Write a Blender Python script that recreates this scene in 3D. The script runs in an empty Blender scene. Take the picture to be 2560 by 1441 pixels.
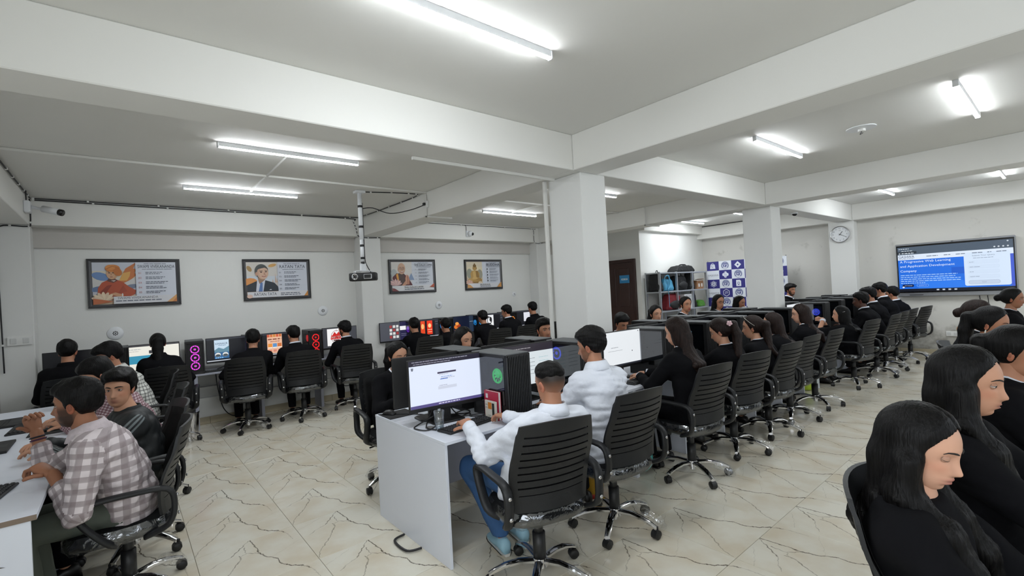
import bpy, math, random
import numpy as np
from mathutils import Vector, Matrix, Euler

# ------------------------------------------------------------------ camera, world, lights, exposure
SC = bpy.context.scene
COL = SC.collection
random.seed(7)
RNG = np.random.default_rng(7)
R = math.radians

def set_camera():
    yaw, pitch, roll = R(50.25), R(0.355), R(-3.056)
    f = Vector((math.cos(yaw)*math.cos(pitch), math.sin(yaw)*math.cos(pitch), math.sin(pitch)))
    r = Vector((math.sin(yaw), -math.cos(yaw), 0)); u = r.cross(f)
    r2 = r*math.cos(roll) + u*math.sin(roll); u2 = u*math.cos(roll) - r*math.sin(roll)
    cam = bpy.data.cameras.new('camera'); o = bpy.data.objects.new('camera', cam); COL.objects.link(o)
    cam.sensor_width = 36; cam.lens = 1176.1/2560*36; cam.clip_start = 0.05; cam.clip_end = 100
    m = Matrix((r2, u2, -f)).transposed().to_4x4(); m.translation = (0, 0, 1.62)
    o.matrix_world = m
    SC.camera = o
set_camera()
w = bpy.data.worlds.new('sky'); SC.world = w; w.use_nodes = True
w.node_tree.nodes['Background'].inputs[0].default_value = (0.75, 0.86, 1.0, 1)
w.node_tree.nodes['Background'].inputs[1].default_value = 1.0
TUBE_POWER = 92.0
WIN_POWER = 6.0
WEST_POWER = 24.0
def window_light(name, loc, sx, sy, rot, power):
    l = bpy.data.lights.new(name, 'AREA'); l.shape = 'RECTANGLE'; l.size = sx; l.size_y = sy
    l.energy = power; l.color = (0.93, 0.965, 1.0)
    o = bpy.data.objects.new(name, l); COL.objects.link(o); o.location = loc; o.rotation_euler = rot
for i, x in enumerate((0.9, 4.2, 7.6, 10.2)):      # daylight coming in through the four windows of the south wall
    window_light('window_daylight', (x, -2.36, 1.75), 1.8, 1.35, (R(90), 0, R(0)), WIN_POWER)
window_light('window_daylight', (-1.04, -.2, 1.75), 2.3, 1.35, (R(90), 0, R(-90)), WEST_POWER)      # and through the window of the west wall
vs = SC.view_settings
vs.view_transform = 'Standard'; vs.look = 'None'; vs.gamma = 1.0; vs.use_curve_mapping = False
vs.exposure = 0.88

# ------------------------------------------------------------------ materials
def lin(c):
    return tuple(((v/255)/12.92 if v/255 <= .04045 else (((v/255)+.055)/1.055)**2.4) for v in c)
MATS = {}
def mat(name, col, rough=.5, metal=0., bump=0., bscale=60., var=0., vscale=4., emit=0., spec=.5, stretch=None, coat=0.):
    if name in MATS: return MATS[name]
    m = bpy.data.materials.new(name); m.use_nodes = True; MATS[name] = m
    nt = m.node_tree; b = nt.nodes['Principled BSDF']
    c = lin(col)
    b.inputs['Base Color'].default_value = (*c, 1); b.inputs['Roughness'].default_value = rough
    b.inputs['Metallic'].default_value = metal; b.inputs['Specular IOR Level'].default_value = spec
    if coat: b.inputs['Coat Weight'].default_value = coat
    if emit:
        b.inputs['Emission Color'].default_value = (*c, 1); b.inputs['Emission Strength'].default_value = emit
        b.inputs['Base Color'].default_value = (c[0]*.1, c[1]*.1, c[2]*.1, 1)
    if bump or var:
        tc = nt.nodes.new('ShaderNodeTexCoord'); mp = nt.nodes.new('ShaderNodeMapping')
        nt.links.new(tc.outputs['Object'], mp.inputs[0])
        if stretch: mp.inputs['Scale'].default_value = stretch
    if bump:
        n = nt.nodes.new('ShaderNodeTexNoise'); n.inputs['Scale'].default_value = bscale; n.inputs['Detail'].default_value = 4
        bp = nt.nodes.new('ShaderNodeBump'); bp.inputs['Strength'].default_value = bump; bp.inputs['Distance'].default_value = .01
        nt.links.new(mp.outputs[0], n.inputs['Vector']); nt.links.new(n.outputs['Fac'], bp.inputs['Height']); nt.links.new(bp.outputs[0], b.inputs['Normal'])
    if var:
        n = nt.nodes.new('ShaderNodeTexNoise'); n.inputs['Scale'].default_value = vscale; n.inputs['Detail'].default_value = 6
        mr = nt.nodes.new('ShaderNodeMapRange'); mr.inputs[3].default_value = 1-var; mr.inputs[4].default_value = 1+var
        mx = nt.nodes.new('ShaderNodeVectorMath'); mx.operation = 'SCALE'; mx.inputs[0].default_value = c
        nt.links.new(mp.outputs[0], n.inputs['Vector']); nt.links.new(n.outputs['Fac'], mr.inputs[0]); nt.links.new(mr.outputs[0], mx.inputs['Scale'])
        nt.links.new(mx.outputs[0], b.inputs['Base Color'])
    return m
def ink(c, glow=0.):
    c = tuple(int(v) for v in c)
    return mat('%s_%02x%02x%02x' % ('screen_light' if glow else 'print_ink', *c), c, .55 if not glow else .3, emit=glow)

def film_mat():
    m = bpy.data.materials.new('clear_plastic_film'); m.use_nodes = True; nt = m.node_tree
    nt.nodes.clear()
    out = nt.nodes.new('ShaderNodeOutputMaterial'); mx = nt.nodes.new('ShaderNodeMixShader'); tr = nt.nodes.new('ShaderNodeBsdfTransparent')
    gl = nt.nodes.new('ShaderNodeBsdfGlossy'); gl.inputs['Roughness'].default_value = .09; gl.inputs['Color'].default_value = (.9, .92, .95, 1)
    n = nt.nodes.new('ShaderNodeTexNoise'); n.inputs['Scale'].default_value = 11; n.inputs['Detail'].default_value = 2; n.inputs['Distortion'].default_value = 1.2
    tc = nt.nodes.new('ShaderNodeTexCoord'); nt.links.new(tc.outputs['Object'], n.inputs['Vector'])
    bp = nt.nodes.new('ShaderNodeBump'); bp.inputs['Strength'].default_value = .9; bp.inputs['Distance'].default_value = .012
    nt.links.new(n.outputs['Fac'], bp.inputs['Height']); nt.links.new(bp.outputs[0], gl.inputs['Normal'])
    mx.inputs[0].default_value = .15
    nt.links.new(tr.outputs[0], mx.inputs[1]); nt.links.new(gl.outputs[0], mx.inputs[2]); nt.links.new(mx.outputs[0], out.inputs[0])
    return m
def glass_mat(name, tint=(1, 1, 1), mixf=.12, rough=.03):
    m = bpy.data.materials.new(name); m.use_nodes = True; nt = m.node_tree; nt.nodes.clear()
    out = nt.nodes.new('ShaderNodeOutputMaterial'); mx = nt.nodes.new('ShaderNodeMixShader'); tr = nt.nodes.new('ShaderNodeBsdfTransparent')
    tr.inputs[0].default_value = (*tint, 1)
    gl = nt.nodes.new('ShaderNodeBsdfGlossy'); gl.inputs['Roughness'].default_value = rough
    mx.inputs[0].default_value = mixf
    nt.links.new(tr.outputs[0], mx.inputs[1]); nt.links.new(gl.outputs[0], mx.inputs[2]); nt.links.new(mx.outputs[0], out.inputs[0])
    return m
FILM = film_mat()
TGLASS = glass_mat('tinted_glass', (.55, .57, .6), .10)
CGLASS = glass_mat('clear_glass', (.93, .95, .96), .14)

# ------------------------------------------------------------------ mesh helpers
class MB:
    def __init__(s): s.v = []; s.f = []; s.m = []
    def add(s, vs, fs, mi=0):
        o = len(s.v); s.v.extend(tuple(p) for p in vs); s.f.extend(tuple(i+o for i in f) for f in fs); s.m.extend([mi]*len(fs)); return s
    def quad(s, a, b, c, d, mi=0): return s.add([a, b, c, d], [(0, 1, 2, 3)], mi)
    def box(s, x0, x1, y0, y1, z0, z1, b=0., mi=0, T=None):
        if b <= 0:
            vs = [(x, y, z) for x in (x0, x1) for y in (y0, y1) for z in (z0, z1)]
            fs = [(0, 1, 3, 2), (4, 6, 7, 5), (0, 4, 5, 1), (2, 3, 7, 6), (0, 2, 6, 4), (1, 5, 7, 3)]
        else:
            c = ((x0+x1)/2, (y0+y1)/2, (z0+z1)/2); h = ((x1-x0)/2, (y1-y0)/2, (z1-z0)/2); vs = []; idx = {}
            for sx in (-1, 1):
                for sy in (-1, 1):
                    for sz in (-1, 1):
                        for a in range(3):
                            sg = (sx, sy, sz)
                            p = [c[k]+sg[k]*(h[k]-(0 if k == a else b)) for k in range(3)]
                            idx[(sx, sy, sz, a)] = len(vs); vs.append(p)
            fs = []
            for a in range(3):
                u, v = (a+1) % 3, (a+2) % 3
                for sg in (-1, 1):
                    def key(su, sv):
                        k = [0, 0, 0]; k[a] = sg; k[u] = su; k[v] = sv; return idx[(*k, a)]
                    q = [key(-1, -1), key(1, -1), key(1, 1), key(-1, 1)]
                    fs.append(tuple(q if sg > 0 else q[::-1]))
            for a in range(3):
                u, v = (a+1) % 3, (a+2) % 3
                for su in (-1, 1):
                    for sv in (-1, 1):
                        def key(sa, ax):
                            k = [0, 0, 0]; k[a] = sa; k[u] = su; k[v] = sv; return idx[(*k, ax)]
                        q = [key(-1, u), key(1, u), key(1, v), key(-1, v)]
                        fs.append(tuple(q[::-1] if su*sv > 0 else q))
            for sx in (-1, 1):
                for sy in (-1, 1):
                    for sz in (-1, 1):
                        t = [idx[(sx, sy, sz, a)] for a in range(3)]
                        fs.append(tuple(t if sx*sy*sz > 0 else t[::-1]))
        if T is not None: vs = [T @ Vector(p) for p in vs]
        return s.add(vs, fs, mi)
    def loft(s, rings, caps=True, mi=0, closed=True):
        n = len(rings[0]); vs = [p for r in rings for p in r]; fs = []
        for i in range(len(rings)-1):
            for j in range(n if closed else n-1):
                k = (j+1) % n; fs.append((i*n+j, i*n+k, (i+1)*n+k, (i+1)*n+j))
        if caps and closed: fs.append(tuple(range(n-1, -1, -1))); fs.append(tuple((len(rings)-1)*n+j for j in range(n)))
        return s.add(vs, fs, mi)
    def tube(s, pts, r, n=8, mi=0, flat=None, caps=True, ref=None):
        pts = [Vector(p) for p in pts]; rings = []; N = len(pts)
        prev = None
        for i, p in enumerate(pts):
            t = (pts[min(i+1, N-1)]-pts[max(i-1, 0)]).normalized()
            if ref is not None: a = Vector(ref); a = (a - t*a.dot(t)).normalized()
            elif prev is None:
                a = Vector((0, 0, 1)) if abs(t.z) < .9 else Vector((1, 0, 0)); a = (a - t*a.dot(t)).normalized()
            else: a = (prev - t*prev.dot(t)).normalized()
            prev = a; b = t.cross(a)
            rr = r[i] if isinstance(r, (list, tuple)) else r
            ra, rb = (rr, rr) if flat is None else (rr, rr*flat)
            rings.append([p + a*(math.cos(2*math.pi*k/n)*ra) + b*(math.sin(2*math.pi*k/n)*rb) for k in range(n)])
        return s.loft(rings, caps, mi)
    def cyl(s, c, r, z0, z1, n=16, mi=0, r2=None):
        r2 = r if r2 is None else r2
        return s.loft([[(c[0]+math.cos(2*math.pi*k/n)*q, c[1]+math.sin(2*math.pi*k/n)*q, z) for k in range(n)] for q, z in ((r, z0), (r2, z1))], True, mi)
    def sphere(s, c, r, nu=12, nv=8, mi=0, T=None):
        r = (r, r, r) if not isinstance(r, (tuple, list)) else r
        vs = [(c[0], c[1], c[2]-r[2])]
        for i in range(1, nv):
            a = -math.pi/2+math.pi*i/nv
            for j in range(nu):
                b = 2*math.pi*j/nu; vs.append((c[0]+r[0]*math.cos(a)*math.cos(b), c[1]+r[1]*math.cos(a)*math.sin(b), c[2]+r[2]*math.sin(a)))
        vs.append((c[0], c[1], c[2]+r[2])); fs = []
        for j in range(nu): fs.append((0, 1+(j+1) % nu, 1+j))
        for i in range(nv-2):
            for j in range(nu):
                a = 1+i*nu+j; b = 1+i*nu+(j+1) % nu; fs.append((a, b, b+nu, a+nu))
        L = len(vs)-1; o = 1+(nv-2)*nu
        for j in range(nu): fs.append((o+j, o+(j+1) % nu, L))
        if T is not None: vs = [T @ Vector(p) for p in vs]
        return s.add(vs, fs, mi)
    def mesh(s, name, mats=None, smooth=False):
        me = bpy.data.meshes.new(name); me.from_pydata(s.v, [], s.f)
        if mats:
            for m in (mats if isinstance(mats, (list, tuple)) else [mats]): me.materials.append(m)
        if any(s.m): me.polygons.foreach_set('material_index', s.m)
        if smooth: me.shade_smooth()
        me.validate(); return me
    def obj(s, name, mats, parent=None, smooth=False, loc=None, rot=None):
        return link(name, s.mesh(name, mats, smooth), parent, loc, rot)
def link(name, data, parent=None, loc=None, rot=None):
    o = bpy.data.objects.new(name, data); COL.objects.link(o)
    if parent is not None: o.parent = parent
    if loc is not None: o.location = loc
    if rot is not None: o.rotation_euler = rot
    return o
def smooth_auto(me, ang=40):
    me.shade_smooth()
    try: me.set_sharp_from_angle(angle=R(ang))
    except Exception: pass
    return me
def catmull(P, n=6, closed=False):
    P = [Vector(p) for p in P]; out = []; N = len(P)
    for i in range(N-1):
        p0, p1, p2, p3 = P[max(i-1, 0)], P[i], P[i+1], P[min(i+2, N-1)]
        for k in range(n):
            t = k/n
            out.append(.5*((2*p1)+(p2-p0)*t+(2*p0-5*p1+4*p2-p3)*t*t+(3*p1-p0-3*p2+p3)*t**3))
    out.append(P[-1]); return out
def tag(o, label=None, cat=None, group=None, kind=None):
    if label: o['label'] = label
    if cat: o['category'] = cat
    if group: o['group'] = group
    if kind: o['kind'] = kind
    return o
def thing(name, label, cat, loc=(0, 0, 0), rz=0., group=None):
    o = link(name, None, None, loc, (0, 0, rz)); o.empty_display_size = .1
    return tag(o, label, cat, group)
def copy_tree(o, parent=None):
    c = o.copy(); COL.objects.link(c); c.parent = parent
    for ch in list(o.children): copy_tree(ch, c)
    return c
def struct(name, mb, mats, label=None, parent=None, smooth=False):
    o = mb.obj(name, mats, parent, smooth)
    if parent is None: tag(o, label, None, None, 'structure')
    return o

# flat print: coloured shapes laid on a sheet, each a fraction of a millimetre above the last
TXT = {}
def text_shape(body):
    if body in TXT: return TXT[body]
    cu = bpy.data.curves.new('lettering', 'FONT'); cu.body = body; cu.resolution_u = 2
    o = bpy.data.objects.new('lettering', cu)
    me = o.to_mesh()
    v = np.array([p.co[:2] for p in me.vertices]); f = [tuple(p.vertices) for p in me.polygons]
    o.to_mesh_clear(); bpy.data.objects.remove(o); bpy.data.curves.remove(cu)
    lo, hi = v.min(0), v.max(0); v = (v-lo)/(hi-lo); TXT[body] = (v, f, (hi-lo)[0]/(hi-lo)[1]); return TXT[body]
class Print:
    def __init__(s, O, U, V, glow=0., step=.0006):
        s.O, s.U, s.V = Vector(O), Vector(U), Vector(V); s.N = s.U.cross(s.V); s.mb = MB(); s.mats = []; s.k = 1; s.glow = glow; s.step = step
    def _m(s, c):
        m = ink(c, s.glow)
        if m not in s.mats: s.mats.append(m)
        return s.mats.index(m)
    def P(s, x, y): return s.O + s.U*x + s.V*y + s.N*(s.k*s.step)
    def poly(s, pts, c):
        s.mb.add([s.P(*p) for p in pts], [tuple(range(len(pts)))], s._m(c)); s.k += 1; return s
    def rect(s, x0, y0, x1, y1, c): return s.poly([(x0, y0), (x1, y0), (x1, y1), (x0, y1)], c)
    def rrect(s, x0, y0, x1, y1, r, c):
        pts = []
        for cx, cy, a in ((x1-r, y0+r, -90), (x1-r, y1-r, 0), (x0+r, y1-r, 90), (x0+r, y0+r, 180)):
            for k in range(5): t = R(a+k*22.5); pts.append((cx+r*math.cos(t), cy+r*math.sin(t)))
        return s.poly(pts, c)
    def ell(s, cx, cy, rx, ry, c, n=20, a0=0, a1=360, rot=0):
        pts = [(rx*math.cos(R(a0+(a1-a0)*k/n)), ry*math.sin(R(a0+(a1-a0)*k/n))) for k in range(n if a1-a0 >= 360 else n+1)]
        q = R(rot); return s.poly([(cx+x*math.cos(q)-y*math.sin(q), cy+x*math.sin(q)+y*math.cos(q)) for x, y in pts], c)
    def line(s, pts, w, c):
        for (x0, y0), (x1, y1) in zip(pts[:-1], pts[1:]):
            d = math.hypot(x1-x0, y1-y0) or 1; nx, ny = -(y1-y0)/d*w/2, (x1-x0)/d*w/2
            s.mb.add([s.P(x0+nx, y0+ny), s.P(x0-nx, y0-ny), s.P(x1-nx, y1-ny), s.P(x1+nx, y1+ny)], [(0, 1, 2, 3)], s._m(c))
        s.k += 1; return s
    def ring(s, cx, cy, rx, ry, w, c, n=20, rot=0):
        q = R(rot); pts = [(rx*math.cos(2*math.pi*k/n), ry*math.sin(2*math.pi*k/n)) for k in range(n+1)]
        return s.line([(cx+x*math.cos(q)-y*math.sin(q), cy+x*math.sin(q)+y*math.cos(q)) for x, y in pts], w, c)
    def text(s, body, x, y, h, c, w=None, align='l'):
        v, f, asp = text_shape(body); W = w or h*asp
        x0 = x - (W/2 if align == 'c' else W if align == 'r' else 0)
        s.mb.add([s.P(x0+p[0]*W, y+p[1]*h) for p in v], f, s._m(c)); s.k += 1; return s
    def greek(s, x0, x1, y, h, c, n=5):     # a line of print too small to read: word-long dashes
        x = x0; r = random.Random(int((x0*37+y*91)*1000))
        while x < x1:
            w = min((x1-x0)/n*r.uniform(.5, 1.2), x1-x)
            s.mb.add([s.P(x, y), s.P(x+w, y), s.P(x+w, y+h), s.P(x, y+h)], [(0, 1, 2, 3)], s._m(c)); x += w+h*.8
        s.k += 1; return s
    def obj(s, name, parent=None): return s.mb.obj(name, s.mats, parent)

# implicit surfaces: smooth unions of tapered capsules and ellipsoids, meshed with surface nets
def surfnet(fn, lo, hi, h):
    lo = np.array(lo, np.float32); hi = np.array(hi, np.float32); n = np.ceil((hi-lo)/h).astype(int)+1
    ax = [lo[i]+np.arange(n[i], dtype=np.float32)*h for i in range(3)]
    X, Y, Z = np.meshgrid(*ax, indexing='ij')
    P = np.stack([X, Y, Z], -1)
    B = 4; nb = -(-n//B); ax2 = [lo[i]+(np.arange(nb[i], dtype=np.float32)*B+(B-1)/2)*h for i in range(3)]      # coarse pass: skip blocks far from the surface
    cb = np.stack(np.meshgrid(*ax2, indexing='ij'), -1); Cv = fn(cb.reshape(-1, 3)).reshape(nb).astype(np.float32)
    V = Cv.repeat(B, 0).repeat(B, 1).repeat(B, 2)[:n[0], :n[1], :n[2]].copy(); near = np.abs(V) < h*B*1.25+.012
    V[near] = fn(P[near])
    S = V < 0
    c = [S[i:n[0]-1+i, j:n[1]-1+j, k:n[2]-1+k] for i in (0, 1) for j in (0, 1) for k in (0, 1)]
    cnt = sum(x.astype(np.int8) for x in c); act = (cnt > 0) & (cnt < 8)
    idx = -np.ones(act.shape, np.int64); A = np.argwhere(act); idx[act] = np.arange(len(A))
    acc = np.zeros((len(A), 3)); num = np.zeros(len(A))
    g = lambda o: V[A[:, 0]+o[0], A[:, 1]+o[1], A[:, 2]+o[2]]
    for a in range(3):
        for p in (0, 1):
            for q in (0, 1):
                o0 = [0, 0, 0]; o0[(a+1) % 3] = p; o0[(a+2) % 3] = q; o1 = list(o0); o1[a] = 1
                v0, v1 = g(o0), g(o1); m = (v0 < 0) != (v1 < 0)
                t = np.where(m, v0/np.where(m, v0-v1, 1), 0)
                pt = np.zeros((len(A), 3)); pt += o0; pt[:, a] += t
                acc[m] += pt[m]; num[m] += 1
    verts = (A + acc/num[:, None])*h + lo
    faces = []
    for a in range(3):
        b, d = (a+1) % 3, (a+2) % 3
        sl0 = [slice(None)]*3; sl1 = [slice(None)]*3; sl0[a] = slice(0, -1); sl1[a] = slice(1, None)
        s0, s1 = S[tuple(sl0)], S[tuple(sl1)]
        E = np.argwhere(s0 != s1); E = E[(E[:, b] > 0) & (E[:, d] > 0) & (E[:, b] < n[b]-1) & (E[:, d] < n[d]-1)]
        fl = s0[tuple(E.T)]
        def ci(db, dd):
            q = E.copy(); q[:, b] += db; q[:, d] += dd; return idx[tuple(q.T)]
        Q = np.stack([ci(-1, -1), ci(0, -1), ci(0, 0), ci(-1, 0)], 1)
        Q[~fl] = Q[~fl][:, ::-1]; faces.append(Q)
    return verts, np.concatenate(faces)
def smin(a, b, k):
    h = np.clip(.5+.5*(b-a)/k, 0, 1); return b*(1-h)+a*h-k*h*(1-h)
def smax(a, b, k): return -smin(-a, -b, k)
def cap(P, a, b, ra, rb):
    a = np.asarray(a, np.float32); b = np.asarray(b, np.float32); ba = b-a; pa = P-a
    h = np.clip(pa@ba/max(float(ba@ba), 1e-9), 0, 1); return np.linalg.norm(pa-h[:, None]*ba, axis=1)-(ra+(rb-ra)*h)
def flatcap(P, a, b, ra, rb, side, k):     # capsule wider by k along the unit vector side
    a = np.asarray(a, np.float32); b = np.asarray(b, np.float32); side = np.asarray(side, np.float32); ba = b-a; pa = P-a
    h = np.clip(pa@ba/max(float(ba@ba), 1e-9), 0, 1); q = pa-h[:, None]*ba; s = q@side
    q = q-s[:, None]*side; return np.sqrt((q*q).sum(1)+(s/k)**2)-(ra+(rb-ra)*h)
def ellip(P, c, r):
    q = (P-np.asarray(c, np.float32))/np.asarray(r, np.float32); return (np.linalg.norm(q, axis=1)-1)*min(r)
def wob(P, s, seed=0):       # cheap smooth noise in [-1,1]
    r = np.random.default_rng(seed); o = np.zeros(len(P))
    for i in range(5):
        d = r.normal(size=3); d *= s*r.uniform(.6, 1.5)/np.linalg.norm(d); o += np.sin(P@d+r.uniform(0, 6.3))
    return o/3.2
def np_mesh(name, v, f, mats, smooth=True):
    me = bpy.data.meshes.new(name); f = np.asarray(f)
    me.vertices.add(len(v)); me.vertices.foreach_set('co', np.asarray(v, np.float32).ravel())
    me.loops.add(f.size); me.loops.foreach_set('vertex_index', f.ravel().astype(np.int32))
    me.polygons.add(len(f)); me.polygons.foreach_set('loop_start', np.arange(0, f.size, f.shape[1], dtype=np.int32))
    for m in (mats if isinstance(mats, (list, tuple)) else [mats]): me.materials.append(m)
    me.update(calc_edges=True); me.validate()
    if smooth: me.shade_smooth()
    return me
# ------------------------------------------------------------------ the room
XL, XR, YN, YS, ZC, ZB = -1.08, 11.65, 8.0, -2.4, 3.0, 2.68
PAINT = mat('white_wall_paint', (226, 226, 222), .7, bump=.12, bscale=14, var=.03, vscale=1.3)
CEIL = mat('white_ceiling_paint', (222, 221, 216), .75, bump=.15, bscale=9, var=.03, vscale=1.0)
def stained_wall():
    m = mat('damp_stained_wall_paint', (208, 206, 200), .7, bump=.12, bscale=14)
    nt = m.node_tree; b = nt.nodes['Principled BSDF']
    tc = nt.nodes.new('ShaderNodeTexCoord'); sx = nt.nodes.new('ShaderNodeSeparateXYZ'); nt.links.new(tc.outputs['Object'], sx.inputs[0])
    n = nt.nodes.new('ShaderNodeTexNoise'); n.inputs['Scale'].default_value = 3.2; n.inputs['Detail'].default_value = 9; n.inputs['Roughness'].default_value = .62
    nt.links.new(tc.outputs['Object'], n.inputs['Vector'])
    h = nt.nodes.new('ShaderNodeMapRange'); h.inputs[1].default_value = .1; h.inputs[2].default_value = .85; h.inputs[3].default_value = .22; h.inputs[4].default_value = -.13
    nt.links.new(sx.outputs[2], h.inputs[0])
    ad = nt.nodes.new('ShaderNodeMath'); ad.operation = 'ADD'; nt.links.new(n.outputs['Fac'], ad.inputs[0]); nt.links.new(h.outputs[0], ad.inputs[1])
    rr = nt.nodes.new('ShaderNodeValToRGB'); rr.color_ramp.elements[0].position = .5; rr.color_ramp.elements[1].position = .78
    rr.color_ramp.elements[0].color = (*lin((208, 206, 200)), 1); rr.color_ramp.elements[1].color = (*lin((138, 135, 126)), 1)
    nt.links.new(ad.outputs[0], rr.inputs[0]); nt.links.new(rr.outputs[0], b.inputs['Base Color'])
    return m
STAIN = stained_wall()
struct('wall_north', MB().box(XL-.2, 8.9, YN, YN+.2, 0, ZC), PAINT, 'long white wall behind the framed posters')
struct('wall_west', MB().box(XL-.2, XL, YS, -1.4, 0, ZC).box(XL-.2, XL, 1.0, YN, 0, ZC).box(XL-.2, XL, -1.4, 1.0, 0, 1.02).box(XL-.2, XL, -1.4, 1.0, 2.48, ZC), PAINT, 'white side wall beside the left desk')
struct('wall_east', MB().box(XR, XR+.2, YS, 6.2, 0, ZC), STAIN, 'white end wall with damp stains under the large display')
struct('wall_door_recess', MB().box(8.9, 9.1, 6.4, YN, 0, ZC), PAINT, 'grey-lit short wall around the dark door')
struct('wall_shelf_recess', MB().box(8.9, XR+.2, 6.2, 6.4, 0, ZC), PAINT, 'bright white wall behind the shelving rack')
s = MB()                                   # south wall, pierced by four windows
xs = [XL-.2]
for x in (0.9, 4.2, 7.6, 10.2): xs += [x-.95, x+.95]
xs.append(XR+.2)
s.box(XL-.2, XR+.2, YS-.2, YS, 0, 1.02); s.box(XL-.2, XR+.2, YS-.2, YS, 2.48, ZC)
for i in range(0, len(xs), 2): s.box(xs[i], xs[i+1], YS-.2, YS, 1.02, 2.48)
struct('wall_south', s, PAINT, 'white wall with windows behind the photographer')
FRAME = mat('white_window_frame', (225, 228, 230), .4)
for i, x in enumerate((0.9, 4.2, 7.6, 10.2)):
    f = MB()
    for a, b in ((x-.95, x-.9), (x-.025, x+.025), (x+.9, x+.95)): f.box(a, b, YS-.12, YS-.06, 1.02, 2.48)
    f.box(x-.95, x+.95, YS-.12, YS-.06, 1.02, 1.07); f.box(x-.95, x+.95, YS-.12, YS-.06, 2.43, 2.48)
    wo = struct('window_%d' % (i+1), f, FRAME, 'white framed window in the south wall')
    for k in (0, 1): MB().box(x-.9+k*.925, x-.025+k*.925, YS-.095, YS-.09, 1.07, 2.43).obj('pane', CGLASS, wo)
f = MB()
for a, b in ((-1.4, -1.35), (-.225, -.175), (.95, 1.0)): f.box(XL-.12, XL-.06, a, b, 1.02, 2.48)
f.box(XL-.12, XL-.06, -1.4, 1.0, 1.02, 1.07).box(XL-.12, XL-.06, -1.4, 1.0, 2.43, 2.48)
wo = struct('window_5', f, FRAME, 'white framed window in the west wall')
for k in (0, 1): MB().box(XL-.095, XL-.09, -1.35+k*1.175, -.225+k*1.175, 1.07, 2.43).obj('pane', CGLASS, wo)
struct('ceiling', MB().box(XL-.2, XR+.2, YS-.2, YN+.2, ZC, ZC+.15), CEIL, 'white plastered ceiling')
BEAMP = mat('beam_paint', (228, 227, 222), .7, bump=.1, bscale=7, var=.02, vscale=.8)
def beam(x0, x1, y0, y1, label, z0=ZB): struct('ceiling_beam', MB().box(x0, x1, y0, y1, z0, ZC, .006), BEAMP, label)
ybeams = ((XL, -.775, 'left wall'), (3.18, 3.51, 'first column'), (7.28, 7.66, 'second column'), (11.4, XR, 'end wall'))
for x0, x1, nm in ybeams:
    y1 = 6.2 if x0 > 9 else YN-.28
    beam(x0, x1, YS, 2.87, 'white ceiling beam running from the %s towards the windows' % nm)
    beam(x0, x1, 3.17, y1, 'white ceiling beam running from the %s towards the posters' % nm)
for (a, b, nm) in ((XL, 3.18, 'left wall and first column'), (3.51, 7.28, 'first and second columns'), (7.66, 11.4, 'second column and end wall')):
    beam(a, b, 2.87, 3.17, 'white ceiling beam between %s' % nm)
for x0, x1, nm in ybeams: struct('beam_junction', MB().box(x0, x1, 2.87, 3.17, ZB, ZC), BEAMP, 'meeting point of ceiling beams at the %s' % nm)
beam(XL, 8.9, YN-.28, YN, 'white ceiling beam above the framed posters')
beam(8.9, 11.4, 6.05, 6.2, 'thin white ceiling beam above the shelving rack', 2.8)
COLP = mat('column_paint', (224, 224, 221), .7, bump=.1, bscale=7, var=.035, vscale=2.2)
def column(x0, x1, y0, y1, label): return struct('column', MB().box(x0, x1, y0, y1, 0, ZB, .008), COLP, label)
column(3.27, 3.62, 2.87, 3.29, 'square white column standing in the middle desk row')
column(7.45, 7.79, 2.87, 3.29, 'square white column further down the desk row')
column(11.4, XR, 2.85, 3.29, 'white column with the round clock')
column(XL, -.78, 7.72, YN, 'white column in the left corner')
column(3.13, 3.5, 7.72, YN, 'white wall column between the posters')
column(7.2, 7.55, 7.72, YN, 'white wall column at the end of the posters')
SK = mat('beige_skirting_tile', (176, 165, 140), .3, var=.1, vscale=5)
GAP = mat('tile_grout', (120, 114, 100), .8)
def skirting(name, a, b, ax, pos, th, h, label):     # a run of skirting tiles, each its own piece, on a grout strip
    e = struct(name, MB().box(*((a, b, pos-th*.6, pos) if ax == 'x' else (pos-th*.6, pos, a, b)), 0, h-.004), GAP, label)
    n = max(1, round((b-a)/.6))
    for i in range(n):
        u0 = a+(b-a)*i/n+.002; u1 = a+(b-a)*(i+1)/n-.002
        (MB().box(u0, u1, pos-th, pos-th*.5, .002, h, .002) if ax == 'x' else MB().box(pos-th, pos-th*.5, u0, u1, .002, h, .002)).obj('skirting_tile', SK, e)
skirting('baseboard_east', YS, 2.85, 'y', XR, .014, .11, 'beige marble skirting below the large display')
skirting('baseboard_north', XL+.3, 3.13, 'x', YN-.2, .012, .1, 'beige skirting under the bench by the posters')
struct('trim_1', MB().box(-.78, 3.13, YN-.2, YN, 0, .36, .004).box(-.78, 3.13, YN-.1, YN, .36, .5, .004), PAINT, 'stepped white plinth at the foot of the poster wall')
struct('trim_2', MB().box(3.5, 7.2, YN-.2, YN, 0, .36, .004).box(3.5, 7.2, YN-.1, YN, .36, .5, .004), PAINT, 'stepped white plinth behind the second bench')
struct('trim_3', MB().box(XL, 8.9, YN-.05, YN, 2.44, ZB), mat('grey_band_paint', (196, 192, 186), .8), 'dull grey band just under the poster wall beam')  # plain grey band under the beam, darker than the white wall

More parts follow.
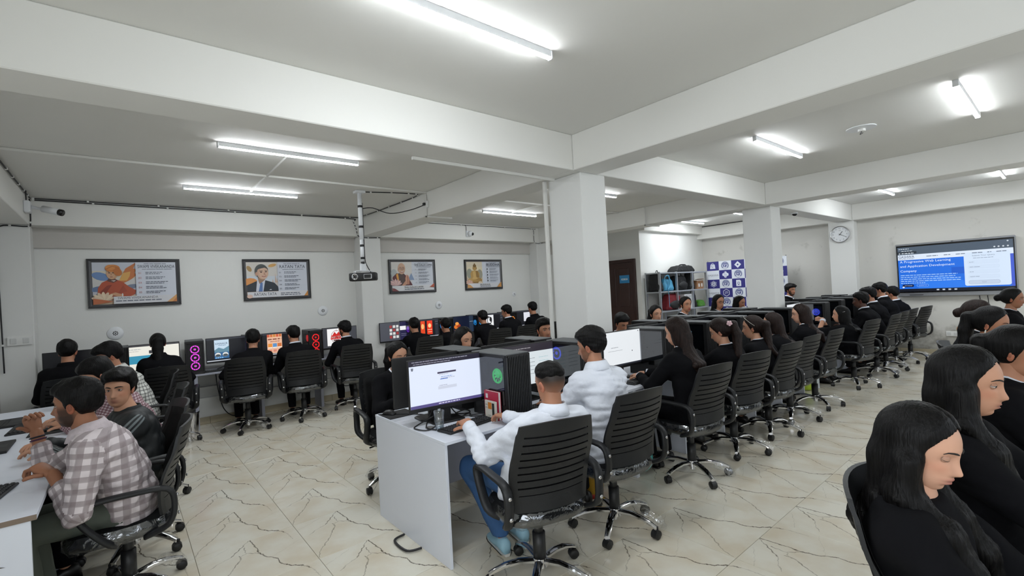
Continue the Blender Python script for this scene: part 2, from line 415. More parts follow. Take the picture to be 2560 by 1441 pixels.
# floor: marble tiles of 0.595 m, one vein drawing repeated on each
TP = .595
VEINS = [([(.53, 1.0), (.54, .85), (.557, .71), (.548, .62), (.56, .575), (.595, .46), (.67, .355), (.68, .22), (.705, .15), (.765, .08), (.80, .03), (.84, 0)], .0052, .95),
         ([(.84, 1.0), (.885, .90)], .005, .8), ([(.885, .90), (.91, .66)], .003, .35),
         ([(.53, 1.0), (.48, .955), (.31, .74)], .0042, .75), ([(.31, .74), (.165, .67), (.08, .61)], .003, .4),
         ([(.445, .86), (.44, .71), (.548, .60)], .0038, .6),
         ([(.37, .70), (.37, .60), (.325, .53), (.235, .38), (.16, .29)], .0042, .65), ([(.16, .29), (.045, .145), (.01, .03)], .004, .5),
         ([(.44, .71), (.37, .66)], .003, .4), ([(.0, .83), (.12, .87), (.3, .97)], .002, .22), ([(.62, .42), (.78, .5), (.99, .6)], .002, .16)]
def tile_mat():
    m = bpy.data.materials.new('veined_marble_tile'); m.use_nodes = True; nt = m.node_tree; N = nt.nodes; L = nt.links; b = N['Principled BSDF']
    tc = N.new('ShaderNodeTexCoord'); sc = N.new('ShaderNodeMapping'); sc.inputs['Scale'].default_value = (1/TP, 1/TP, 0); sc.inputs['Location'].default_value = (.5, .5, 0)
    L.new(tc.outputs['Object'], sc.inputs[0])
    nz = N.new('ShaderNodeTexNoise'); nz.inputs['Scale'].default_value = 17; nz.inputs['Detail'].default_value = 3
    L.new(sc.outputs[0], nz.inputs['Vector'])
    sb = N.new('ShaderNodeVectorMath'); sb.operation = 'SUBTRACT'; sb.inputs[1].default_value = (.5, .5, .5); L.new(nz.outputs['Color'], sb.inputs[0])
    sl = N.new('ShaderNodeVectorMath'); sl.operation = 'SCALE'; sl.inputs['Scale'].default_value = .055; L.new(sb.outputs[0], sl.inputs[0])
    p = N.new('ShaderNodeVectorMath'); p.operation = 'ADD'; L.new(sc.outputs[0], p.inputs[0]); L.new(sl.outputs[0], p.inputs[1])
    flat = N.new('ShaderNodeVectorMath'); flat.operation = 'MULTIPLY'; flat.inputs[1].default_value = (1, 1, 0); L.new(p.outputs[0], flat.inputs[0])
    acc = None
    for pts, wd, st in VEINS:
        dmin = None
        for a, e in zip(pts[:-1], pts[1:]):
            ba = Vector((e[0]-a[0], e[1]-a[1], 0))
            pa = N.new('ShaderNodeVectorMath'); pa.operation = 'SUBTRACT'; L.new(flat.outputs[0], pa.inputs[0]); pa.inputs[1].default_value = (*a, 0)
            dt = N.new('ShaderNodeVectorMath'); dt.operation = 'DOT_PRODUCT'; L.new(pa.outputs[0], dt.inputs[0]); dt.inputs[1].default_value = ba/ba.length_squared
            h = N.new('ShaderNodeMath'); h.operation = 'MULTIPLY'; h.use_clamp = True; L.new(dt.outputs['Value'], h.inputs[0]); h.inputs[1].default_value = 1
            q = N.new('ShaderNodeVectorMath'); q.operation = 'SCALE'; q.inputs[0].default_value = ba; L.new(h.outputs[0], q.inputs['Scale'])
            ds = N.new('ShaderNodeVectorMath'); ds.operation = 'DISTANCE'; L.new(pa.outputs[0], ds.inputs[0]); L.new(q.outputs[0], ds.inputs[1])
            if dmin is None: dmin = ds.outputs['Value']
            else:
                mn = N.new('ShaderNodeMath'); mn.operation = 'MINIMUM'; L.new(dmin, mn.inputs[0]); L.new(ds.outputs['Value'], mn.inputs[1]); dmin = mn.outputs[0]
        mr = N.new('ShaderNodeMapRange'); mr.interpolation_type = 'SMOOTHSTEP'; mr.inputs[1].default_value = wd*2.1; mr.inputs[2].default_value = wd*.4; mr.inputs[3].default_value = 0; mr.inputs[4].default_value = st
        L.new(dmin, mr.inputs[0])
        if acc is None: acc = mr.outputs[0]
        else:
            mx = N.new('ShaderNodeMath'); mx.operation = 'MAXIMUM'; L.new(acc, mx.inputs[0]); L.new(mr.outputs[0], mx.inputs[1]); acc = mx.outputs[0]
    # broken intensity along the vein
    n2 = N.new('ShaderNodeTexNoise'); n2.inputs['Scale'].default_value = 9; L.new(sc.outputs[0], n2.inputs['Vector'])
    r2 = N.new('ShaderNodeMapRange'); r2.inputs[1].default_value = .3; r2.inputs[2].default_value = .6; r2.inputs[3].default_value = .55; r2.inputs[4].default_value = 1; L.new(n2.outputs['Fac'], r2.inputs[0])
    mu = N.new('ShaderNodeMath'); mu.operation = 'MULTIPLY'; L.new(acc, mu.inputs[0]); L.new(r2.outputs[0], mu.inputs[1])
    # cloudy ground
    oi = N.new('ShaderNodeObjectInfo'); gv = N.new('ShaderNodeTexNoise'); gv.noise_dimensions = '4D'; gv.inputs['Scale'].default_value = 2.6; gv.inputs['Detail'].default_value = 5
    L.new(sc.outputs[0], gv.inputs['Vector']); L.new(oi.outputs['Random'], gv.inputs['W'])
    cr = N.new('ShaderNodeValToRGB'); e0, e1 = cr.color_ramp.elements
    e0.position = .3; e0.color = (*lin((209, 198, 176)), 1); e1.position = .62; e1.color = (*lin((221, 217, 203)), 1)
    L.new(gv.outputs['Fac'], cr.inputs[0])
    mix = N.new('ShaderNodeMix'); mix.data_type = 'RGBA'; L.new(mu.outputs[0], mix.inputs[0]); L.new(cr.outputs[0], mix.inputs[6]); mix.inputs[7].default_value = (*lin((66, 52, 34)), 1)
    L.new(mix.outputs[2], b.inputs['Base Color']); b.inputs['Roughness'].default_value = .22; b.inputs['Specular IOR Level'].default_value = .42
    return m
TILE = tile_mat()
fl = struct('floor', MB().box(XL-.2, XR+.2, YS-.2, YN+.2, -.15, -.004), mat('floor_grout', (150, 142, 124), .8), 'floor of beige marble tiles with dark veins')
tm = MB().box(-TP/2+.0012, TP/2-.0012, -TP/2+.0012, TP/2-.0012, -.008, 0, .0012).mesh('floor_tile', TILE)
X0, Y0 = .305, 3.71
rest = MB(); cells = []
for i in range(-3, 21):
    for j in range(-12, 9):
        x0, y0 = X0+i*TP, Y0+j*TP
        if x0+TP < XL or x0 > XR or y0+TP < YS or y0 > YN: continue
        cx, cy = x0+TP/2, y0+TP/2
        d = cx*.639+cy*.769; lat = cx*.769-cy*.639
        vis = d > .4 and abs(lat) < d*1.09+.45
        edge = x0 < XL-.02 or x0+TP > XR+.02 or y0+TP > YN+.02 or y0 < YS
        if vis and not edge: cells.append((d, cx, cy))
        else: rest.box(max(x0, XL)+.001, min(x0+TP, XR)-.001, max(y0, YS)+.001, min(y0+TP, YN)-.001, -.008, 0)
cells.sort()
for n_, (d, cx, cy) in enumerate(cells):
    if n_ < 295: link('floor_tile', tm, fl, (cx, cy, 0))
    else: rest.box(cx-TP/2+.001, cx+TP/2-.001, cy-TP/2+.001, cy+TP/2-.001, -.008, 0)
rt = rest.obj('floor_tiles_beyond', mat('plain_marble_tile', (216, 210, 194), .22, var=.05, vscale=3), fl); rt['kind'] = 'stuff'

# ------------------------------------------------------------------ ceiling lights, conduits, cables
HOUS = mat('white_lamp_housing', (228, 230, 232), .4)
TUBE = mat('lit_tube', (244, 250, 255), emit=TUBE_POWER)
def make_tube_light():
    t = thing('tube_light', '', 'light')
    MB().box(-.6, .6, -.015, .015, -.042, 0, .003).obj('housing', HOUS, t)
    rings = []
    for x in (-.592, .592): rings.append([(x, .0155*math.cos(a), -.042-.007*math.sin(a)) for a in [math.pi*k/8 for k in range(9)]])
    MB().loft(rings).obj('diffuser', TUBE, t)
    for s in (-1, 1): MB().box(s*.6-.006, s*.6+.006, -.018, .018, -.05, 0, .003).obj('end_cap', HOUS, t)
    return t
tl = make_tube_light()
tl_list = [(1.27, 4.55, 'first lit ceiling tube over the left bay, nearer the big beam'), (1.18, 6.33, 'lit ceiling tube nearest the poster wall in the left bay'),
           (1.37, 1.91, 'large lit ceiling tube overhead at the top of the view'), (5.28, 6.28, 'lit ceiling tube near the round white camera'),
           (5.25, 4.45, 'lit ceiling tube peeking out beside the first column'), (5.39, 1.955, 'lit ceiling tube in the bay between the two columns'),
           (5.38, .52, 'steeply foreshortened lit ceiling tube at the upper right'), (9.98, 2.03, 'small lit ceiling tube above the clock, nearer the column'),
           (9.98, .67, 'small lit ceiling tube above the large display'), (9.98, 6.02-.45, 'lit ceiling tube above the shelving rack'), (9.96, 4.41, 'lit ceiling tube just left of the second column')]
for i, (x, y, lb) in enumerate(tl_list):
    o = tl if i == 0 else copy_tree(tl)
    o.location = (x, y, ZC); tag(o, lb, 'light', 'ceiling tube lights')
PVC = mat('white_pvc_conduit', (222, 221, 216), .5)
def conduit(pts, label, w=.011):
    m = MB()
    for a, b in zip(pts[:-1], pts[1:]): 
        x0, x1 = sorted((a[0], b[0])); y0, y1 = sorted((a[1], b[1])); z0, z1 = sorted((a[2], b[2]))
        m.box(x0-w, x1+w, y0-w, y1+w, z0-w, z1+w, .003)
    return tag(m.obj('conduit', PVC), label, 'conduit')
conduit([(-.77, 5.5, ZC-.012), (3.17, 5.5, ZC-.012)], 'long thin white conduit running across the left bay ceiling')
conduit([(1.25, 4.56, ZC-.01), (1.25, 6.3, ZC-.01)], 'short white conduit joining the two left bay tubes')
conduit([(3.16, 5.5, ZC-.04), (3.16, 5.5, ZB-.01), (3.55, 5.5, ZB-.01)], 'white conduit dropping down the beam by the projector socket')
conduit([(3.53, 5.5, ZC-.012), (7.27, 5.5, ZC-.012)], 'thin white conduit across the second bay ceiling')
conduit([(5.3, 5.5, ZC-.011), (5.3, 6.25, ZC-.011)], 'short white conduit feeding the tube near the round camera')
conduit([(1.75, 3.19, ZB-.012), (3.24, 3.19, ZB-.012)], 'white conduit pipe along the lower edge of the big beam', .013)
conduit([(3.24, 3.312, ZB-.02), (3.24, 3.312, .2)], 'white conduit running down the side of the first column', .016)
conduit([(7.24, 4.9, ZC-.02), (7.24, 4.9, ZB-.012), (7.67, 4.9, ZB-.012)], 'white conduit dropping over the far beam by the door')
CABLE = mat('black_cable', (34, 34, 36), .55); CLIP = mat('white_cable_clip', (225, 225, 222), .5)
def cable(pts, label, r=.007, n=5, clips=0, mt=None, smoothp=True, name='cable'):
    P = catmull(pts, n) if smoothp else [Vector(p) for p in pts]
    if not clips: return tag(MB().tube(P, r, 6).obj(name, mt or CABLE, None, True), label, 'cable')
    e = thing(name, label, 'cable', pts[0]); off = Vector(pts[0])
    MB().tube([p-off for p in P], r, 6).obj('sheath', mt or CABLE, e, True)
    for k in range(clips):
        q = P[int((k+.5)/clips*(len(P)-1))]-off; MB().box(q.x-.011, q.x+.011, q.y-.011, q.y+.011, q.z-.011, q.z+.011, .003).obj('clip', CLIP, e)
    return e
yb = YN-.28
cable([(-.76, 4.5, ZC-.02), (-.76, 6.2, ZC-.02), (-.76, 7.66, ZC-.02)], 'black cable clipped along the left beam to the corner', clips=9)
cable([(-.74, yb-.012, ZC-.03), (.9, yb-.012, ZC-.035), (2.9, yb-.012, ZC-.03), (3.03, yb-.012, ZC-.08), (3.08, yb-.012, ZC-.2), (3.14, yb-.012, ZB-.015), (3.5, yb-.012, ZB-.015)], 'black cable clipped along the top of the poster beam', clips=16)
cable([(-.74, yb-.012, ZC-.012), (.8, yb-.012, ZC-.012), (2.98, yb-.012, ZC-.012), (3.12, 7.5, ZC-.012), (3.165, 6.6, ZC-.012), (3.165, 5.75, ZC-.012), (3.0, 5.66, ZC-.008), (2.45, 5.82, ZC-.008)], 'black cable clipped along ceiling edge to the projector mount', r=.006, clips=18)
cable([(-.765, 7.66, ZC-.03), (-.765, 7.66, ZB+.02), (-.8, 7.705, ZB-.02), (-1.02, 7.705, ZB-.03), (-1.05, 7.7, 2.45), (-1.04, 7.7, 1.9), (-1.03, 7.7, 1.0)], 'black cable running down the left corner column', clips=8)
cable([(3.52, yb-.012, ZC-.03), (5.6, yb-.012, ZC-.03), (7.05, yb-.012, ZC-.03), (7.12, yb-.012, ZC-.06), (7.14, yb-.012, ZB-.01), (7.4, yb-.012, ZB-.012)], 'thin black cable along the second bay beam', r=.005, clips=8)
cable([(5.28, yb-.012, ZC-.03), (5.31, yb-.012, ZC-.06), (5.31, yb-.012, ZC-.17)], 'short black cable dropping to the round white camera', r=.005)
cable([(3.16, 5.52, ZC-.17), (2.98, 5.6, ZC-.24), (2.75, 5.72, ZC-.28), (2.55, 5.8, ZC-.21), (2.43, 5.84, ZC-.22)], 'slack black power lead hanging from beam socket to projector', r=.006)
cable([(11.38, 6.03, ZC-.02), (11.38, 5.0, ZC-.02), (11.38, 4.3, ZC-.02)], 'dark cable along the ceiling edge above the banner', r=.01)
cable([(9.2, 6.19, ZC-.02), (10.4, 6.19, ZC-.02), (11.36, 6.19, ZC-.02)], 'dark cable along the ceiling edge above the rack', r=.01)
# socket on the beam for the projector
t = thing('power_socket', 'small white power socket on the beam near the projector', 'socket', (3.18, 5.5, ZC-.17))
MB().box(-.03, 0, -.045, .045, -.045, .045, .006).obj('plate', CLIP, t); MB().box(-.06, -.03, -.02, .02, -.015, .02, .005).obj('plug', CABLE, t)
# ceiling rose plate and fan canopy plate
t = thing('ceiling_fan_plate', 'round white ceiling plate with a loose wire stub', 'ceiling plate', (5.5, 1.27, ZC))
MB().cyl((0, 0), .12, -.008, 0, 24).obj('plate', HOUS, t); MB().cyl((.02, 0), .03, -.03, -.008, 10).obj('terminal', PVC, t)
MB().tube(catmull([(.02, 0, -.03), (.04, .02, -.05), (.06, 0, -.035)], 4), .003, 5).obj('wire', CABLE, t, True)
# loose loops of wire at the tubes
for (x, y, lb) in ((1.45, 1.94, 'white wire loop beside the large overhead tube'), (1.42, 4.58, 'white wire loop beside the first left bay tube'), (5.45, 1.99, 'white wire loop beside the middle bay tube')):
    cable([(x-.05, y, ZC-.004), (x-.02, y+.03, ZC-.02), (x+.03, y+.03, ZC-.02), (x+.05, y-.015, ZC-.02)], lb, r=.004, mt=PVC)

# ------------------------------------------------------------------ projector on its drop pole
BLK = mat('black_plastic', (22, 22, 23), .45); BLKG = mat('glossy_black_plastic', (14, 14, 15), .2); MATTE = mat('matte_black_plastic', (26, 26, 27), .6, bump=.15, bscale=300)
STEEL = mat('brushed_steel', (190, 190, 192), .25, 1.0); CHROME = mat('chrome', (225, 225, 228), .09, 1.0); WPAINT = mat('white_painted_metal', (226, 228, 230), .4)
pj = thing('projector_mount', 'white telescopic ceiling pole wrapped with black tape', 'projector mount', (2.39, 5.82, ZC))
MB().box(-.06, .06, -.06, .06, -.03, 0, .004).obj('ceiling_bracket', WPAINT, pj)
MB().cyl((0, 0), .027, -.62, -.03, 14).obj('upper_pole', WPAINT, pj, True); MB().cyl((0, 0), .022, -.93, -.62, 14).obj('lower_pole', WPAINT, pj, True)
for z in (-.2, -.46, -.70, -.86, -.92): MB().cyl((0, 0), .030 if z > -.6 else .025, z-.014, z+.014, 14).obj('tape_band', CABLE, pj, True)
MB().box(-.035, .035, -.02, .02, -1.03, -.93, .003).obj('tilt_bracket', WPAINT, pj)
m = MB()
for a, b in ((-.14, -.06), (.14, .06), (-.12, .05), (.12, -.05)): m.tube([(0, 0, -1.02), (a*.9, b*.9, -1.03), (a*.9, b*.9, -1.05)], .006, 6)
m.obj('arm_set', WPAINT, pj)
MB().tube(catmull([(.03, 0, -.15), (.034, .01, -.5), (.03, .0, -.85), (.05, .0, -.95), (.12, .02, -1.06)], 4), .006, 6).obj('power_lead', CABLE, pj, True)
pr = thing('projector', 'small black projector hanging from the white ceiling pole', 'projector', (2.39, 5.82, ZC-1.05), R(-32))
def rbox_ring(z, hx, hy, r): 
    pts = []
    for cx, cy, a in ((hx-r, -hy+r, -90), (hx-r, hy-r, 0), (-hx+r, hy-r, 90), (-hx+r, -hy+r, 180)):
        for k in range(5): t_ = R(a+k*22.5); pts.append((cx+r*math.cos(t_), cy+r*math.sin(t_), z))
    return pts
MB().loft([rbox_ring(z, .165*q, .115*q, .045) for z, q in ((0, .95), (-.012, 1), (-.085, 1), (-.1, .95))]).obj('body', MATTE, pr, True)
Tl = Matrix.Rotation(R(90), 4, 'X')
l = MB(); l.loft([[(-.085+r_*math.cos(2*math.pi*k/18), y_, -.05+r_*math.sin(2*math.pi*k/18)) for k in range(18)] for r_, y_ in ((.04, -.11), (.04, -.124), (.033, -.124), (.028, -.116))]); l.obj('lens_ring', STEEL, pr, True)
MB().sphere((-.085, -.106, -.05), (.028, .014, .028), 14, 8).obj('lens', BLKG, pr, True)
MB().box(.02, .12, -.121, -.113, -.08, -.02, .004).obj('vent_frame', STEEL, pr); MB().box(.028, .112, -.124, -.119, -.073, -.027, .003).obj('vent', BLKG, pr)

# ------------------------------------------------------------------ security cameras and wall rosettes
t = thing('bullet_camera', 'white bullet security camera on junction box in the left corner', 'camera', (-.775, 7.3, ZB+.14))
MB().box(0, .055, -.065, .065, -.065, .065, .01).obj('junction_box', WPAINT, t)
MB().tube([(.055, .0, 0), (.10, .02, -.005), (.16, -.02, -.02)], [.02, .016, .016], 10).obj('bracket', WPAINT, t, True)
MB().tube([(.15, -.015, -.015), (.29, -.10, -.06)], [.036, .036], 14).obj('housing', WPAINT, t, True); MB().tube([(.286, -.098, -.0585), (.312, -.114, -.067)], [.037, .036], 14).obj('face', BLKG, t, True)
MB().tube([(.02, 0, .065), (.02, 0, .18)], .006, 6).obj('lead', CABLE, t)
t = thing('dome_camera', 'round white turret camera on the beam above the posters', 'camera', (5.35, yb, ZB+.12))
MB().box(-.05, .05, -.03, 0, -.06, .06, .008).obj('base_box', WPAINT, t); MB().sphere((.02, -.06, 0), .055, 16, 10).obj('ball', WPAINT, t, True); MB().sphere((.045, -.1, -.012), .03, 12, 8).obj('lens', BLKG, t, True)
t = thing('ceiling_dome_camera', 'tiny dark dome camera under the beam near the clock', 'camera', (8.75, 3.0, ZB))
MB().cyl((0, 0), .05, -.02, 0, 16).obj('base', WPAINT, t); MB().sphere((0, 0, -.02), (.04, .04, .035), 14, 8).obj('dome', BLKG, t, True)
VD = mat('dark_vent_hole', (62, 62, 62), .8)
for (x, z, r_, lb) in ((-.07, 1.345, .085, 'round white wall vent left of the steel bin, lowest one'), (2.56, 1.46, .08, 'round white wall vent above the red logo monitor'), (4.77, 1.42, .075, 'round white wall vent under the praying monk poster'), (5.35+1.35, 1.55, .05, 'small round wall vent near the end of the second bench')):
    t = thing('wall_vent', lb, 'vent', (x, YN, z), group='round wall vents')
    Tv = Matrix.Rotation(R(90), 4, 'X')
    MB().loft([[(r_*q*math.cos(2*math.pi*k/24), y_, r_*q*math.sin(2*math.pi*k/24)) for k in range(24)] for q, y_ in ((1, 0), (1, -.006), (.93, -.012), (.4, -.016))]).obj('plate', WPAINT, t, True)
    v = MB()
    for k in range(8):
        a = 2*math.pi*k/8; v.sphere((r_*.26*math.cos(a), -.016, r_*.26*math.sin(a)), (r_*.09, .003, r_*.09), 8, 4)
    v.sphere((0, -.016, 0), (r_*.1, .003, r_*.1), 8, 4).obj('vent_holes', VD, t)
# ------------------------------------------------------------------ framed posters
PF = mat('black_picture_frame', (24, 23, 24), .3); PB = mat('grey_frame_bevel', (92, 92, 94), .4)
PW, PH = .965, .63
NAVY = (38, 44, 62); GRY = (92, 98, 112)
def poster(x, label, draw):
    t = thing('framed_poster', label, 'poster', (x, YN, 1.995), group='framed posters on the long wall')
    a, b = PW/2, PH/2
    for nm, q in (('frame_rail', (-a, a, b-.022, b)), ('frame_rail', (-a, a, -b, -b+.022)), ('frame_rail', (-a, -a+.022, -b+.022, b-.022)), ('frame_rail', (a-.022, a, -b+.022, b-.022))):
        MB().box(q[0], q[1], -.035, 0, q[2], q[3], .003).obj(nm, PF, t)
    m = MB()
    o, i = (a-.022, b-.022), (a-.05, b-.045)
    for s0, s1 in (((-1, -1), (1, -1)), ((1, -1), (1, 1)), ((1, 1), (-1, 1)), ((-1, 1), (-1, -1))):
        m.quad((s0[0]*o[0], -.03, s0[1]*o[1]), (s1[0]*o[0], -.03, s1[1]*o[1]), (s1[0]*i[0], -.012, s1[1]*i[1]), (s0[0]*i[0], -.012, s0[1]*i[1]))
    m.obj('bevel', PB, t)
    MB().box(-a+.02, a-.02, -.012, 0, -b+.02, b-.02).obj('backing', mat('poster_paper', (208, 212, 222), .6), t)
    p = Print((-a+.05, -.0125, -b+.045), (1, 0, 0), (0, 0, 1)); W, H_ = PW-.1, PH-.09
    draw(p, W, H_); p.obj('print', t)
def quotes(p, W, x0, y1, y0, num, rows=5, colr=NAVY, dots=False):
    for i in range(rows):
        y = y1-(y1-y0)*i/(rows-1)
        if dots: p.ell(x0+.012, y, .013, .018, (44, 46, 50), 12)
        else: p.text('%02d' % (i+1), x0, y-.012, .024, num)
        p.greek(x0+.075, x0+.075+.24*(.75+.25*((i*7) % 3)/2), y+.006, .008, GRY); p.greek(x0+.075, x0+.075+.22*(.7+.3*((i*5) % 4)/3), y-.014, .008, GRY)
def flower(p, x, y, s, c1, c2):
    for k in range(7):
        a = 15+150*k/6; p.ell(x+s*.5*math.cos(R(a)), y+s*.35*math.sin(R(a)), s*.5, s*.17, c1 if k % 2 else c2, 12, rot=a)
def sky(p, W, H_, cs):
    for i, c in enumerate(cs): p.rect(0, H_*(i/len(cs)), W, H_*((i+1)/len(cs)), c)
def draw_a(p, W, H_):      # saffron robed figure in an orange turban
    sky(p, W*.5, H_, [(214, 190, 160), (196, 196, 205), (206, 204, 200), (214, 206, 190), (198, 202, 212)])
    p.ell(.08, .36, .09, .05, (110, 140, 185), 14, rot=-20); p.ell(.06, .2, .09, .035, (104, 124, 158), 14, rot=10); p.ell(.38, .22, .08, .03, (120, 130, 150), 12, rot=12)
    p.poly([(.26, .30), (.33, .46), (.44, .54), (.41, .46), (.45, .45), (.42, .40), (.45, .38), (.40, .33), (.36, .30), (.29, .26)], (198, 120, 70))
    p.poly([(.26, .30), (.30, .40), (.38, .42), (.37, .36), (.34, .30)], (216, 166, 92))
    p.poly([(.045, .13), (.05, .21), (.09, .28), (.16, .32), (.23, .32), (.30, .28), (.36, .22), (.43, .17), (.42, .12), (.30, .06), (.2, .05), (.08, .08)], (176, 82, 54))
    p.poly([(.10, .10), (.16, .2), (.19, .25), (.14, .24), (.07, .16)], (142, 62, 46)); p.poly([(.24, .13), (.30, .24), (.34, .16)], (158, 72, 50))
    p.poly([(.14, .3), (.16, .335), (.22, .335), (.245, .3), (.2, .275)], (98, 66, 58)); p.poly([(.18, .305), (.21, .29), (.23, .31)], (206, 196, 190))
    p.ell(.195, .395, .055, .075, (196, 152, 118), 20); p.ell(.182, .395, .046, .07, (206, 164, 130), 18)
    p.ell(.166, .405, .012, .006, (54, 38, 32), 10); p.ell(.205, .405, .012, .006, (54, 38, 32), 10); p.line([(.152, .421), (.178, .423)], .006, (50, 36, 32)); p.line([(.192, .423), (.222, .419)], .006, (50, 36, 32))
    p.poly([(.184, .405), (.178, .375), (.195, .375)], (178, 132, 100)); p.ell(.186, .352, .016, .005, (150, 92, 80), 10)
    p.ell(.2, .463, .075, .048, (204, 128, 66), 20); p.ell(.248, .42, .042, .06, (190, 114, 58), 16, rot=25); p.ell(.18, .475, .05, .035, (214, 142, 78), 16); p.line([(.13, .45), (.2, .49), (.27, .46)], .006, (168, 98, 50))
    p.poly([(.16, .13), (.22, .15), (.28, .125), (.30, .10), (.25, .095), (.2, .11)], (202, 152, 118)); p.ell(.29, .115, .008, .022, (224, 220, 214), 10)
    flower(p, .10, .06, .12, (226, 206, 178), (216, 192, 166)); p.poly([(0, 0), (.2, .03), (.09, .06), (0, .08)], (190, 108, 70))
    p.rect(W*.5, 0, W, H_, (208, 212, 222))
    p.greek(.52, .76, .515, .007, GRY, 3); p.text('SWAMI VIVEKANANDA', .455, .462, .042, NAVY, .40); p.greek(.50, .83, .442, .006, GRY, 4)
    quotes(p, W, .46, .395, .14, (188, 120, 120))
    p.rect(.2, 0, W, .095, (212, 212, 216)); p.text('SWAMI VIVEKANANDA', .24, .058, .03, (84, 88, 96), .42); p.greek(.22, .70, .03, .012, GRY, 8)
    p.poly([(W, .1), (W, 0), (W-.11, 0)], (214, 160, 104)); p.poly([(W, .06), (W, 0), (W-.05, 0)], (198, 124, 70))
def draw_b(p, W, H_):      # grey-haired man in a dark suit with blue tie
    sky(p, W*.5, H_, [(212, 178, 150), (216, 206, 198), (206, 214, 222), (214, 210, 204), (214, 208, 200)])
    p.ell(.04, .44, .03, .05, (170, 140, 92), 10, rot=30); p.ell(.36, .49, .06, .025, (214, 166, 100), 10, rot=15); p.ell(.05, .24, .10, .06, (222, 150, 86), 12)
    for x_, h_ in ((.36, .06), (.40, .15), (.42, .08)): p.poly([(x_-.012, .22), (x_, .22+h_), (x_+.012, .22)], (206, 178, 158))
    p.poly([(0, .09), (0, .19), (.13, .25), (.26, .26), (.38, .22), (.43, .16), (.44, .09)], (48, 54, 62))
    p.poly([(.12, .09), (.14, .26), (.2, .23), (.255, .275), (.22, .09)], (212, 216, 228)); p.poly([(.17, .235), (.205, .24), (.215, .215), (.21, .09), (.155, .09), (.18, .2)], (96, 126, 178))
    p.poly([(.16, .25), (.17, .21), (.21, .235), (.25, .27), (.24, .31), (.15, .31)], (160, 128, 104))
    p.ell(.205, .40, .095, .11, (84, 88, 86), 22); p.ell(.222, .375, .078, .1, (206, 168, 142), 22); p.ell(.235, .37, .062, .09, (216, 180, 156), 20); p.ell(.135, .36, .016, .03, (196, 150, 126), 10)
    p.poly([(.14, .42), (.17, .47), (.24, .485), (.29, .45), (.3, .43), (.25, .455), (.18, .44)], (74, 76, 76))
    p.ell(.2, .385, .016, .007, (70, 50, 44), 10); p.ell(.266, .39, .014, .007, (70, 50, 44), 10); p.line([(.178, .402), (.22, .406)], .008, (70, 60, 56)); p.line([(.25, .41), (.284, .405)], .008, (70, 60, 56))
    p.poly([(.24, .39), (.232, .345), (.265, .345)], (190, 146, 124)); p.line([(.205, .325), (.24, .318), (.27, .33)], .008, (160, 84, 78)); p.poly([(.30, .11), (.34, .11), (.325, .125)], (222, 224, 228))
    p.rect(W*.5, .085, W, H_, (208, 212, 222)); p.greek(.52, .76, .51, .007, GRY, 3); p.text('RATAN TATA', .46, .445, .048, NAVY, .38); p.greek(.50, .82, .42, .006, GRY, 4)
    quotes(p, W, .45, .375, .125, (84, 90, 104)); p.rect(0, 0, W, .085, (218, 218, 222)); p.ell(.03, .02, .04, .03, (222, 190, 174), 10)
    p.text('RATAN TATA', .09, .025, .045, (60, 66, 78), .31); p.greek(.46, .74, .048, .011, GRY, 5); p.greek(.46, .76, .022, .011, GRY, 5)
    p.poly([(W, .085), (W, 0), (W-.06, 0)], (214, 146, 72))
def draw_c(p, W, H_):      # smiling monk in maroon robe, palms joined
    sky(p, W, H_, [(208, 212, 220)]); sky(p, W*.48, H_, [(212, 200, 196), (206, 204, 206), (214, 208, 202), (216, 212, 206), (214, 210, 204)])
    p.poly([(.32, .2), (.40, .33), (.46, .2)], (134, 154, 184)); p.ell(.05, .33, .06, .08, (178, 184, 184), 12)
    p.poly([(.01, .1), (.02, .26), (.1, .33), (.24, .33), (.34, .24), (.42, .1)], (98, 52, 58)); p.poly([(.09, .31), (.13, .33), (.17, .2), (.12, .15)], (224, 160, 72)); p.poly([(.13, .33), (.24, .33), (.3, .1), (.16, .1)], (86, 70, 66))
    p.ell(.205, .415, .075, .105, (206, 168, 142), 22); p.ell(.14, .4, .012, .03, (190, 148, 124), 10)
    for x_ in (.18, .236): p.ring(x_, .415, .024, .02, .005, (120, 104, 92), 16); p.ell(x_, .415, .01, .005, (60, 44, 40), 8); p.line([(x_-.02, .44), (x_+.02, .442)], .005, (110, 84, 72))
    p.poly([(.208, .42), (.2, .385), (.222, .385)], (186, 140, 116)); p.ell(.208, .352, .032, .012, (152, 84, 78), 12); p.ell(.208, .356, .026, .006, (226, 218, 210), 10)
    p.poly([(.27, .12), (.27, .24), (.29, .3), (.31, .3), (.31, .12)], (204, 152, 126)); p.poly([(.315, .12), (.315, .3), (.335, .28), (.355, .2), (.345, .12)], (190, 134, 110)); p.poly([(.18, .09), (.28, .2), (.31, .14), (.24, .09)], (196, 146, 120))
    flower(p, .07, .12, .13, (222, 186, 180), (206, 168, 166)); p.rect(0, 0, W, .1, (216, 216, 218)); p.poly([(0, 0), (.13, 0), (.05, .05), (0, .06)], (128, 70, 72))
    p.greek(.54, .76, .515, .007, GRY, 3); p.text('THE DALAI LAMA', .46, .462, .042, NAVY, .385); p.greek(.50, .82, .442, .006, GRY, 4)
    quotes(p, W, .47, .395, .15, (150, 150, 156)); p.text('THE DALAI LAMA', .23, .05, .034, (84, 78, 74), .40); p.greek(.24, .64, .025, .011, GRY, 7); p.poly([(W, .13), (W, .05), (W-.1, .06)], (188, 96, 72))
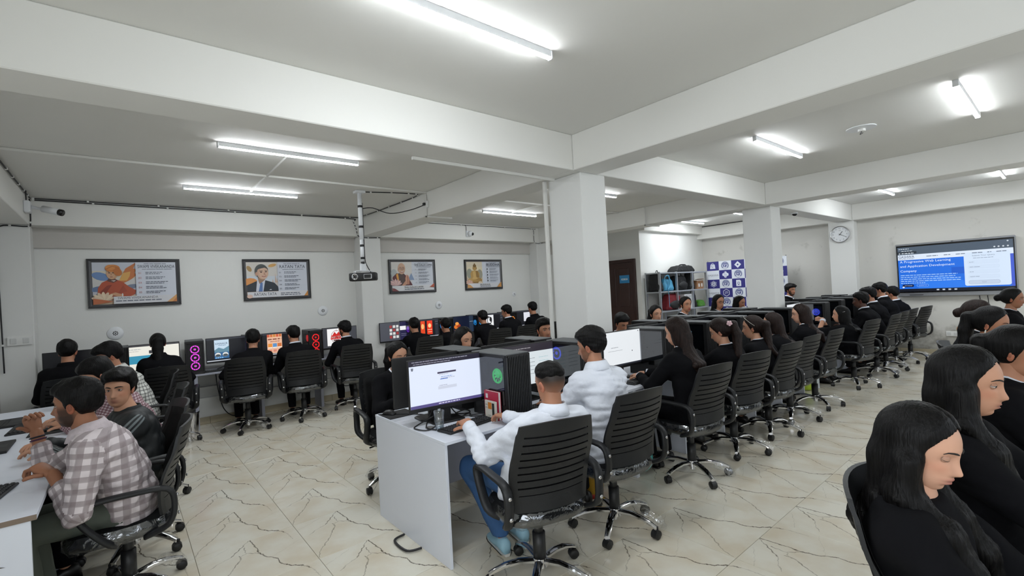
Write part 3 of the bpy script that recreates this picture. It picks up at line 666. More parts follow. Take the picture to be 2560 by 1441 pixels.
def draw_d(p, W, H_):      # seated golden statue
    sky(p, W, H_, [(208, 212, 222)]); sky(p, W*.46, H_, [(196, 172, 146), (204, 186, 160), (214, 200, 170), (222, 210, 180), (216, 204, 180)])
    p.ell(.07, .30, .07, .1, (150, 152, 136), 14); p.ell(.33, .28, .07, .1, (156, 152, 134), 14); p.ell(.205, .4, .085, .085, (228, 214, 182), 22)
    p.poly([(.05, .1), (.04, .17), (.1, .2), (.31, .2), (.38, .17), (.36, .1)], (150, 116, 64)); p.ell(.2, .17, .17, .045, (178, 142, 82), 20); p.ell(.12, .18, .09, .03, (192, 156, 94), 14, rot=10); p.ell(.29, .18, .09, .03, (166, 130, 74), 14, rot=-10)
    p.poly([(.10, .2), (.09, .3), (.13, .355), (.27, .355), (.32, .3), (.31, .2)], (182, 146, 84)); p.poly([(.16, .21), (.15, .34), (.24, .35), (.26, .21)], (204, 168, 104)); p.poly([(.24, .2), (.22, .355), (.28, .35), (.31, .22)], (150, 116, 64)); p.ell(.2, .2, .07, .025, (206, 170, 108), 14)
    p.ell(.2, .415, .042, .06, (190, 154, 92), 18); p.ell(.2, .455, .043, .03, (120, 94, 54), 16); p.ell(.2, .487, .02, .02, (120, 94, 54), 12); p.line([(.178, .418), (.194, .416)], .004, (96, 70, 40)); p.line([(.206, .416), (.222, .418)], .004, (96, 70, 40)); p.ell(.2, .387, .012, .004, (130, 92, 54), 8)
    for x_ in (.157, .243): p.ell(x_, .405, .008, .03, (160, 124, 70), 8)
    flower(p, .05, .09, .1, (222, 184, 164), (210, 168, 150)); flower(p, .32, .09, .06, (222, 204, 176), (214, 196, 170)); p.rect(0, 0, W, .09, (216, 216, 220)); p.poly([(0, 0), (.14, 0), (.07, .06), (0, .08)], (214, 160, 100))
    p.greek(.56, .76, .515, .007, GRY, 3); p.text('BUDDHA', .50, .45, .055, NAVY, .345); p.greek(.52, .84, .43, .006, GRY, 5)
    quotes(p, W, .50, .385, .14, NAVY, dots=True); p.text('BUDDHA', .31, .045, .034, (84, 78, 74), .26); p.greek(.31, .58, .02, .01, GRY, 5); p.poly([(W, .11), (W, 0), (W-.12, 0), (W-.06, .06)], (214, 152, 84))
poster(.163, 'framed poster of a turbaned figure in saffron robes', draw_a)
poster(1.896, 'framed poster of a figure in dark suit and blue tie', draw_b)
poster(4.235, 'framed poster of a smiling monk with joined palms', draw_c)
poster(5.888, 'framed poster of a golden seated statue', draw_d)

# ------------------------------------------------------------------ door, rack, banner
DW = mat('dark_brown_wood', (52, 28, 22), .35, var=.2, vscale=8, stretch=(1, 1, .15))
d = struct('door_1', MB().box(8.84, 8.9, 6.32, 6.39, 0, 2.2, .004).box(8.84, 8.9, 7.24, 7.31, 0, 2.2, .004).box(8.84, 8.9, 6.39, 7.24, 2.13, 2.2, .004), DW, 'dark brown panelled wooden door with blue sign')
leaf = MB().box(8.862, 8.895, 6.392, 7.238, .01, 2.128, .003).obj('door_leaf', DW, d)
for z0, z1 in ((.18, .95), (1.12, 2.0)):
    for y0, y1 in ((6.5, 6.77), (6.87, 7.13)): MB().box(8.852, 8.864, y0, y1, z0, z1, .006).obj('panel', DW, leaf)
MB().tube([(8.85, 7.06, .95), (8.82, 7.06, .96), (8.82, 7.06, 1.14), (8.85, 7.06, 1.15)], .01, 8).obj('door_handle', mat('dull_brass', (150, 128, 90), .35, 1.), leaf, True)
p = Print((8.851, 6.75, 1.66), (0, -1, 0), (0, 0, 1)); p.rect(0, 0, .27, .18, (44, 128, 178)).rect(.05, .07, .22, .105, (218, 226, 232)).greek(.06, .21, .08, .016, (110, 140, 160), 2); p.obj('door_sign', leaf)
GALV = mat('galvanised_slotted_steel', (186, 190, 194), .4, .6)
rk = thing('shelving_rack', 'grey slotted-steel rack crammed with bags beside the banner', 'shelving rack', (0, 0, 0))
RX = (9.0, 9.68, 10.35, 11.0); RY = (5.8, 6.14)
for x in RX:
    for y in RY:
        MB().box(x-.002, x+.038, y-.002, y+.002, 0, 1.86).box(x-.002, x+.002, y-.002, y+.038, 0, 1.86).obj('post', GALV, rk)
for z in (.1, .56, 1.0, 1.43, 1.85):
    MB().box(9.0, 11.04, RY[0]-.004, RY[1], z-.03, z, .003).obj('shelf', GALV, rk)
MB().box(9.0, 11.04, 6.14, 6.145, .1, 1.85).obj('back_sheet', mat('grey_board', (160, 160, 156), .7), rk)
def sdf_obj(name, fn, lo, hi, h, m, parent=None, disp=None):
    v, f = surfnet(fn, lo, hi, h)
    if disp is not None: v = v+disp(v)
    return link(name, np_mesh(name, v, f, m), parent)
CLB = mat('black_bag_fabric', (22, 23, 25), .75, bump=.3, bscale=90); CLR = mat('maroon_bag_fabric', (122, 22, 34), .7, bump=.3, bscale=90); CLU = mat('sky_blue_bag_leather', (74, 152, 190), .5, bump=.1, bscale=40); CLG = mat('green_bag_fabric', (88, 150, 56), .7, bump=.2, bscale=80)
def bag(name, label, c, r, m, seed, rot=0, handle=None, pocket=None, h=.016, strap=True):
    t = thing(name, label, 'bag', c, rot, 'bags on the shelving rack')
    def fn(P):
        rr = min(r)*.55; sl = 1-.28*np.clip(P[:, 2]/(2*r[2]), 0, 1); q = np.abs(P-np.array([0, 0, r[2]]))/np.stack([sl, sl, np.ones(len(P))], 1)-(np.array(r)-rr)
        d = np.linalg.norm(np.maximum(q, 0), axis=1)+np.minimum(q.max(1), 0)-rr
        return smax(d+.012*wob(P, 22, seed)+.006*(1-2*np.abs(wob(P, 45, seed+1))), -P[:, 2]+.002, .01)
    sdf_obj('body', fn, (-r[0]*1.35, -r[1]*1.35, -.02), (r[0]*1.35, r[1]*1.35, r[2]*2.3), h, m, t)
    if pocket: sdf_obj('pocket', lambda P: ellip(P, (0, -r[1]*.95, r[2]*.7), (r[0]*.75, .05, r[2]*.5))+.008*wob(P, 20, seed+3), (-r[0], -r[1]-.08, 0), (r[0], 0, r[2]*1.5), h, pocket, t)
    if strap: MB().tube(catmull([(-r[0]*.4, -r[1]*.2, r[2]*1.9), (-r[0]*.2, -r[1]*.3, r[2]*2.3), (r[0]*.25, -r[1]*.3, r[2]*2.25), (r[0]*.4, -r[1]*.2, r[2]*1.9)], 5), .012, 6, flat=.5).obj('handle', handle or CLB, t, True)
    return t
bag('black_backpack', 'black backpack bulging out of the left end of the rack', (9.08, 5.96, 1.43), (.10, .16, .2), CLB, 1)
t = bag('blue_handbag', 'sky blue handbag with looped strap on the upper shelf', (9.42, 5.95, 1.43), (.24, .13, .14), CLU, 2, strap=False)
MB().tube(catmull([(-.2, -.1, .2), (-.2, -.15, .32), (-.08, -.16, .33), (-.04, -.15, .15), (-.12, -.16, .03)], 6), .016, 6, flat=.4).obj('strap', CLU, t, True)
MB().tube(catmull([(-.12, -.16, .03), (-.13, -.175, -.1), (-.12, -.175, -.36)], 4), .009, 6, flat=.4).obj('strap_tail', CLU, t, True)
bag('black_rucksack', 'black rucksack in the middle of the upper shelf', (9.98, 5.95, 1.43), (.26, .13, .17), CLB, 3, pocket=CLB)
bag('black_shoulder_bag', 'flat black bag lying on top of the rack', (10.15, 5.95, 1.85), (.42, .15, .075), CLB, 4)
bag('upright_black_bag', 'narrow black bag standing beside the cardboard box', (10.42, 5.93, 1.43), (.09, .12, .2), CLB, 8)
bag('maroon_backpack', 'maroon and black backpack on the lower shelf', (9.62, 5.93, 1.0), (.30, .12, .18), CLR, 5, pocket=CLB)
bag('small_black_bag', 'small black bag behind the green one on the lower shelf', (10.55, 5.98, 1.0), (.13, .12, .17), CLB, 6)
bag('green_bag', 'small green bag at the right end of the lower shelf', (10.85, 5.95, 1.0), (.15, .12, .075), CLG, 7, strap=False)
CARD = mat('brown_cardboard', (150, 110, 78), .8, var=.08)
t = thing('cardboard_box', 'open brown cardboard box at the right end of the upper shelf', 'box', (10.78, 5.97, 1.43), group='bags on the shelving rack')
MB().box(-.15, .15, -.13, .13, 0, .2, .003).obj('carton', CARD, t)
MB().box(-.15, .15, -.2, -.13, .198, .204, T=Matrix.Rotation(R(-12), 4, 'X')).obj('flap', CARD, t); MB().box(-.22, -.15, -.13, .13, .198, .204).obj('flap', CARD, t)
for x in (-.09, .04): MB().box(x, x+.06, -.1312, -.1303, .05, .13).obj('paper_label', mat('white_paper', (222, 222, 218), .7), t)
t = thing('white_carton', 'white printed carton on the lower shelf beside the maroon backpack', 'box', (10.2, 5.96, 1.0)); MB().box(-.16, .16, -.12, .12, 0, .33, .003).obj('carton', mat('white_carton_board', (214, 216, 218), .6), t)
p = Print((-.16, -.121, 0), (1, 0, 0), (0, 0, 1)); p.rect(.04, .27, .12, .29, (70, 72, 76)).greek(.17, .29, .27, .01, (120, 122, 126), 3); p.rect(.25, .16, .255, .23, (60, 60, 64)).rect(.235, .19, .275, .195, (60, 60, 64)); p.obj('print', t)

NV = (46, 44, 118); WH = (216, 220, 228)
bn = thing('logo_banner', 'blue and white checkered logo backdrop standing by the rack', 'banner', (11.2, 5.87, 0))
CW, CH, NR, NC = .304, .219, 9, 6
MB().box(-.002, .006, -CW*NC, 0, 2.07-CH*NR, 2.07).obj('sheet', mat('banner_vinyl', (206, 208, 214), .5), bn)
for y in (-.02, -CW*NC+.02): MB().box(.006, .03, y-.012, y+.012, 0, 2.09).obj('stand_pole', STEEL, bn)
MB().box(.006, .26, -.05, -.01, 0, .02).obj('foot', STEEL, bn); MB().box(.006, .26, -CW*NC+.01, -CW*NC+.05, 0, .02).obj('foot', STEEL, bn)
p = Print((-.0025, 0, 2.07), (0, -1, 0), (0, 0, 1), step=.0004)
def seal(cx, cy):
    r = .095; p.ell(cx, cy, r, r, (84, 94, 140), 24); p.ell(cx, cy, r*.93, r*.93, WH, 24); p.ell(cx, cy, r*.88, r*.88, (84, 94, 140), 24); p.ell(cx, cy, r*.68, r*.68, WH, 24)
    p.poly([(cx-.055, cy+.03), (cx+.055, cy+.03), (cx+.03, cy-.035), (cx, cy-.055), (cx-.035, cy-.03)], (52, 62, 122)); p.ell(cx, cy+.035, .05, .016, (52, 62, 122), 14); p.rect(cx-.045, cy+.012, cx+.045, cy+.024, WH); p.rect(cx-.012, cy-.045, cx+.004, cy+.02, WH)
    p.poly([(cx-.07, cy-.06), (cx+.07, cy-.06), (cx+.055, cy-.08), (cx-.055, cy-.08)], WH)
def logo(k, cx, cy):
    if k == 0:
        p.poly([(cx-.07, cy-.065), (cx+.065, cy-.065), (cx+.05, cy+.04), (cx-.052, cy+.045)], WH); p.ring(cx, cy+.045, .025, .025, .01, WH, 14); p.text('S', cx-.018, cy-.045, .07, NV, .04, 'c'); p.line([(cx+.028, cy-.06), (cx+.022, cy+.04)], .004, NV)
    elif k == 1: p.poly([(cx-.08, cy), (cx, cy-.08), (cx+.08, cy), (cx, cy+.08)], WH); p.ell(cx, cy, .02, .02, NV, 12)
    elif k == 2:
        p.rrect(cx-.032, cy-.075, cx+.032, cy+.075, .025, WH); p.rrect(cx-.075, cy-.035, cx+.075, cy+.035, .025, WH); p.line([(cx-.035, cy+.035), (cx+.01, cy+.035)], .007, NV); p.line([(cx-.01, cy-.038), (cx+.035, cy-.038)], .007, NV); p.line([(cx-.035, cy-.002), (cx+.035, cy-.002)], .007, NV); p.ell(cx-.014, cy+.057, .008, .008, NV, 8); p.ell(cx+.014, cy-.057, .008, .008, NV, 8)
    elif k == 3:
        for q in (30, 90, 150): p.ring(cx, cy, .075, .03, .011, WH, 22, q)
        p.ring(cx, cy, .018, .018, .009, WH, 12)
    elif k == 4: p.rrect(cx-.058, cy-.075, cx+.058, cy+.075, .014, WH); p.poly([(cx+.03, cy+.076), (cx+.06, cy+.076), (cx+.06, cy+.045)], NV); p.ring(cx, cy-.002, .022, .028, .009, NV, 14); p.line([(cx, cy-.03), (cx, cy-.05)], .018, NV)
    else:
        h = [(cx+.08*math.sin(R(60*i)), cy+.085*math.cos(R(60*i))) for i in range(7)]; p.line(h, .012, WH); p.text('JS', cx, cy-.032, .066, WH, .075, 'c')
seq = {(0, 0): 0, (0, 2): 1, (1, 1): 2, (2, 0): 3, (2, 2): 4, (3, 1): 5}
for r_ in range(NR):
    for c_ in range(NC):
        x0, y0 = c_*CW, -(r_+1)*CH; cx, cy = x0+CW/2, y0+CH/2; p.k = 1
        if (r_+c_) % 2 == 0:
            p.rect(x0, y0, x0+CW, y0+CH, NV)
            if r_ < 6: logo(seq.get((r_, c_), (r_*2+c_) % 6), cx, cy)
        else:
            p.rect(x0, y0, x0+CW, y0+CH, WH)
            if r_ < 6:
                if c_ == 0: p.text('GASHWA', cx, cy-.02, .034, (66, 68, 84), .265, 'c'); p.greek(x0+.09, x0+.27, cy-.032, .004, (120, 122, 136), 4)
                else: seal(cx, cy)
p.obj('print', bn)

# ------------------------------------------------------------------ interactive display, clock, sockets
tv = thing('interactive_display', 'large wall display showing a blue web page', 'display', (XR, 1.44, 1.61))
ALU = mat('grey_aluminium', (150, 152, 156), .35, .6)
W2, H2 = .795, .5
MB().box(-.1, -.02, -W2, W2, -H2, H2, .008).obj('frame', ALU, tv); MB().box(-.02, 0, -.5, .5, -.3, .3).obj('wall_mount', BLK, tv)
MB().box(-.102, -.099, -W2+.012, W2-.012, -H2+.07, H2-.028).obj('glass', BLKG, tv)
MB().box(-.106, -.099, .42, .62, -H2+.025, -H2+.035).obj('pen_tray', BLK, tv); MB().box(-.106, -.099, -.03, .0, H2-.02, H2-.01).obj('lens', BLK, tv)
G = .5
p = Print((-.1025, W2-.03, -H2+.095), (0, -1, 0), (0, 0, 1), G, .0005); W, H_ = 1.53, .845
p.rect(0, 0, W, H_, (16, 20, 34)); p.rect(0, .05, W, .64, (30, 110, 226)); p.ell(.62, .05, .34, .22, (44, 124, 238), 24, 0, 180); p.rect(.75, .30, .92, .42, (22, 92, 206)); p.rect(1.49, .05, W, .6, (66, 92, 206))
p.rect(0, .70, W, H_, (76, 90, 106)); p.rect(0, .72, .28, .76, (40, 48, 58)); p.rect(0, .6, W, .70, (222, 234, 250)); p.rrect(.92, .075, 1.49, .66, .03, (214, 230, 250))
p.greek(.02, .17, .805, .012, (214, 222, 230), 6); p.greek(.06, .22, .765, .012, (200, 208, 216), 5); p.greek(.06, .24, .72, .012, (206, 214, 222), 4)
for i, x in enumerate((.03, .08, .13, .17, .21)): p.ell(x, .727, .011, .011, (206, 214, 222), 8)
for i, x in enumerate((1.31, 1.36, 1.415, 1.47)): p.ell(x, .735, .013, .013, (206, 214, 222), 8)
p.ell(1.47, .82, .012, .012, (206, 214, 222), 8)
p.text('GASHWA', .015, .635, .05, (44, 54, 84), .23); p.greek(.015, .24, .618, .006, (90, 100, 124), 7)
for x, w_ in ((.42, .16), (.66, .09), (.82, .12), (1.03, .13), (1.22, .05), (1.33, .12)): p.greek(x, x+w_, .645, .012, (96, 108, 130), 2)
p.text('A Progressive Web Learning', .03, .53, .055, (228, 240, 255), .72); p.text('and Application Development', .03, .445, .055, (228, 240, 255), .77); p.text('Company', .03, .355, .055, (228, 240, 255), .24)
for i in range(5): p.greek(.03, .03+(.80, .77, .84, .84, .36)[i], .30-.037*i, .013, (170, 204, 248), 14)
p.rrect(.05, .085, .22, .135, .024, (10, 24, 70)); p.text('GET STARTED', .085, .103, .014, (214, 226, 246), .11); p.ell(.065, .082, .017, .015, (236, 242, 250), 10)
p.rrect(.26, .085, .43, .135, .024, (150, 200, 255)); p.rrect(.264, .089, .426, .131, .02, (30, 110, 226)); p.text('CONTACT US', .29, .103, .014, (190, 220, 255), .11)
p.text('Submit Your Query', 1.03, .585, .03, (112, 124, 146), .28); p.greek(1.04, 1.29, .555, .008, (140, 152, 172), 7)
for i in range(4): p.rrect(.97, .46-.085*i, 1.36, .52-.085*i, .025, (196, 210, 232)); p.rrect(.972, .462-.085*i, 1.358, .518-.085*i, .024, (210, 226, 247)); p.greek(.99, .99+(.06, .13, .05, .12)[i], .485-.085*i, .008, (140, 152, 172), 2)
p.rrect(.97, .105, 1.36, .17, .03, (150, 160, 180)); p.rrect(.973, .108, 1.357, .167, .028, (196, 210, 232)); p.text('Send', 1.165, .13, .014, (110, 122, 144), .05, 'c')
p.rect(0, 0, W, .05, (14, 18, 32))
for i, x in enumerate((.54, .62, .70, .78)): p.rect(x, .012, x+.035, .036, (200, 206, 214))
p.obj('screen', tv)
for y in (.0, -.1): cable([(XR-.03, 1.44-.32+y, 1.1), (XR-.04, 1.44-.33+y, .9), (XR-.04, 1.44-.3+y, .5)], 'black lead hanging below the display, %s one' % ('left' if y == 0 else 'right'), r=.007)
ck = thing('wall_clock', 'round white wall clock with silver rim on the column', 'clock', (11.4, 3.085, 2.42))
def disc(r, x, n=32, rx=.5): return [(x, -r*math.cos(2*math.pi*k/n), r*math.sin(2*math.pi*k/n)) for k in range(n)]
MB().loft([disc(.17, 0), disc(.172, -.03), disc(.165, -.042), disc(.155, -.038), disc(.155, -.02)], True).obj('rim', STEEL, ck, True)
MB().loft([disc(.157, -.018), disc(.157, -.022)]).obj('face', mat('clock_face', (228, 230, 232), .5), ck)
p = Print((-.0225, 0, 0), (0, -1, 0), (0, 0, 1))
for h in range(1, 13): a = R(90-30*h); p.k = 1; p.text(str(h), .12*math.cos(a), .12*math.sin(a)-.013, .026, (40, 42, 46), None, 'c')
p.rect(-.02, .075, .02, .08, (70, 72, 76)); p.obj('numerals', ck)
for nm, a, L_, w_ in (('hour_hand', 90-30*1.33, .075, .009), ('minute_hand', 90-6*20, .115, .006)):
    q = Print((-.026, 0, 0), (0, -1, 0), (0, 0, 1)); c_, s_ = math.cos(R(a)), math.sin(R(a)); q.line([(-.025*c_, -.025*s_), (L_*c_, L_*s_)], w_, (26, 28, 30)); q.obj(nm, ck)
def switchboard(name, label, loc, w_, h_, ax, plug=False):
    t = thing(name, label, 'socket', loc)
    if ax == 'x': MB().box(-.02, 0, -w_/2, w_/2, -h_/2, h_/2, .004).obj('plate', CLIP, t); f = lambda u: MB().box(-.025, -.018, u-.025, u+.025, -h_*.3, h_*.3, .002)
    else: MB().box(-w_/2, w_/2, -.02, 0, -h_/2, h_/2, .004).obj('plate', CLIP, t); f = lambda u: MB().box(u-.025, u+.025, -.025, -.018, -h_*.3, h_*.3, .002)
    n = int(w_/.07)
    for k in range(n): f(-w_/2+w_*(k+.5)/n).obj('module', mat('socket_module', (205, 206, 204), .5), t)
    if plug: (MB().box(-.06, -.02, -w_*.3-.02, -w_*.3+.02, -.02, .02, .005) if ax == 'x' else MB().box(w_*.3-.02, w_*.3+.02, -.06, -.02, -.02, .02, .005)).obj('plug', CABLE, t)
    return t
switchboard('switchboard', 'white switchboard with black plug low on the stained wall', (XR, 1.46, .41), .26, .09, 'x', True)
switchboard('switch_box', 'white switch box on the left corner column', (-.9, 7.72, 1.35), .2, .1, 'y')
switchboard('double_socket', 'white socket with two black plugs under the second bench', (4.2, YN-.1, .42), .2, .09, 'y', True)
# ------------------------------------------------------------------ desks
LAM = mat('white_laminate', (224, 228, 238), .35); EDGE = mat('brown_edge_band', (128, 112, 98), .6); LAMG = mat('grey_laminate', (176, 178, 190), .4)
Y0D, Y1D = 2.41, 3.40
SEATS = [1.43, 2.19, 3.28, 4.03, 4.78, 5.53, 6.28, 7.60, 8.35, 9.10, 9.85, 10.60]
desk_words = ['nearest white desk unit with the plastic tumbler at its end', 'second white desk unit just before the first column', 'white desk unit wrapped around the first column', 'white desk unit with two stickers on its tower',
              'white desk unit in front of the person with pink flower clip', 'white desk unit by the person with sunglasses pushed up', 'white desk unit just before the second column', 'white desk unit at the person with clasped hands',
              'white desk unit beyond the person with clasped hands', 'white desk unit third from the clock wall', 'white desk unit second from the clock wall', 'white desk unit closest to the clock wall']
for i, x in enumerate(SEATS):
    x1 = SEATS[i+1] if i+1 < len(SEATS) and SEATS[i+1]-x < .8 else (3.28 if i == 1 else 7.05 if i == 6 else x+.75)
    t = thing('desk_unit', desk_words[i], 'desk', (x, Y0D, 0), group='white double-sided desk units of the middle row')
    D = Y1D-Y0D; w_ = x1-x
    holes = {2: (0, .345), 1: None}
    nc = {2: .355, 7: .205}.get(i)
    if nc:     # worktop notched around the column
        MB().box(0, w_, 0, .45, .73, .75, .002).box(nc, w_, .45, .89, .73, .75).box(0, w_, .89, D, .73, .75, .002).obj('worktop', LAM, t)
    else: MB().box(0, w_, 0, D, .73, .75, .002).obj('worktop', LAM, t)
    MB().box(0, w_, -.002, 0, .731, .749).obj('edge_band', LAM if i else LAM, t)
    MB().box(0, .018, .005, D-.005 if not nc else .45, 0, .73, .001).obj('side_panel', LAM, t)
    MB().box(.018, w_, D/2-.05, D/2-.032, .25 if i else .3, .73).obj('modesty_panel', LAMG, t) if not nc else MB().box(nc+.005, w_, .46, .475, .25, .73).obj('modesty_panel', LAMG, t)
    if i in (1, 6, 11): MB().box(w_-.018, w_, .005, D-.005, 0, .73, .001).obj('side_panel', LAM, t)
# loop of flex poking out from under the end panel
cable([(1.415, 2.98, .012), (1.33, 2.95, .012), (1.33, 2.78, .012), (1.415, 2.74, .012)], 'black flex looping out on the floor under the end panel', r=.008)

def bench(name, label, x0, x1, sup, y0=7.45, y1=7.99):
    t = thing(name, label, 'bench desk', (x0, y0, 0))
    MB().box(0, x1-x0, 0, y1-y0-.29, .715, .74, .003).box(.0 if x0 > 3 else .0, x1-x0, y1-y0-.29, y1-y0, .715, .74).obj('worktop', LAMG, t)
    for s_ in sup: MB().box(s_-x0-.02, s_-x0+.02, .01, y1-y0-.21, 0, .715, .002).obj('support_panel', LAMG, t)
    return t
bench('bench_desk', 'long grey-white bench under the first two posters', -.76, 3.1, (-.4, .72, 1.5, 2.32, 3.06))
bench('bench_desk', 'long grey-white bench under the last two posters', 3.53, 7.17, (3.58, 4.4, 5.3, 6.2, 7.1))
t = thing('side_desk', 'white desk along the left wall where the person in plaid shirt sits', 'desk', (-.32, 2.97, 0))
MB().box(-.73, 0, 0, 3.35, .725, .75, .002).obj('worktop', LAM, t); MB().box(-.73, 0, -.002, 0, .726, .749).obj('edge_band', EDGE, t)
for y in (.0, 1.1, 2.2, 3.33): MB().box(-.73, -.02, y+.002, y+.02, 0, .725, .001).obj('side_panel', LAM, t)
MB().box(-.6, -.58, .02, 3.33, .2, .725).obj('modesty_panel', LAMG, t)
p = Print((-.73, -.0005, 0), (1, 0, 0), (0, 0, 1)); LC = (98, 92, 92)     # leaf drawing on the end panel
for pts in ([(.46, .60), (.56, .585), (.63, .555), (.55, .565)], [(.44, .5), (.55, .48), (.67, .42), (.54, .455)], [(.46, .36), (.53, .3), (.57, .2), (.5, .29)], [(.4, .65), (.5, .66), (.56, .63), (.48, .635)]): p.poly(pts, LC)
p.obj('leaf_print', t)

# ------------------------------------------------------------------ office chairs
SEATF = mat('black_seat_fabric', (16, 17, 19), .85, bump=.3, bscale=220, spec=.2); CHB = mat('charcoal_chair_plastic', (28, 29, 31), .42, bump=.12, bscale=350, spec=.35); NET = mat('black_chair_net', (14, 14, 15), .7, spec=.2)
def back_pt(u, w_, off=0.):
    z = .49+.48*w_; hw = .20+.035*math.sin(math.pi*min(1, w_*.85+.1))
    y = -.215+.028*math.sin(math.pi*min(1, w_*1.5))-.105*w_**1.2 + .05*u*u
    return Vector((u*hw, y-off, z-.018*u*u*(w_ > .9)))
def back_strip(u0, u1, w0, w1, nu, nw, th=.014):
    m = MB(); F = [[back_pt(u0+(u1-u0)*i/nu, w0+(w1-w0)*j/nw) for i in range(nu+1)] for j in range(nw+1)]
    B = [[back_pt(u0+(u1-u0)*i/nu, w0+(w1-w0)*j/nw, th) for i in range(nu+1)] for j in range(nw+1)]
    vs = [p for r in F for p in r]+[p for r in B for p in r]; K = (nu+1)*(nw+1); fs = []
    ix = lambda i, j: j*(nu+1)+i
    for j in range(nw):
        for i in range(nu):
            a, b, c, d = ix(i, j), ix(i+1, j), ix(i+1, j+1), ix(i, j+1); fs.append((a, d, c, b)); fs.append((K+a, K+b, K+c, K+d))
    for i in range(nu): fs.append((ix(i, 0), ix(i+1, 0), K+ix(i+1, 0), K+ix(i, 0))); fs.append((ix(i, nw), K+ix(i, nw), K+ix(i+1, nw), ix(i+1, nw)))
    for j in range(nw): fs.append((ix(0, j), K+ix(0, j), K+ix(0, j+1), ix(0, j+1))); fs.append((ix(nu, j), ix(nu, j+1), K+ix(nu, j+1), K+ix(nu, j)))
    return m.add(vs, fs)
def make_chair():
    c = thing('office_chair', '', 'chair')
    def sup(z, s, n=28, e=3.2, dy=0):
        r = []
        for k in range(n):
            a = 2*math.pi*k/n; cx, sx = math.cos(a), math.sin(a)
            r.append((math.copysign(abs(cx)**(2/e), cx)*.245*s, math.copysign(abs(sx)**(2/e), sx)*.235*s+dy+.02, z-(.018*max(0, math.copysign(abs(sx)**(2/e), sx))**2)))
        return r
    st = MB().loft([sup(.395, .80), sup(.40, .93), sup(.425, 1.0), sup(.45, 1.0), sup(.47, .95), sup(.478, .8), sup(.48, .4)])
    o = st.obj('seat', SEATF, c); o.data.shade_smooth()
    m = MB(); rings = []
    for z, s in ((.388, .78), (.392, .95), (.42, 1.035), (.452, 1.03), (.478, .96)):
        rings.append([(x*(1+.014*math.sin(k*2.3+z*90)), y*(1+.014*math.sin(k*3.1+z*70)), zz+.004*math.sin(k*1.7)) for k, (x, y, zz) in enumerate(sup(z, s))])
    m.loft(rings, False); o = m.obj('plastic_cover', FILM, c); o.data.shade_smooth()
    edges = [0, .17]+[.17+.67*k/8 for k in range(1, 9)]+[1.0]
    o = back_strip(-.85, .85, 0, .17, 10, 2).obj('backrest', CHB, c); smooth_auto(o.data, 50); bk = o
    for (u0, u1) in ((-1, -.84), (.84, 1)): o = back_strip(u0, u1, .0, 1, 1, 14).obj('back_rail', CHB, bk); smooth_auto(o.data, 50)
    for k in range(1, len(edges)-1):
        g = .009 if 0 < k else 0
        s_ = back_strip(-.85, .85, edges[k]+g, edges[k+1]-(.009 if k < len(edges)-2 else 0), 10, 2 if k in (0, len(edges)-2) else 1)
        o = s_.obj('back_slat', CHB, bk); smooth_auto(o.data, 50)
    n_ = back_strip(-.84, .84, .17, .86, 10, 6, .002); n_.v = [(x, y+.006, z) for x, y, z in n_.v]; o = n_.obj('back_net', NET, bk); o.data.shade_smooth()
    for s in (-1, 1):
        P = catmull([(s*.225, -.10, .40), (s*.262, -.205, .45), (s*.262, -.235, .55), (s*.268, -.205, .645), (s*.28, -.06, .66), (s*.285, .10, .655), (s*.285, .165, .63), (s*.282, .14, .55), (s*.27, .06, .44), (s*.21, .03, .395)], 4)
        o = MB().tube(P, [.027]*len(P), 8, flat=.55, ref=(1, 0, 0.01)).obj('armrest', CHB, c); o.data.shade_smooth()
        for z, y in ((.60, -.228), (.50, -.232)): MB().sphere((s*.262, y-.020, z), (.011, .006, .011), 8, 5).obj('bolt', STEEL, o, True)
    MB().cyl((0, 0), .026, .2, .40, 12).cyl((0, 0), .036, .1, .27, 12).obj('gas_lift', BLK, c, True)
    MB().box(-.09, .09, -.11, .11, .365, .40, .008).obj('seat_plate', BLK, c); MB().tube([(.05, .02, .375), (.2, .03, .37), (.24, .03, .365)], .007, 6).obj('lever', BLK, c)
    o = MB().cyl((0, 0), .045, .085, .13, 16, 0, .04).cyl((0, 0), .02, .055, .085, 10).obj('hub', CHROME, c); smooth_auto(o.data)
    rings = []
    for x, z, hw, hh in ((.03, .112, .022, .016), (.12, .118, .021, .015), (.2, .105, .02, .014), (.26, .083, .018, .013), (.29, .068, .017, .012)):
        rings.append([(x, hw*math.cos(2*math.pi*k/8+.39)*1.08, z+hh*math.sin(2*math.pi*k/8+.39)*1.08) for k in range(8)])
    leg = MB().loft(rings).mesh('base_leg', CHROME); smooth_auto(leg, 50)
    cs = MB()
    for s in (-1, 1): cs.loft([[(q*math.cos(2*math.pi*k/14), s*y, .027+q*math.sin(2*math.pi*k/14)) for k in range(14)] for q, y in ((.02, .004), (.0265, .006), (.0265, .018), (.02, .023))])
    cs.loft([[(.029*math.cos(a), y, .029+.03*math.sin(a)) for a in [math.pi*k/8-.3 for k in range(11)]] for y in (-.02, .02)]); cs.cyl((.012, 0), .007, .04, .075, 8)
    cm = cs.mesh('castor', BLK); smooth_auto(cm, 45)
    for k in range(5):
        a = 2*math.pi*k/5+.35; link('base_leg', leg, c, None, (0, 0, a)); link('castor', cm, c, (.285*math.cos(a), .285*math.sin(a), 0), (0, 0, a+1.3+k*1.9))
    return c
CH0 = make_chair(); CH_USED = [False]
FILMW = MB().tube(catmull([(.17, 0, .11), (.24, .005, .09), (.29, .0, .05), (.3, .01, .02)], 4), [.03, .036, .042, .036, .03, .034, .04, .036, .034, .03, .035, .03, .02], 9).mesh('film_wrap', FILM); FILMW.shade_smooth()
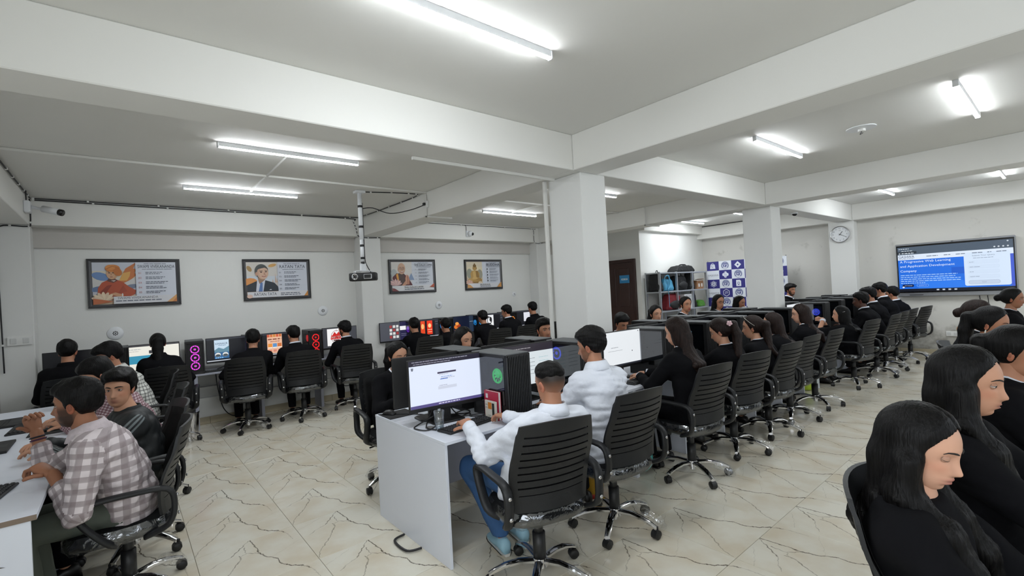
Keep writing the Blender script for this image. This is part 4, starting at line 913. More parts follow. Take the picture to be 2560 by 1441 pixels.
def chair(x, y, deg, label, wraps=(), dz=0):
    c = CH0 if not CH_USED[0] else copy_tree(CH0); CH_USED[0] = True
    c.location = (x, y, 0); c.rotation_euler = (0, 0, R(deg)); tag(c, label, 'chair', 'black slatted office chairs')
    spin = random.Random(label).uniform(0, 6.28)
    for ch in c.children:
        if ch.name.startswith(('base_leg', 'castor')):
            ch.rotation_euler.z += spin
            if ch.name.startswith('castor'): ch.location = Matrix.Rotation(spin, 3, 'Z') @ Vector(ch.location)
    for k in wraps: link('film_wrap', FILMW, c, None, (0, 0, 2*math.pi*k/5+.35+spin))
    return c
near_ch = [(1.745, 1.98, -16, 'office chair of the person in white shirt and jeans', (3,)), (2.50, 2.05, -6, 'office chair of the white-shirted person at the second desk', (2,)), (3.62, 2.12, -8, 'office chair of the person typing beside the first column', ()),
           (4.42, 2.14, -12, 'office chair of the person with pink flower clip', ()), (5.16, 2.12, -6, 'office chair of the person with sunglasses pushed up', ()), (5.84, 2.16, -4, 'office chair next beyond the person with sunglasses', ()),
           (6.58, 2.14, -4, 'office chair just before the second column', ()), (8.02, 2.10, -10, 'office chair of the person with clasped hands', ()), (9.05, 2.06, -4, 'office chair next beyond the person with clasped hands', ()),
           (9.68, 2.08, -5, 'office chair third from the display end of the middle row', ()), (10.36, 2.08, -4, 'office chair second last of the middle row before the display', ()), (11.02, 2.0, -12, 'last office chair of the middle row under the display', (1,))]
far_ch = [(1.80, 3.86, 174, 'office chair of the person facing us behind the first monitor'), (2.5, 3.95, 180, 'office chair of the person whose face shows above the rear tower'), (3.58, 3.92, 180, 'office chair of the person facing us just left of the first column'),
          (4.98, 3.9, 180, 'office chair of the person bent low right of the first column'), (5.76, 3.92, 178, 'office chair of the person facing right between door and rack'), (6.56, 3.92, 180, 'office chair of the person with pearl earring before the rack'),
          (7.58, 3.92, 180, 'office chair of the person wearing spectacles'), (8.33, 3.92, 180, 'office chair of the person covering the face'), (10.64, 3.92, 180, 'office chair of the person facing us near the clock')]
wall_ch = [(-.45, 7.0, 4, 'office chair in the left corner at the dark monitor'), (.40, 7.0, -4, 'office chair at the white and teal page'), (1.22, 6.98, -12, 'office chair in front of the blue travel page'),
           (1.92, 7.0, -10, 'office chair in front of the red-fan tower'), (2.66, 7.02, -8, 'office chair beside the wall column by the red logo'), (3.84, 6.95, -8, 'office chair in front of the orange posters screen'),
           (4.46, 6.95, -8, 'office chair second in the further wall bench'), (5.28, 6.9, -16, 'office chair in front of the black-and-white drawing screen'), (5.95, 6.95, -12, 'office chair of the person turned left at the further bench'), (6.62, 6.98, -8, 'office chair at the far end of the wall bench')]
left_ch = [(-.02, 3.50, 84, 'nearest office chair of the person in pale plaid shirt'), (.02, 4.12, 96, 'office chair of the person in striped track jacket'), (.10, 5.02, 92, 'office chair of the person in maroon checks'), (.12, 6.22, 90, 'office chair of the person in black-and-white check')]
right_ch = [(1.84, .18, 180, 'foreground office chair of the person in profile looking down'), (2.42, .18, 180, 'office chair of the second person from the right foreground'), (3.30, .16, 180, 'office chair of the person cropped by the right edge'),
            (4.82, .34, 182, 'office chair of the person with tan claw clip'), (5.62, .50, 182, 'office chair next beyond the person with tan claw clip'), (8.1, .42, 180, 'office chair of the farthest person in the right row')]
for a in near_ch: chair(*a)
for a in far_ch+wall_ch+left_ch+right_ch: chair(*a)

# ------------------------------------------------------------------ monitors, towers, keyboards
SCR_W, SCR_H = .535, .315
MONM = {}
def monitor(x, y, deg, label, draw, z=.75, tilt=0, lift=.0, group='desk monitors'):
    t = thing('monitor', label, 'monitor', (x, y, z), R(deg), group)
    if 'shell' not in MONM:
        w_, h_ = SCR_W/2+.008, SCR_H/2
        MONM['shell'] = MB().box(-w_, w_, .0, .022, .10, .10+SCR_H+.032, .004).box(-w_*.55, w_*.55, .022, .045, .15, .36, .008).mesh('shell', MATTE)
        MONM['neck'] = MB().box(-.035, .035, .03, .055, .008, .24, .004).mesh('neck', BLK); MONM['base'] = MB().loft([rbox_ring(z_, a, b, .03) for z_, a, b in ((0, .12, .085), (.008, .12, .085), (.012, .11, .08))]).mesh('foot', BLK)
        MONM['chin'] = MB().box(-w_, w_, -.003, .0, .10, .124, .001).mesh('chin', BLK)
    link('shell', MONM['shell'], t); link('neck', MONM['neck'], t); link('foot', MONM['base'], t, (0, .05, 0)); link('chin', MONM['chin'], t)
    p = Print((-SCR_W/2, -.0006, .125), (1, 0, 0), (0, 0, 1), .58, .0003)
    draw(p, SCR_W, SCR_H); p.obj('screen', t)
    return t
DK = (10, 11, 15)
def s_dark(p, W, H): p.rect(0, 0, W, H, (9, 10, 14))
def s_form(p, W, H):
    p.rect(0, 0, W, H, (214, 222, 240)); p.rect(0, H-.035, W, H, (40, 38, 52)); p.greek(.02, W-.1, H-.012, .005, (150, 150, 165), 16); p.greek(.03, .3, H-.026, .004, (160, 160, 175), 10); p.rect(0, 0, W, .02, (84, 76, 128)); p.greek(.2, .36, .007, .006, (210, 210, 230), 9)
    p.poly([(.012, H-.045), (.03, H-.045), (.028, H-.06), (.021, H-.066), (.014, H-.06)], (110, 116, 130)); p.rect(.2, .21, .34, .222, (70, 66, 88)); p.greek(.21, .28, .202, .003, (150, 150, 165), 5); p.greek(.225, .31, .185, .004, (110, 140, 200), 5); p.rect(.218, .17, .275, .175, (70, 110, 190)); p.greek(.225, .33, .176, .003, (150, 150, 165), 6); p.rect(.2, .105, .34, .125, (196, 202, 218)); p.greek(.21, .27, .129, .003, (140, 140, 155), 4)
def s_doc(p, W, H):
    p.rect(0, 0, W, H, (222, 226, 230)); p.greek(.1, .2, .17, .004, (120, 124, 130), 3); p.greek(.06, .26, .14, .003, (140, 144, 150), 5); p.ell(.4, .12, .006, .006, (60, 60, 64), 8); p.ell(.5, .3, .006, .006, (60, 60, 64), 8); p.rect(0, 0, W, .014, (40, 42, 50))
def s_list(p, W, H):
    p.rect(0, 0, W, H, (206, 214, 218)); p.rect(0, H-.06, W, H, (48, 44, 52)); p.greek(.03, .3, H-.03, .006, (150, 146, 150), 9)
    for i in range(5): p.greek(.22, .34, .2-.03*i, .004, (140, 146, 150), 3); p.greek(.38, .48, .2-.03*i, .004, (160, 190, 196), 2)
def s_mail(p, W, H):
    p.rect(0, 0, W, H, (226, 224, 214)); p.rect(0, H-.02, W, H, (60, 60, 64)); p.rect(0, .08, W*.6, .18, (58, 140, 170)); p.rect(0, .18, W*.6, .19, (220, 220, 210)); p.rect(.22, .2, .27, .24, (60, 60, 64)); p.greek(.02, .14, .26, .006, (130, 140, 150), 4); p.greek(.02, .12, .235, .005, (150, 150, 150), 3)
def editor(p, W, H): p.rect(0, 0, W, H, (22, 23, 28)); p.rect(0, H-.02, W, H, (52, 54, 62)); p.rect(W-.07, 0, W, H-.02, (44, 46, 54)); p.greek(W-.06, W-.01, H-.05, .006, (120, 122, 130), 2); p.greek(W-.06, W-.015, H-.1, .006, (120, 122, 130), 2); p.rect(0, 0, W, .012, (190, 196, 206))
def s_kinnaur(p, W, H):
    editor(p, W, H); x0, x1 = .09, .265; p.rect(x0, .03, x1, .29, (188, 208, 224)); p.rect(x0, .03, x1, .15, (52, 96, 140)); p.poly([(x0, .15), (.14, .185), (.2, .16), (x1, .2), (x1, .12), (x0, .12)], (96, 134, 152)); p.text('KINNAUR', .105, .225, .026, (24, 44, 84), .145); p.greek(.14, .23, .21, .005, (60, 90, 130), 4)
    for x in (.13, .22): p.ell(x, .085, .035, .03, (214, 216, 214), 14); p.ell(x, .075, .03, .018, (70, 78, 82), 12)
    for k in range(4): p.rect(.1+.025*k, .036, .118+.025*k, .052, (120, 170, 214))
def s_hotel(p, W, H):
    editor(p, W, H); x0, x1 = .1, .3; p.rect(x0, .02, x1, .3, (222, 178, 150)); 
    for k in range(5): p.rect(x0+.04*k, .26, x0+.04*k+.034, .3, (196, 90+20*(k % 3), 60))
    p.greek(.11, .29, .22, .016, (120, 60, 50), 4); p.greek(.14, .27, .19, .008, (140, 70, 60), 4)
    for k in range(3): p.rect(.11+.063*k, .11, .165+.063*k, .165, ((220, 140, 60), (90, 140, 190), (196, 110, 60))[k]); p.rect(.11+.063*k, .1, .165+.063*k, .112, (238, 232, 222))
    for k in range(3): p.rect(.115+.063*k, .04, .16+.063*k, .075, (206, 130, 110))
def s_namo(p, W, H):
    p.rect(0, 0, W, H, (60, 62, 68)); p.rect(.07, .03, .36, .3, (232, 232, 232)); cx, cy = .215, .16
    p.ring(cx, cy+.01, .085, .1, .006, (120, 26, 26), 24); p.poly([(cx-.07, cy+.03), (cx-.03, cy+.09), (cx, cy+.05), (cx+.035, cy+.09), (cx+.075, cy+.03)], (188, 40, 36)); p.poly([(cx-.095, cy-.03), (cx+.095, cy-.03), (cx+.085, cy+.035), (cx-.085, cy+.035)], (196, 34, 32)); p.text('NAMO', cx, cy-.018, .042, (240, 236, 230), .15, 'c'); p.text('NAMO', cx, cy-.016, .036, (60, 16, 16), .138, 'c'); p.rect(cx-.05, cy-.055, cx+.05, cy-.036, (70, 26, 26)); p.line([(cx, cy+.09), (cx, cy+.13)], .004, (120, 26, 26))
def s_grid(p, W, H):
    p.rect(0, 0, W, H, (72, 74, 82)); p.rect(.36, 0, W, H, (40, 38, 70))
    for r in range(4):
        for c in range(3): p.rect(.17+.06*c, .04+.06*r, .215+.06*c, .085+.06*r, (206, 206, 204) if (r+c) % 3 else (150, 60, 60))
    p.rect(.36, .17, .47, .24, (232, 232, 232)); p.greek(.38, .5, .1, .006, (130, 130, 150), 4); p.greek(.38, .48, .07, .006, (130, 130, 150), 4)
def s_orange(p, W, H):
    editor(p, W, H); p.rect(.17, .06, .26, .29, (216, 70, 34)); p.ell(.215, .19, .03, .05, (238, 180, 110), 12); p.rect(.30, .04, .41, .29, (222, 58, 34)); p.ell(.355, .2, .032, .04, (244, 200, 140), 12); p.greek(.315, .4, .12, .012, (246, 220, 180), 3); p.greek(.32, .4, .08, .008, (246, 220, 180), 3)
def s_flame(p, W, H):
    p.rect(0, 0, W, H, (14, 22, 44)); p.rect(W-.1, 0, W, H, (40, 52, 70))
    for k, (x, y, r) in enumerate(((.14, .12, .05), (.19, .14, .045), (.16, .18, .04), (.21, .1, .035))): p.ell(x, y, r, r*.8, ((206, 110, 40), (160, 60, 26), (226, 150, 70), (120, 44, 22))[k], 12)
    p.rect(.1, .055, .24, .062, (200, 120, 60)); p.greek(W-.09, W-.02, .2, .008, (150, 160, 170), 2)
def s_bw(p, W, H):
    editor(p, W, H); p.rect(.1, .04, .3, .29, (226, 228, 230)); p.ell(.2, .18, .06, .08, (40, 40, 44), 14); p.ell(.2, .18, .045, .06, (222, 224, 226), 14); p.ell(.23, .2, .03, .05, (30, 30, 34), 12); p.line([(.13, .1), (.2, .13), (.26, .07)], .012, (40, 40, 44)); p.ell(.17, .25, .025, .02, (60, 60, 64), 10)
def s_box(p, W, H): editor(p, W, H); p.rect(.3, .09, .47, .28, (214, 216, 224))

TOW = {}
def fanring(col): return mat('fan_glow_%d_%d_%d' % col, col, emit=.8)
def tower(x, y, deg, label, glow=None, fans=(), front=False, z=.75, group='black computer towers', stickers=False, flip=1):
    # local frame: front grille towards -y, glass side towards -x (flip=-1 for the other side)
    t = thing('computer_tower', label, 'computer', (x, y, z), R(deg), group)
    W, D, H = .205, .40, .44
    if 'case' not in TOW:
        c = MB(); c.box(-W/2, W/2, D-.02, D, .0, H).box(-W/2, W/2, .0, D, 0, .02).box(-W/2, W/2, 0, D, H-.02, H-.004).box(W/2-.006, W/2, .0, D, 0, H)
        c.box(-W/2, W/2, .02, D, .02, .11); c.box(-W/2, -W/2+.012, 0, .03, .02, H-.02).box(-W/2, -W/2+.012, D-.03, D, .02, H-.02)
        TOW['case'] = c.mesh('case', BLK)
        TOW['top'] = MB().box(-W/2, W/2, .0, D, H-.004, H+.006, .003).mesh('top_cover', mat('grey_top_mesh', (92, 94, 96), .55, bump=.3, bscale=400))
        g = MB(); n = 12
        for k in range(n): q = -W/2+.012+(W-.024)*(k+.5)/n; g.box(q-.0045, q+.0045, -.016, .004, .02, H-.012, .002)
        g.box(-W/2, W/2, .002, .012, 0, H-.004); g.box(-W/2, -W/2+.01, -.014, .004, .0, H-.002, .003).box(W/2-.01, W/2, -.014, .004, .0, H-.002, .003).box(-W/2, W/2, -.014, .004, H-.016, H-.002, .003)
        TOW['grille'] = g.mesh('front_grille', BLK)
        f = MB(); f.box(-W/2, W/2, .006, .012, 0, H-.004)
        for s in (-1, 1): f.box(s*(W/2-.008)-.008, s*(W/2-.008)+.008, -.014, .006, 0, H-.002, .003)
        f.box(-W/2, W/2, -.014, .006, 0, .03, .003).box(-W/2, W/2, -.014, .006, H-.03, H-.002, .003)
        for k in range(7): q = -.07+.14*k/6; f.box(q-.002, q+.002, -.012, -.008, .03, H-.03)
        TOW['fanfront'] = f.mesh('front_frame', BLK)
        TOW['glass'] = MB().box(-W/2-.004, -W/2, .025, D-.025, .10, H-.02).mesh('side_glass', TGLASS)
        b = MB(); b.box(-.06, -.05, .05, D-.05, .13, H-.04).box(-.09, -.05, .14, .34, .2, .235).box(-.085, -.05, .25, .33, .29, .37)
        TOW['board'] = b.mesh('mainboard', mat('dark_circuit_board', (54, 58, 60), .4, var=.5, vscale=60))
        tor = MB(); R0, r0 = .046, .0065
        tor.loft([[(math.sin(0)*0-.0+0, (R0+r0*math.cos(a))*math.cos(u), (R0+r0*math.cos(a))*math.sin(u)) if False else (r0*math.sin(a), (R0+r0*math.cos(a))*math.cos(u), (R0+r0*math.cos(a))*math.sin(u)) for a in [2*math.pi*q/6 for q in range(6)]] for u in [2*math.pi*k/20 for k in range(21)]], False)
        tor.loft([[(0.0, .014*math.cos(2*math.pi*k/12), .014*math.sin(2*math.pi*k/12)) for k in range(12)], [(.01, .014*math.cos(2*math.pi*k/12), .014*math.sin(2*math.pi*k/12)) for k in range(12)]])
        TOW['fan'] = tor
        bl = MB()
        for k in range(9): a = 2*math.pi*k/9; bl.add([(0, .013*math.cos(a), .013*math.sin(a)), (0, .044*math.cos(a+.15), .044*math.sin(a+.15)), (.008, .044*math.cos(a+.62), .044*math.sin(a+.62)), (.008, .013*math.cos(a+.5), .013*math.sin(a+.5))], [(0, 1, 2, 3)])
        TOW['blades'] = bl
    link('case', TOW['case'], t); link('top_cover', TOW['top'], t); link('mainboard', TOW['board'], t)
    link('front_frame' if front else 'front_grille', TOW['fanfront'] if front else TOW['grille'], t); link('side_glass', TOW['glass'], t)
    if glow:
        gm = fanring(glow); key = ('fan', glow)
        if key not in TOW: TOW[key] = (TOW['fan'].mesh('fan_ring', gm, True), TOW['blades'].mesh('fan_blades', mat('fan_blade_%d_%d_%d' % glow, (255, 150, 50) if glow == (214, 70, 210) else tuple(int(v*.8+40) for v in glow), .4, emit=.9)))
        for (fy, fz, rot) in fans:
            o = link('fan_ring', TOW[key][0], t, (-.088 if not rot else 0, fy, fz), (0, 0, R(90) if rot else 0)); link('fan_blades', TOW[key][1], o, (.004, 0, 0))
    if stickers:
        p = Print((-W/2-.0045, .36, .2), (0, -1, 0), (0, 0, 1)); p.poly([(.13, .14), (.17, .18), (.21, .14), (.17, .10)], (150, 200, 226)); p.poly([(.06, .10), (.1, .10), (.105, .18), (.055, .18)], (206, 60, 56)); p.obj('stickers', t)
    return t
GREEN = (40, 230, 110); BLUE = (70, 90, 255); PURP = (150, 60, 240); RED = (255, 30, 36); CYAN = (40, 170, 255); ORG = (255, 150, 60); PINK = (214, 70, 210)
near_mon = [(1.695, 2.79, -6, 'nearest monitor showing a white form, beside the tumbler', s_form), (2.45, 2.80, -3, 'monitor showing a pale list behind the head of the jeans wearer', s_list), (3.585, 2.74, -2, 'monitor with white document beside the first column', s_doc),
            (4.30, 2.8, 0, 'monitor hidden beyond the tower with purple glow', s_dark), (5.05, 2.8, 0, 'monitor in front of the person with pink clip', s_dark), (5.80, 2.8, 0, 'monitor in front of the person with sunglasses', s_dark), (6.55, 2.8, 0, 'monitor just left of the second column', s_dark),
            (7.87, 2.78, 0, 'monitor lit pale just right of the second column', s_doc), (8.62, 2.8, 0, 'monitor beyond the person with clasped hands', s_dark), (9.37, 2.8, 0, 'monitor third from the clock wall', s_dark), (10.12, 2.8, 0, 'monitor second from the clock wall', s_dark), (10.87, 2.8, 0, 'monitor nearest the clock wall', s_dark)]
for a in near_mon: monitor(*a)
far_mon = [(1.69, 3.03, 176, 'monitor seen from behind, back to back with the nearest one'), (2.44, 3.03, 180, 'second monitor seen from behind, beside the rear tower'), (4.32, 3.03, 180, 'monitor back right of the first column'), (5.05, 3.03, 180, 'monitor back in front of the person bent low'), (5.80, 3.03, 180, 'monitor back before the person between door and rack'), (6.55, 3.03, 180, 'monitor back before the person with pearl earring'), (8.1, 3.03, 180, 'monitor back just past the second column'), (10.6, 3.03, 180, 'monitor back before the person facing us by the clock')]
for a in far_mon: monitor(*a, s_list)
nt_spec = [(2.06, GREEN, [(.12, .29, 0)], 'nearest black tower with a green lit fan'), (2.82, BLUE, [(.3, .34, 0)], 'black tower with dim blue glow behind the person in jeans'), (3.945, PURP, [(.33, .32, 0)], 'black tower with purple glow right of the first column'),
           (4.70, BLUE, [], 'black tower with two stickers on its glass'), (5.45, BLUE, [], 'black tower behind the person with pink clip'), (6.20, BLUE, [], 'black tower two places before the second column'), (6.93, BLUE, [], 'black tower just before the second column'),
           (8.25, BLUE, [(.12, .3, 0)], 'black tower with white-blue fan near the second column'), (9.0, BLUE, [], 'black tower past the person with clasped hands'), (9.75, BLUE, [], 'black tower third from the clock wall'), (10.5, BLUE, [], 'black tower second from the clock wall'), (11.24, BLUE, [], 'black tower nearest the clock wall')]
for x, g, f, lb in nt_spec: tower(x, 2.46, 0, lb, g, f, stickers='stickers' in lb)
ft_spec = [(2.02, GREEN, 'black tower seen from behind with a green glint'), (2.78, BLUE, 'black tower before the person left of the first column'), (4.70, BLUE, 'rear black tower right of the first column'), (5.45, BLUE, 'rear black tower before the person between door and rack'), (6.2, BLUE, 'rear black tower before the person with pearl earring'), (6.93, BLUE, 'rear black tower before the person with spectacles'), (8.5, BLUE, 'rear black tower beyond the second column'), (9.6, BLUE, 'rear black tower before the person facing us by the clock, nearer one'), (10.25, BLUE, 'rear black tower before the person facing us by the clock, farther one'), (11.1, BLUE, 'rear black tower by the clock column')]
for x, g, lb in ft_spec: tower(x, 3.36, 180, lb, g, [(.3, .33, 0)] if g == GREEN else [])
WB = .74
wall_mon = [(-.45, s_dark, 'dark monitor in the left corner of the wall bench'), (.30, s_mail, 'monitor with white and teal page on the wall bench'), (1.145, s_kinnaur, 'monitor showing a blue travel page titled in capitals'), (1.80, s_hotel, 'monitor showing an orange hotel collage'), (2.70, s_namo, 'monitor showing a red logo on white'),
            (3.66, s_grid, 'monitor with icon grid just past the wall column'), (4.26, s_orange, 'monitor showing two orange-red posters'), (5.06, s_flame, 'monitor showing an orange figure on navy'), (5.80, s_bw, 'monitor showing a black-and-white drawing'), (6.62, s_box, 'dark monitor with a white box at the bench end')]
for x, d_, lb in wall_mon: monitor(x, 7.66, -3, lb, d_, WB)
F3 = [(.006, .33, 1), (.006, .22, 1), (.006, .11, 1)]
tower(.725, 7.48, -4, 'tower with three pink-orange front fans on the wall bench', PINK, F3, True, WB)
tower(2.27, 7.48, -2, 'tower with three red front fans beside the red logo monitor', RED, F3+[(.14, .32, 0)], True, WB)
for x, g, lb in ((3.97, PURP, 'tower with violet fan on the second bench'), (4.66, CYAN, 'tower with pale blue glow on the second bench'), (5.42, CYAN, 'tower with bright cyan fan on the second bench'), (6.22, ORG, 'tower with orange glow on the second bench')):
    tower(x, 7.50, 0, lb, g, [(.10, .30, 0), (.006, .3, 1)], True, WB)
tower(1.45, 7.56, 0, 'tower hidden behind the head before the travel page', PURP, [(.1, .3, 0)], True, WB)
t_ = tower(-.05, 7.5, 0, 'plain dark tower in the left corner of the bench', BLUE, [], False, WB)

KEYM = mat('black_keycap', (30, 31, 33), .55)
def kb_mesh():
    k = MB(); k.box(-.215, .215, -.068, .068, 0, .014, .004)
    for r_ in range(5):
        for c_ in range(19):
            if r_ == 0 and 4 <= c_ <= 8:
                if c_ == 4: k.box(-.2+.021*4, -.2+.021*9-.004, -.058, -.042, .014, .021, .003)
                continue
            x = -.2+.021*c_+(.006 if c_ > 13 else 0); y = -.058+.0235*r_; k.box(x, x+.017, y, y+.018, .014, .021, .003)
    return k.mesh('keyboard', KEYM)
KB = kb_mesh()
def mouse_mesh():
    rings = []
    for y, w_, h_ in ((-.055, .012, .008), (-.05, .024, .018), (-.03, .031, .03), (0, .032, .036), (.03, .03, .03), (.05, .022, .016), (.056, .012, .006)): rings.append([(w_*math.cos(math.pi*k/8), y, h_*math.sin(math.pi*k/8)) for k in range(9)])
    return MB().loft(rings).mesh('mouse', BLK, True)
MS = mouse_mesh()
def keyboard(x, y, deg, label, z=.75): return tag(link('keyboard', KB, None, (x, y, z), (0, 0, R(deg))), label, 'keyboard', 'black keyboards')
def mouse(x, y, deg, label, z=.75):
    return tag(link('mouse', MS, None, (x, y, z), (0, 0, R(deg))), label, 'mouse', 'black mice')
keyboard(1.735, 2.605, 8, 'black keyboard under the hands of the person in jeans'); keyboard(2.46, 2.57, 0, 'black keyboard on the second desk'); keyboard(3.58, 2.54, 0, 'black keyboard on the desk beside the first column')
mouse(1.975, 2.475, -10, 'black mouse under the right hand of the person in jeans'); mouse(1.50, 3.30, 30, 'black mouse on the pad at the desk\'s far corner', .754)
tag(MB().box(1.44, 1.66, 3.16, 3.37, .75, .754, .001).obj('mouse_pad', mat('black_rubber_pad', (24, 24, 26), .8)), 'black mouse pad at the far corner of the nearest desk', 'mouse pad')
for x, lb in ((-.35, 'keyboard on the bench in the left corner'), (1.0, 'keyboard on the bench before the travel page'), (2.75, 'keyboard on the bench before the red logo')): keyboard(x, 7.55, 0, lb, WB)
# things on the left desk
keyboard(-.545, 3.36, 80, 'large black keyboard at the near end of the side desk'); keyboard(-.70, 4.05, 84, 'black keyboard behind the lower arm in plaid')
def laptop(x, y, deg, label, openang=110):
    t = thing('laptop', label, 'laptop', (x, y, .75), R(deg), 'dark laptops on the side desk')
    MB().box(-.18, .18, -.12, .12, 0, .018, .003).obj('base', MATTE, t)
    k = MB()
    for r_ in range(5):
        for c_ in range(14): k.box(-.16+.023*c_, -.142+.023*c_, -.02+.023*r_, -.002+.023*r_, .018, .020)
    k.box(-.05, .05, -.1, -.035, .018, .0185).obj('keys', KEYM, t)
    T = Matrix.Translation((0, .12, .016)) @ Matrix.Rotation(R(90-openang), 4, 'X')
    lid = MB().box(-.18, .18, 0, .01, 0, .24, .003, T=T).obj('lid', MATTE, t)
    MB().box(-.17, .17, -.001, 0, .015, .23, T=T).obj('screen', BLKG, lid); return t
laptop(-.72, 4.62, 90, 'dark laptop open behind the raised hand'); laptop(-.76, 5.62, 90, 'dark laptop seen edge-on near the left corner', 125)
mouse(-.43, 5.0, 90, 'black mouse on the side desk pad', .754); tag(MB().box(-.56, -.36, 4.86, 5.1, .75, .754, .001).obj('mouse_pad', MATS['black_rubber_pad']), 'dark mouse pad on the side desk', 'mouse pad')
keyboard(-.62, 5.28, 88, 'black keyboard of the person in maroon checks')
# tumbler of water, books, cables on the nearest desk
t = thing('water_tumbler', 'clear plastic tumbler half full of water beside the keyboard', 'tumbler', (1.545, 2.66, .75))
g = MB().loft([[(r_*math.cos(2*math.pi*k/20), r_*math.sin(2*math.pi*k/20), z_) for k in range(20)] for r_, z_ in ((.027, 0), (.036, .125), (.0345, .125), (.0255, .006))], True); g.obj('cup', CGLASS, t, True)
MB().loft([[(r_*math.cos(2*math.pi*k/20), r_*math.sin(2*math.pi*k/20), z_) for k in range(20)] for r_, z_ in ((.0255, .008), (.0290, .05))]).obj('water', glass_mat('water', (.82, .86, .88), .2), t, True)
def book(label, x, y, w_, h_, th, deg, mc, draw=None):
    t = thing('book', label, 'book', (x, y, .75), R(deg), 'books leaning on the tower')
    MB().box(-th/2, -th/2+.002, -w_/2, w_/2, 0, h_).box(th/2-.002, th/2, -w_/2, w_/2, 0, h_).box(-th/2, th/2, w_/2-.002, w_/2, 0, h_).obj('cover', mc, t)
    MB().box(-th/2+.002, th/2-.002, -w_/2+.004, w_/2-.002, .003, h_-.003).obj('pages', mat('white_paper', (222, 222, 218), .7), t)
    p = Print((-th/2-.0003, w_/2, 0), (0, -1, 0), (0, 0, 1))
    if draw: draw(p, w_, h_); p.obj('cover_print', t)
book('red covered book leaning against the nearest tower', 1.935, 2.60, .16, .19, .022, 0, mat('crimson_book_cover', (170, 36, 62), .45), lambda p, w, h: p.rect(.02, .14, .045, .17, (206, 196, 196)))
def ticket(p, w, h): p.rect(0, 0, w, h, (206, 200, 188)); p.rect(.035, h-.055, .075, h-.01, (196, 120, 40)); p.rect(.08, .01, .105, h-.012, (36, 40, 34)); p.greek(.01, .03, h-.03, .006, (120, 116, 108), 2); p.greek(.01, .03, h-.05, .006, (120, 116, 108), 2); p.greek(.035, .07, .03, .004, (130, 126, 118), 3); p.text('Namaste', .092, .03, .012, (206, 206, 196), .02, 'c')
book('cream booklet with orange picture in front of the red book', 1.908, 2.585, .12, .13, .01, 0, mat('cream_card', (206, 200, 188), .6), ticket)
for i, (pts, lb) in enumerate((([(1.60, 2.83, .80), (1.50, 2.86, .757), (1.44, 2.80, .757), (1.47, 2.70, .757), (1.56, 2.74, .757), (1.6, 2.82, .77)], 'black lead looping on the desk left of the monitor foot'),
        ([(1.62, 2.88, .83), (1.56, 2.85, .757), (1.50, 2.74, .757), (1.52, 2.66, .757)], 'black lead curling towards the tumbler'), ([(1.75, 2.86, .84), (1.82, 2.88, .765), (1.9, 2.84, .757), (1.86, 2.76, .757), (1.95, 2.70, .757)], 'black lead tangled right of the monitor foot'),
        ([(1.70, 2.86, .85), (1.84, 2.84, .80), (1.92, 2.86, .76), (1.80, 2.80, .757), (1.74, 2.72, .757), (1.80, 2.66, .76)], 'thin black keyboard lead behind the keyboard'), ([(1.9, 2.88, .78), (1.84, 2.92, .757), (1.78, 2.84, .757), (1.86, 2.79, .757), (1.96, 2.74, .757), (1.975, 2.54, .757)], 'black mouse lead running to the tower'),
        ([(1.52, 3.27, .757), (1.60, 3.18, .757), (1.66, 3.05, .757), (1.62, 2.96, .757), (1.56, 2.93, .757)], 'mouse lead trailing from the far corner pad'))): cable(pts, lb, r=.0045, n=6)
for (x, y, lb) in ((1.62, 2.70, 'round grey cable grommet near the tumbler'),): tag(MB().cyl((x-.09, y+.06), .03, .75, .753, 20).obj('cable_grommet', mat('grey_plastic', (128, 124, 122), .5)), lb, 'grommet')
for i, (x, z_, lb) in enumerate(((.95, .1, 'black flex dangling below the bench beside the steel bin'), (2.5, .25, 'black flex loop under the bench before the red logo'), (1.02, .3, 'second black flex dangling below the travel page bench'))):
    cable([(x, 7.5, .71), (x+.02, 7.52, .5), (x+.08, 7.55, z_+.12), (x+.2, 7.52, z_), (x+.35, 7.55, z_+.05), (x+.4, 7.7, z_+.25)], lb, r=.006, n=6)
for x, lb in ((1.2, 'tangle of black leads under the travel page monitor'), (1.95, 'tangle of black leads under the hotel collage monitor'), (2.75, 'tangle of black leads under the red logo monitor')):
    cable([(x-.2, 7.72, WB+.01), (x-.1, 7.66, WB+.05), (x, 7.7, WB+.02), (x+.08, 7.63, WB+.06), (x-.05, 7.6, WB+.01), (x+.15, 7.68, WB+.03), (x+.22, 7.7, WB+.01)], lb, r=.006, n=6)
# bins and bags on the floor
t = thing('steel_bin', 'shiny steel bin under the wall bench', 'bin', (.60, 7.25, 0))
o = MB().loft([[(r_*math.cos(2*math.pi*k/24), r_*math.sin(2*math.pi*k/24), z_) for k in range(24)] for r_, z_ in ((.10, 0), (.12, .30), (.114, .30), (.095, .01))]).obj('body', CHROME, t); smooth_auto(o.data)
MB().loft([[(r_*math.cos(2*math.pi*k/24), r_*math.sin(2*math.pi*k/24), z_) for k in range(24)] for r_, z_ in ((.121, .285), (.125, .29), (.125, .305), (.118, .305))]).obj('rim', CHROME, t, True)
t = thing('yellow_bucket', 'yellow and red paint bucket under the second desk', 'bucket', (2.77, 2.50, 0))
MB().loft([[(r_*math.cos(2*math.pi*k/24), r_*math.sin(2*math.pi*k/24), z_) for k in range(24)] for r_, z_ in ((.10, .035), (.115, .2), (.118, .2), (.118, .215), (.11, .215), (.1, .05))]).obj('wall', mat('yellow_tin', (226, 178, 58), .4, var=.1, vscale=20), t, True)
MB().loft([[(r_*math.cos(2*math.pi*k/24), r_*math.sin(2*math.pi*k/24), z_) for k in range(24)] for r_, z_ in ((.097, 0), (.101, .036))]).obj('base_band', mat('red_tin', (176, 48, 34), .4), t, True)
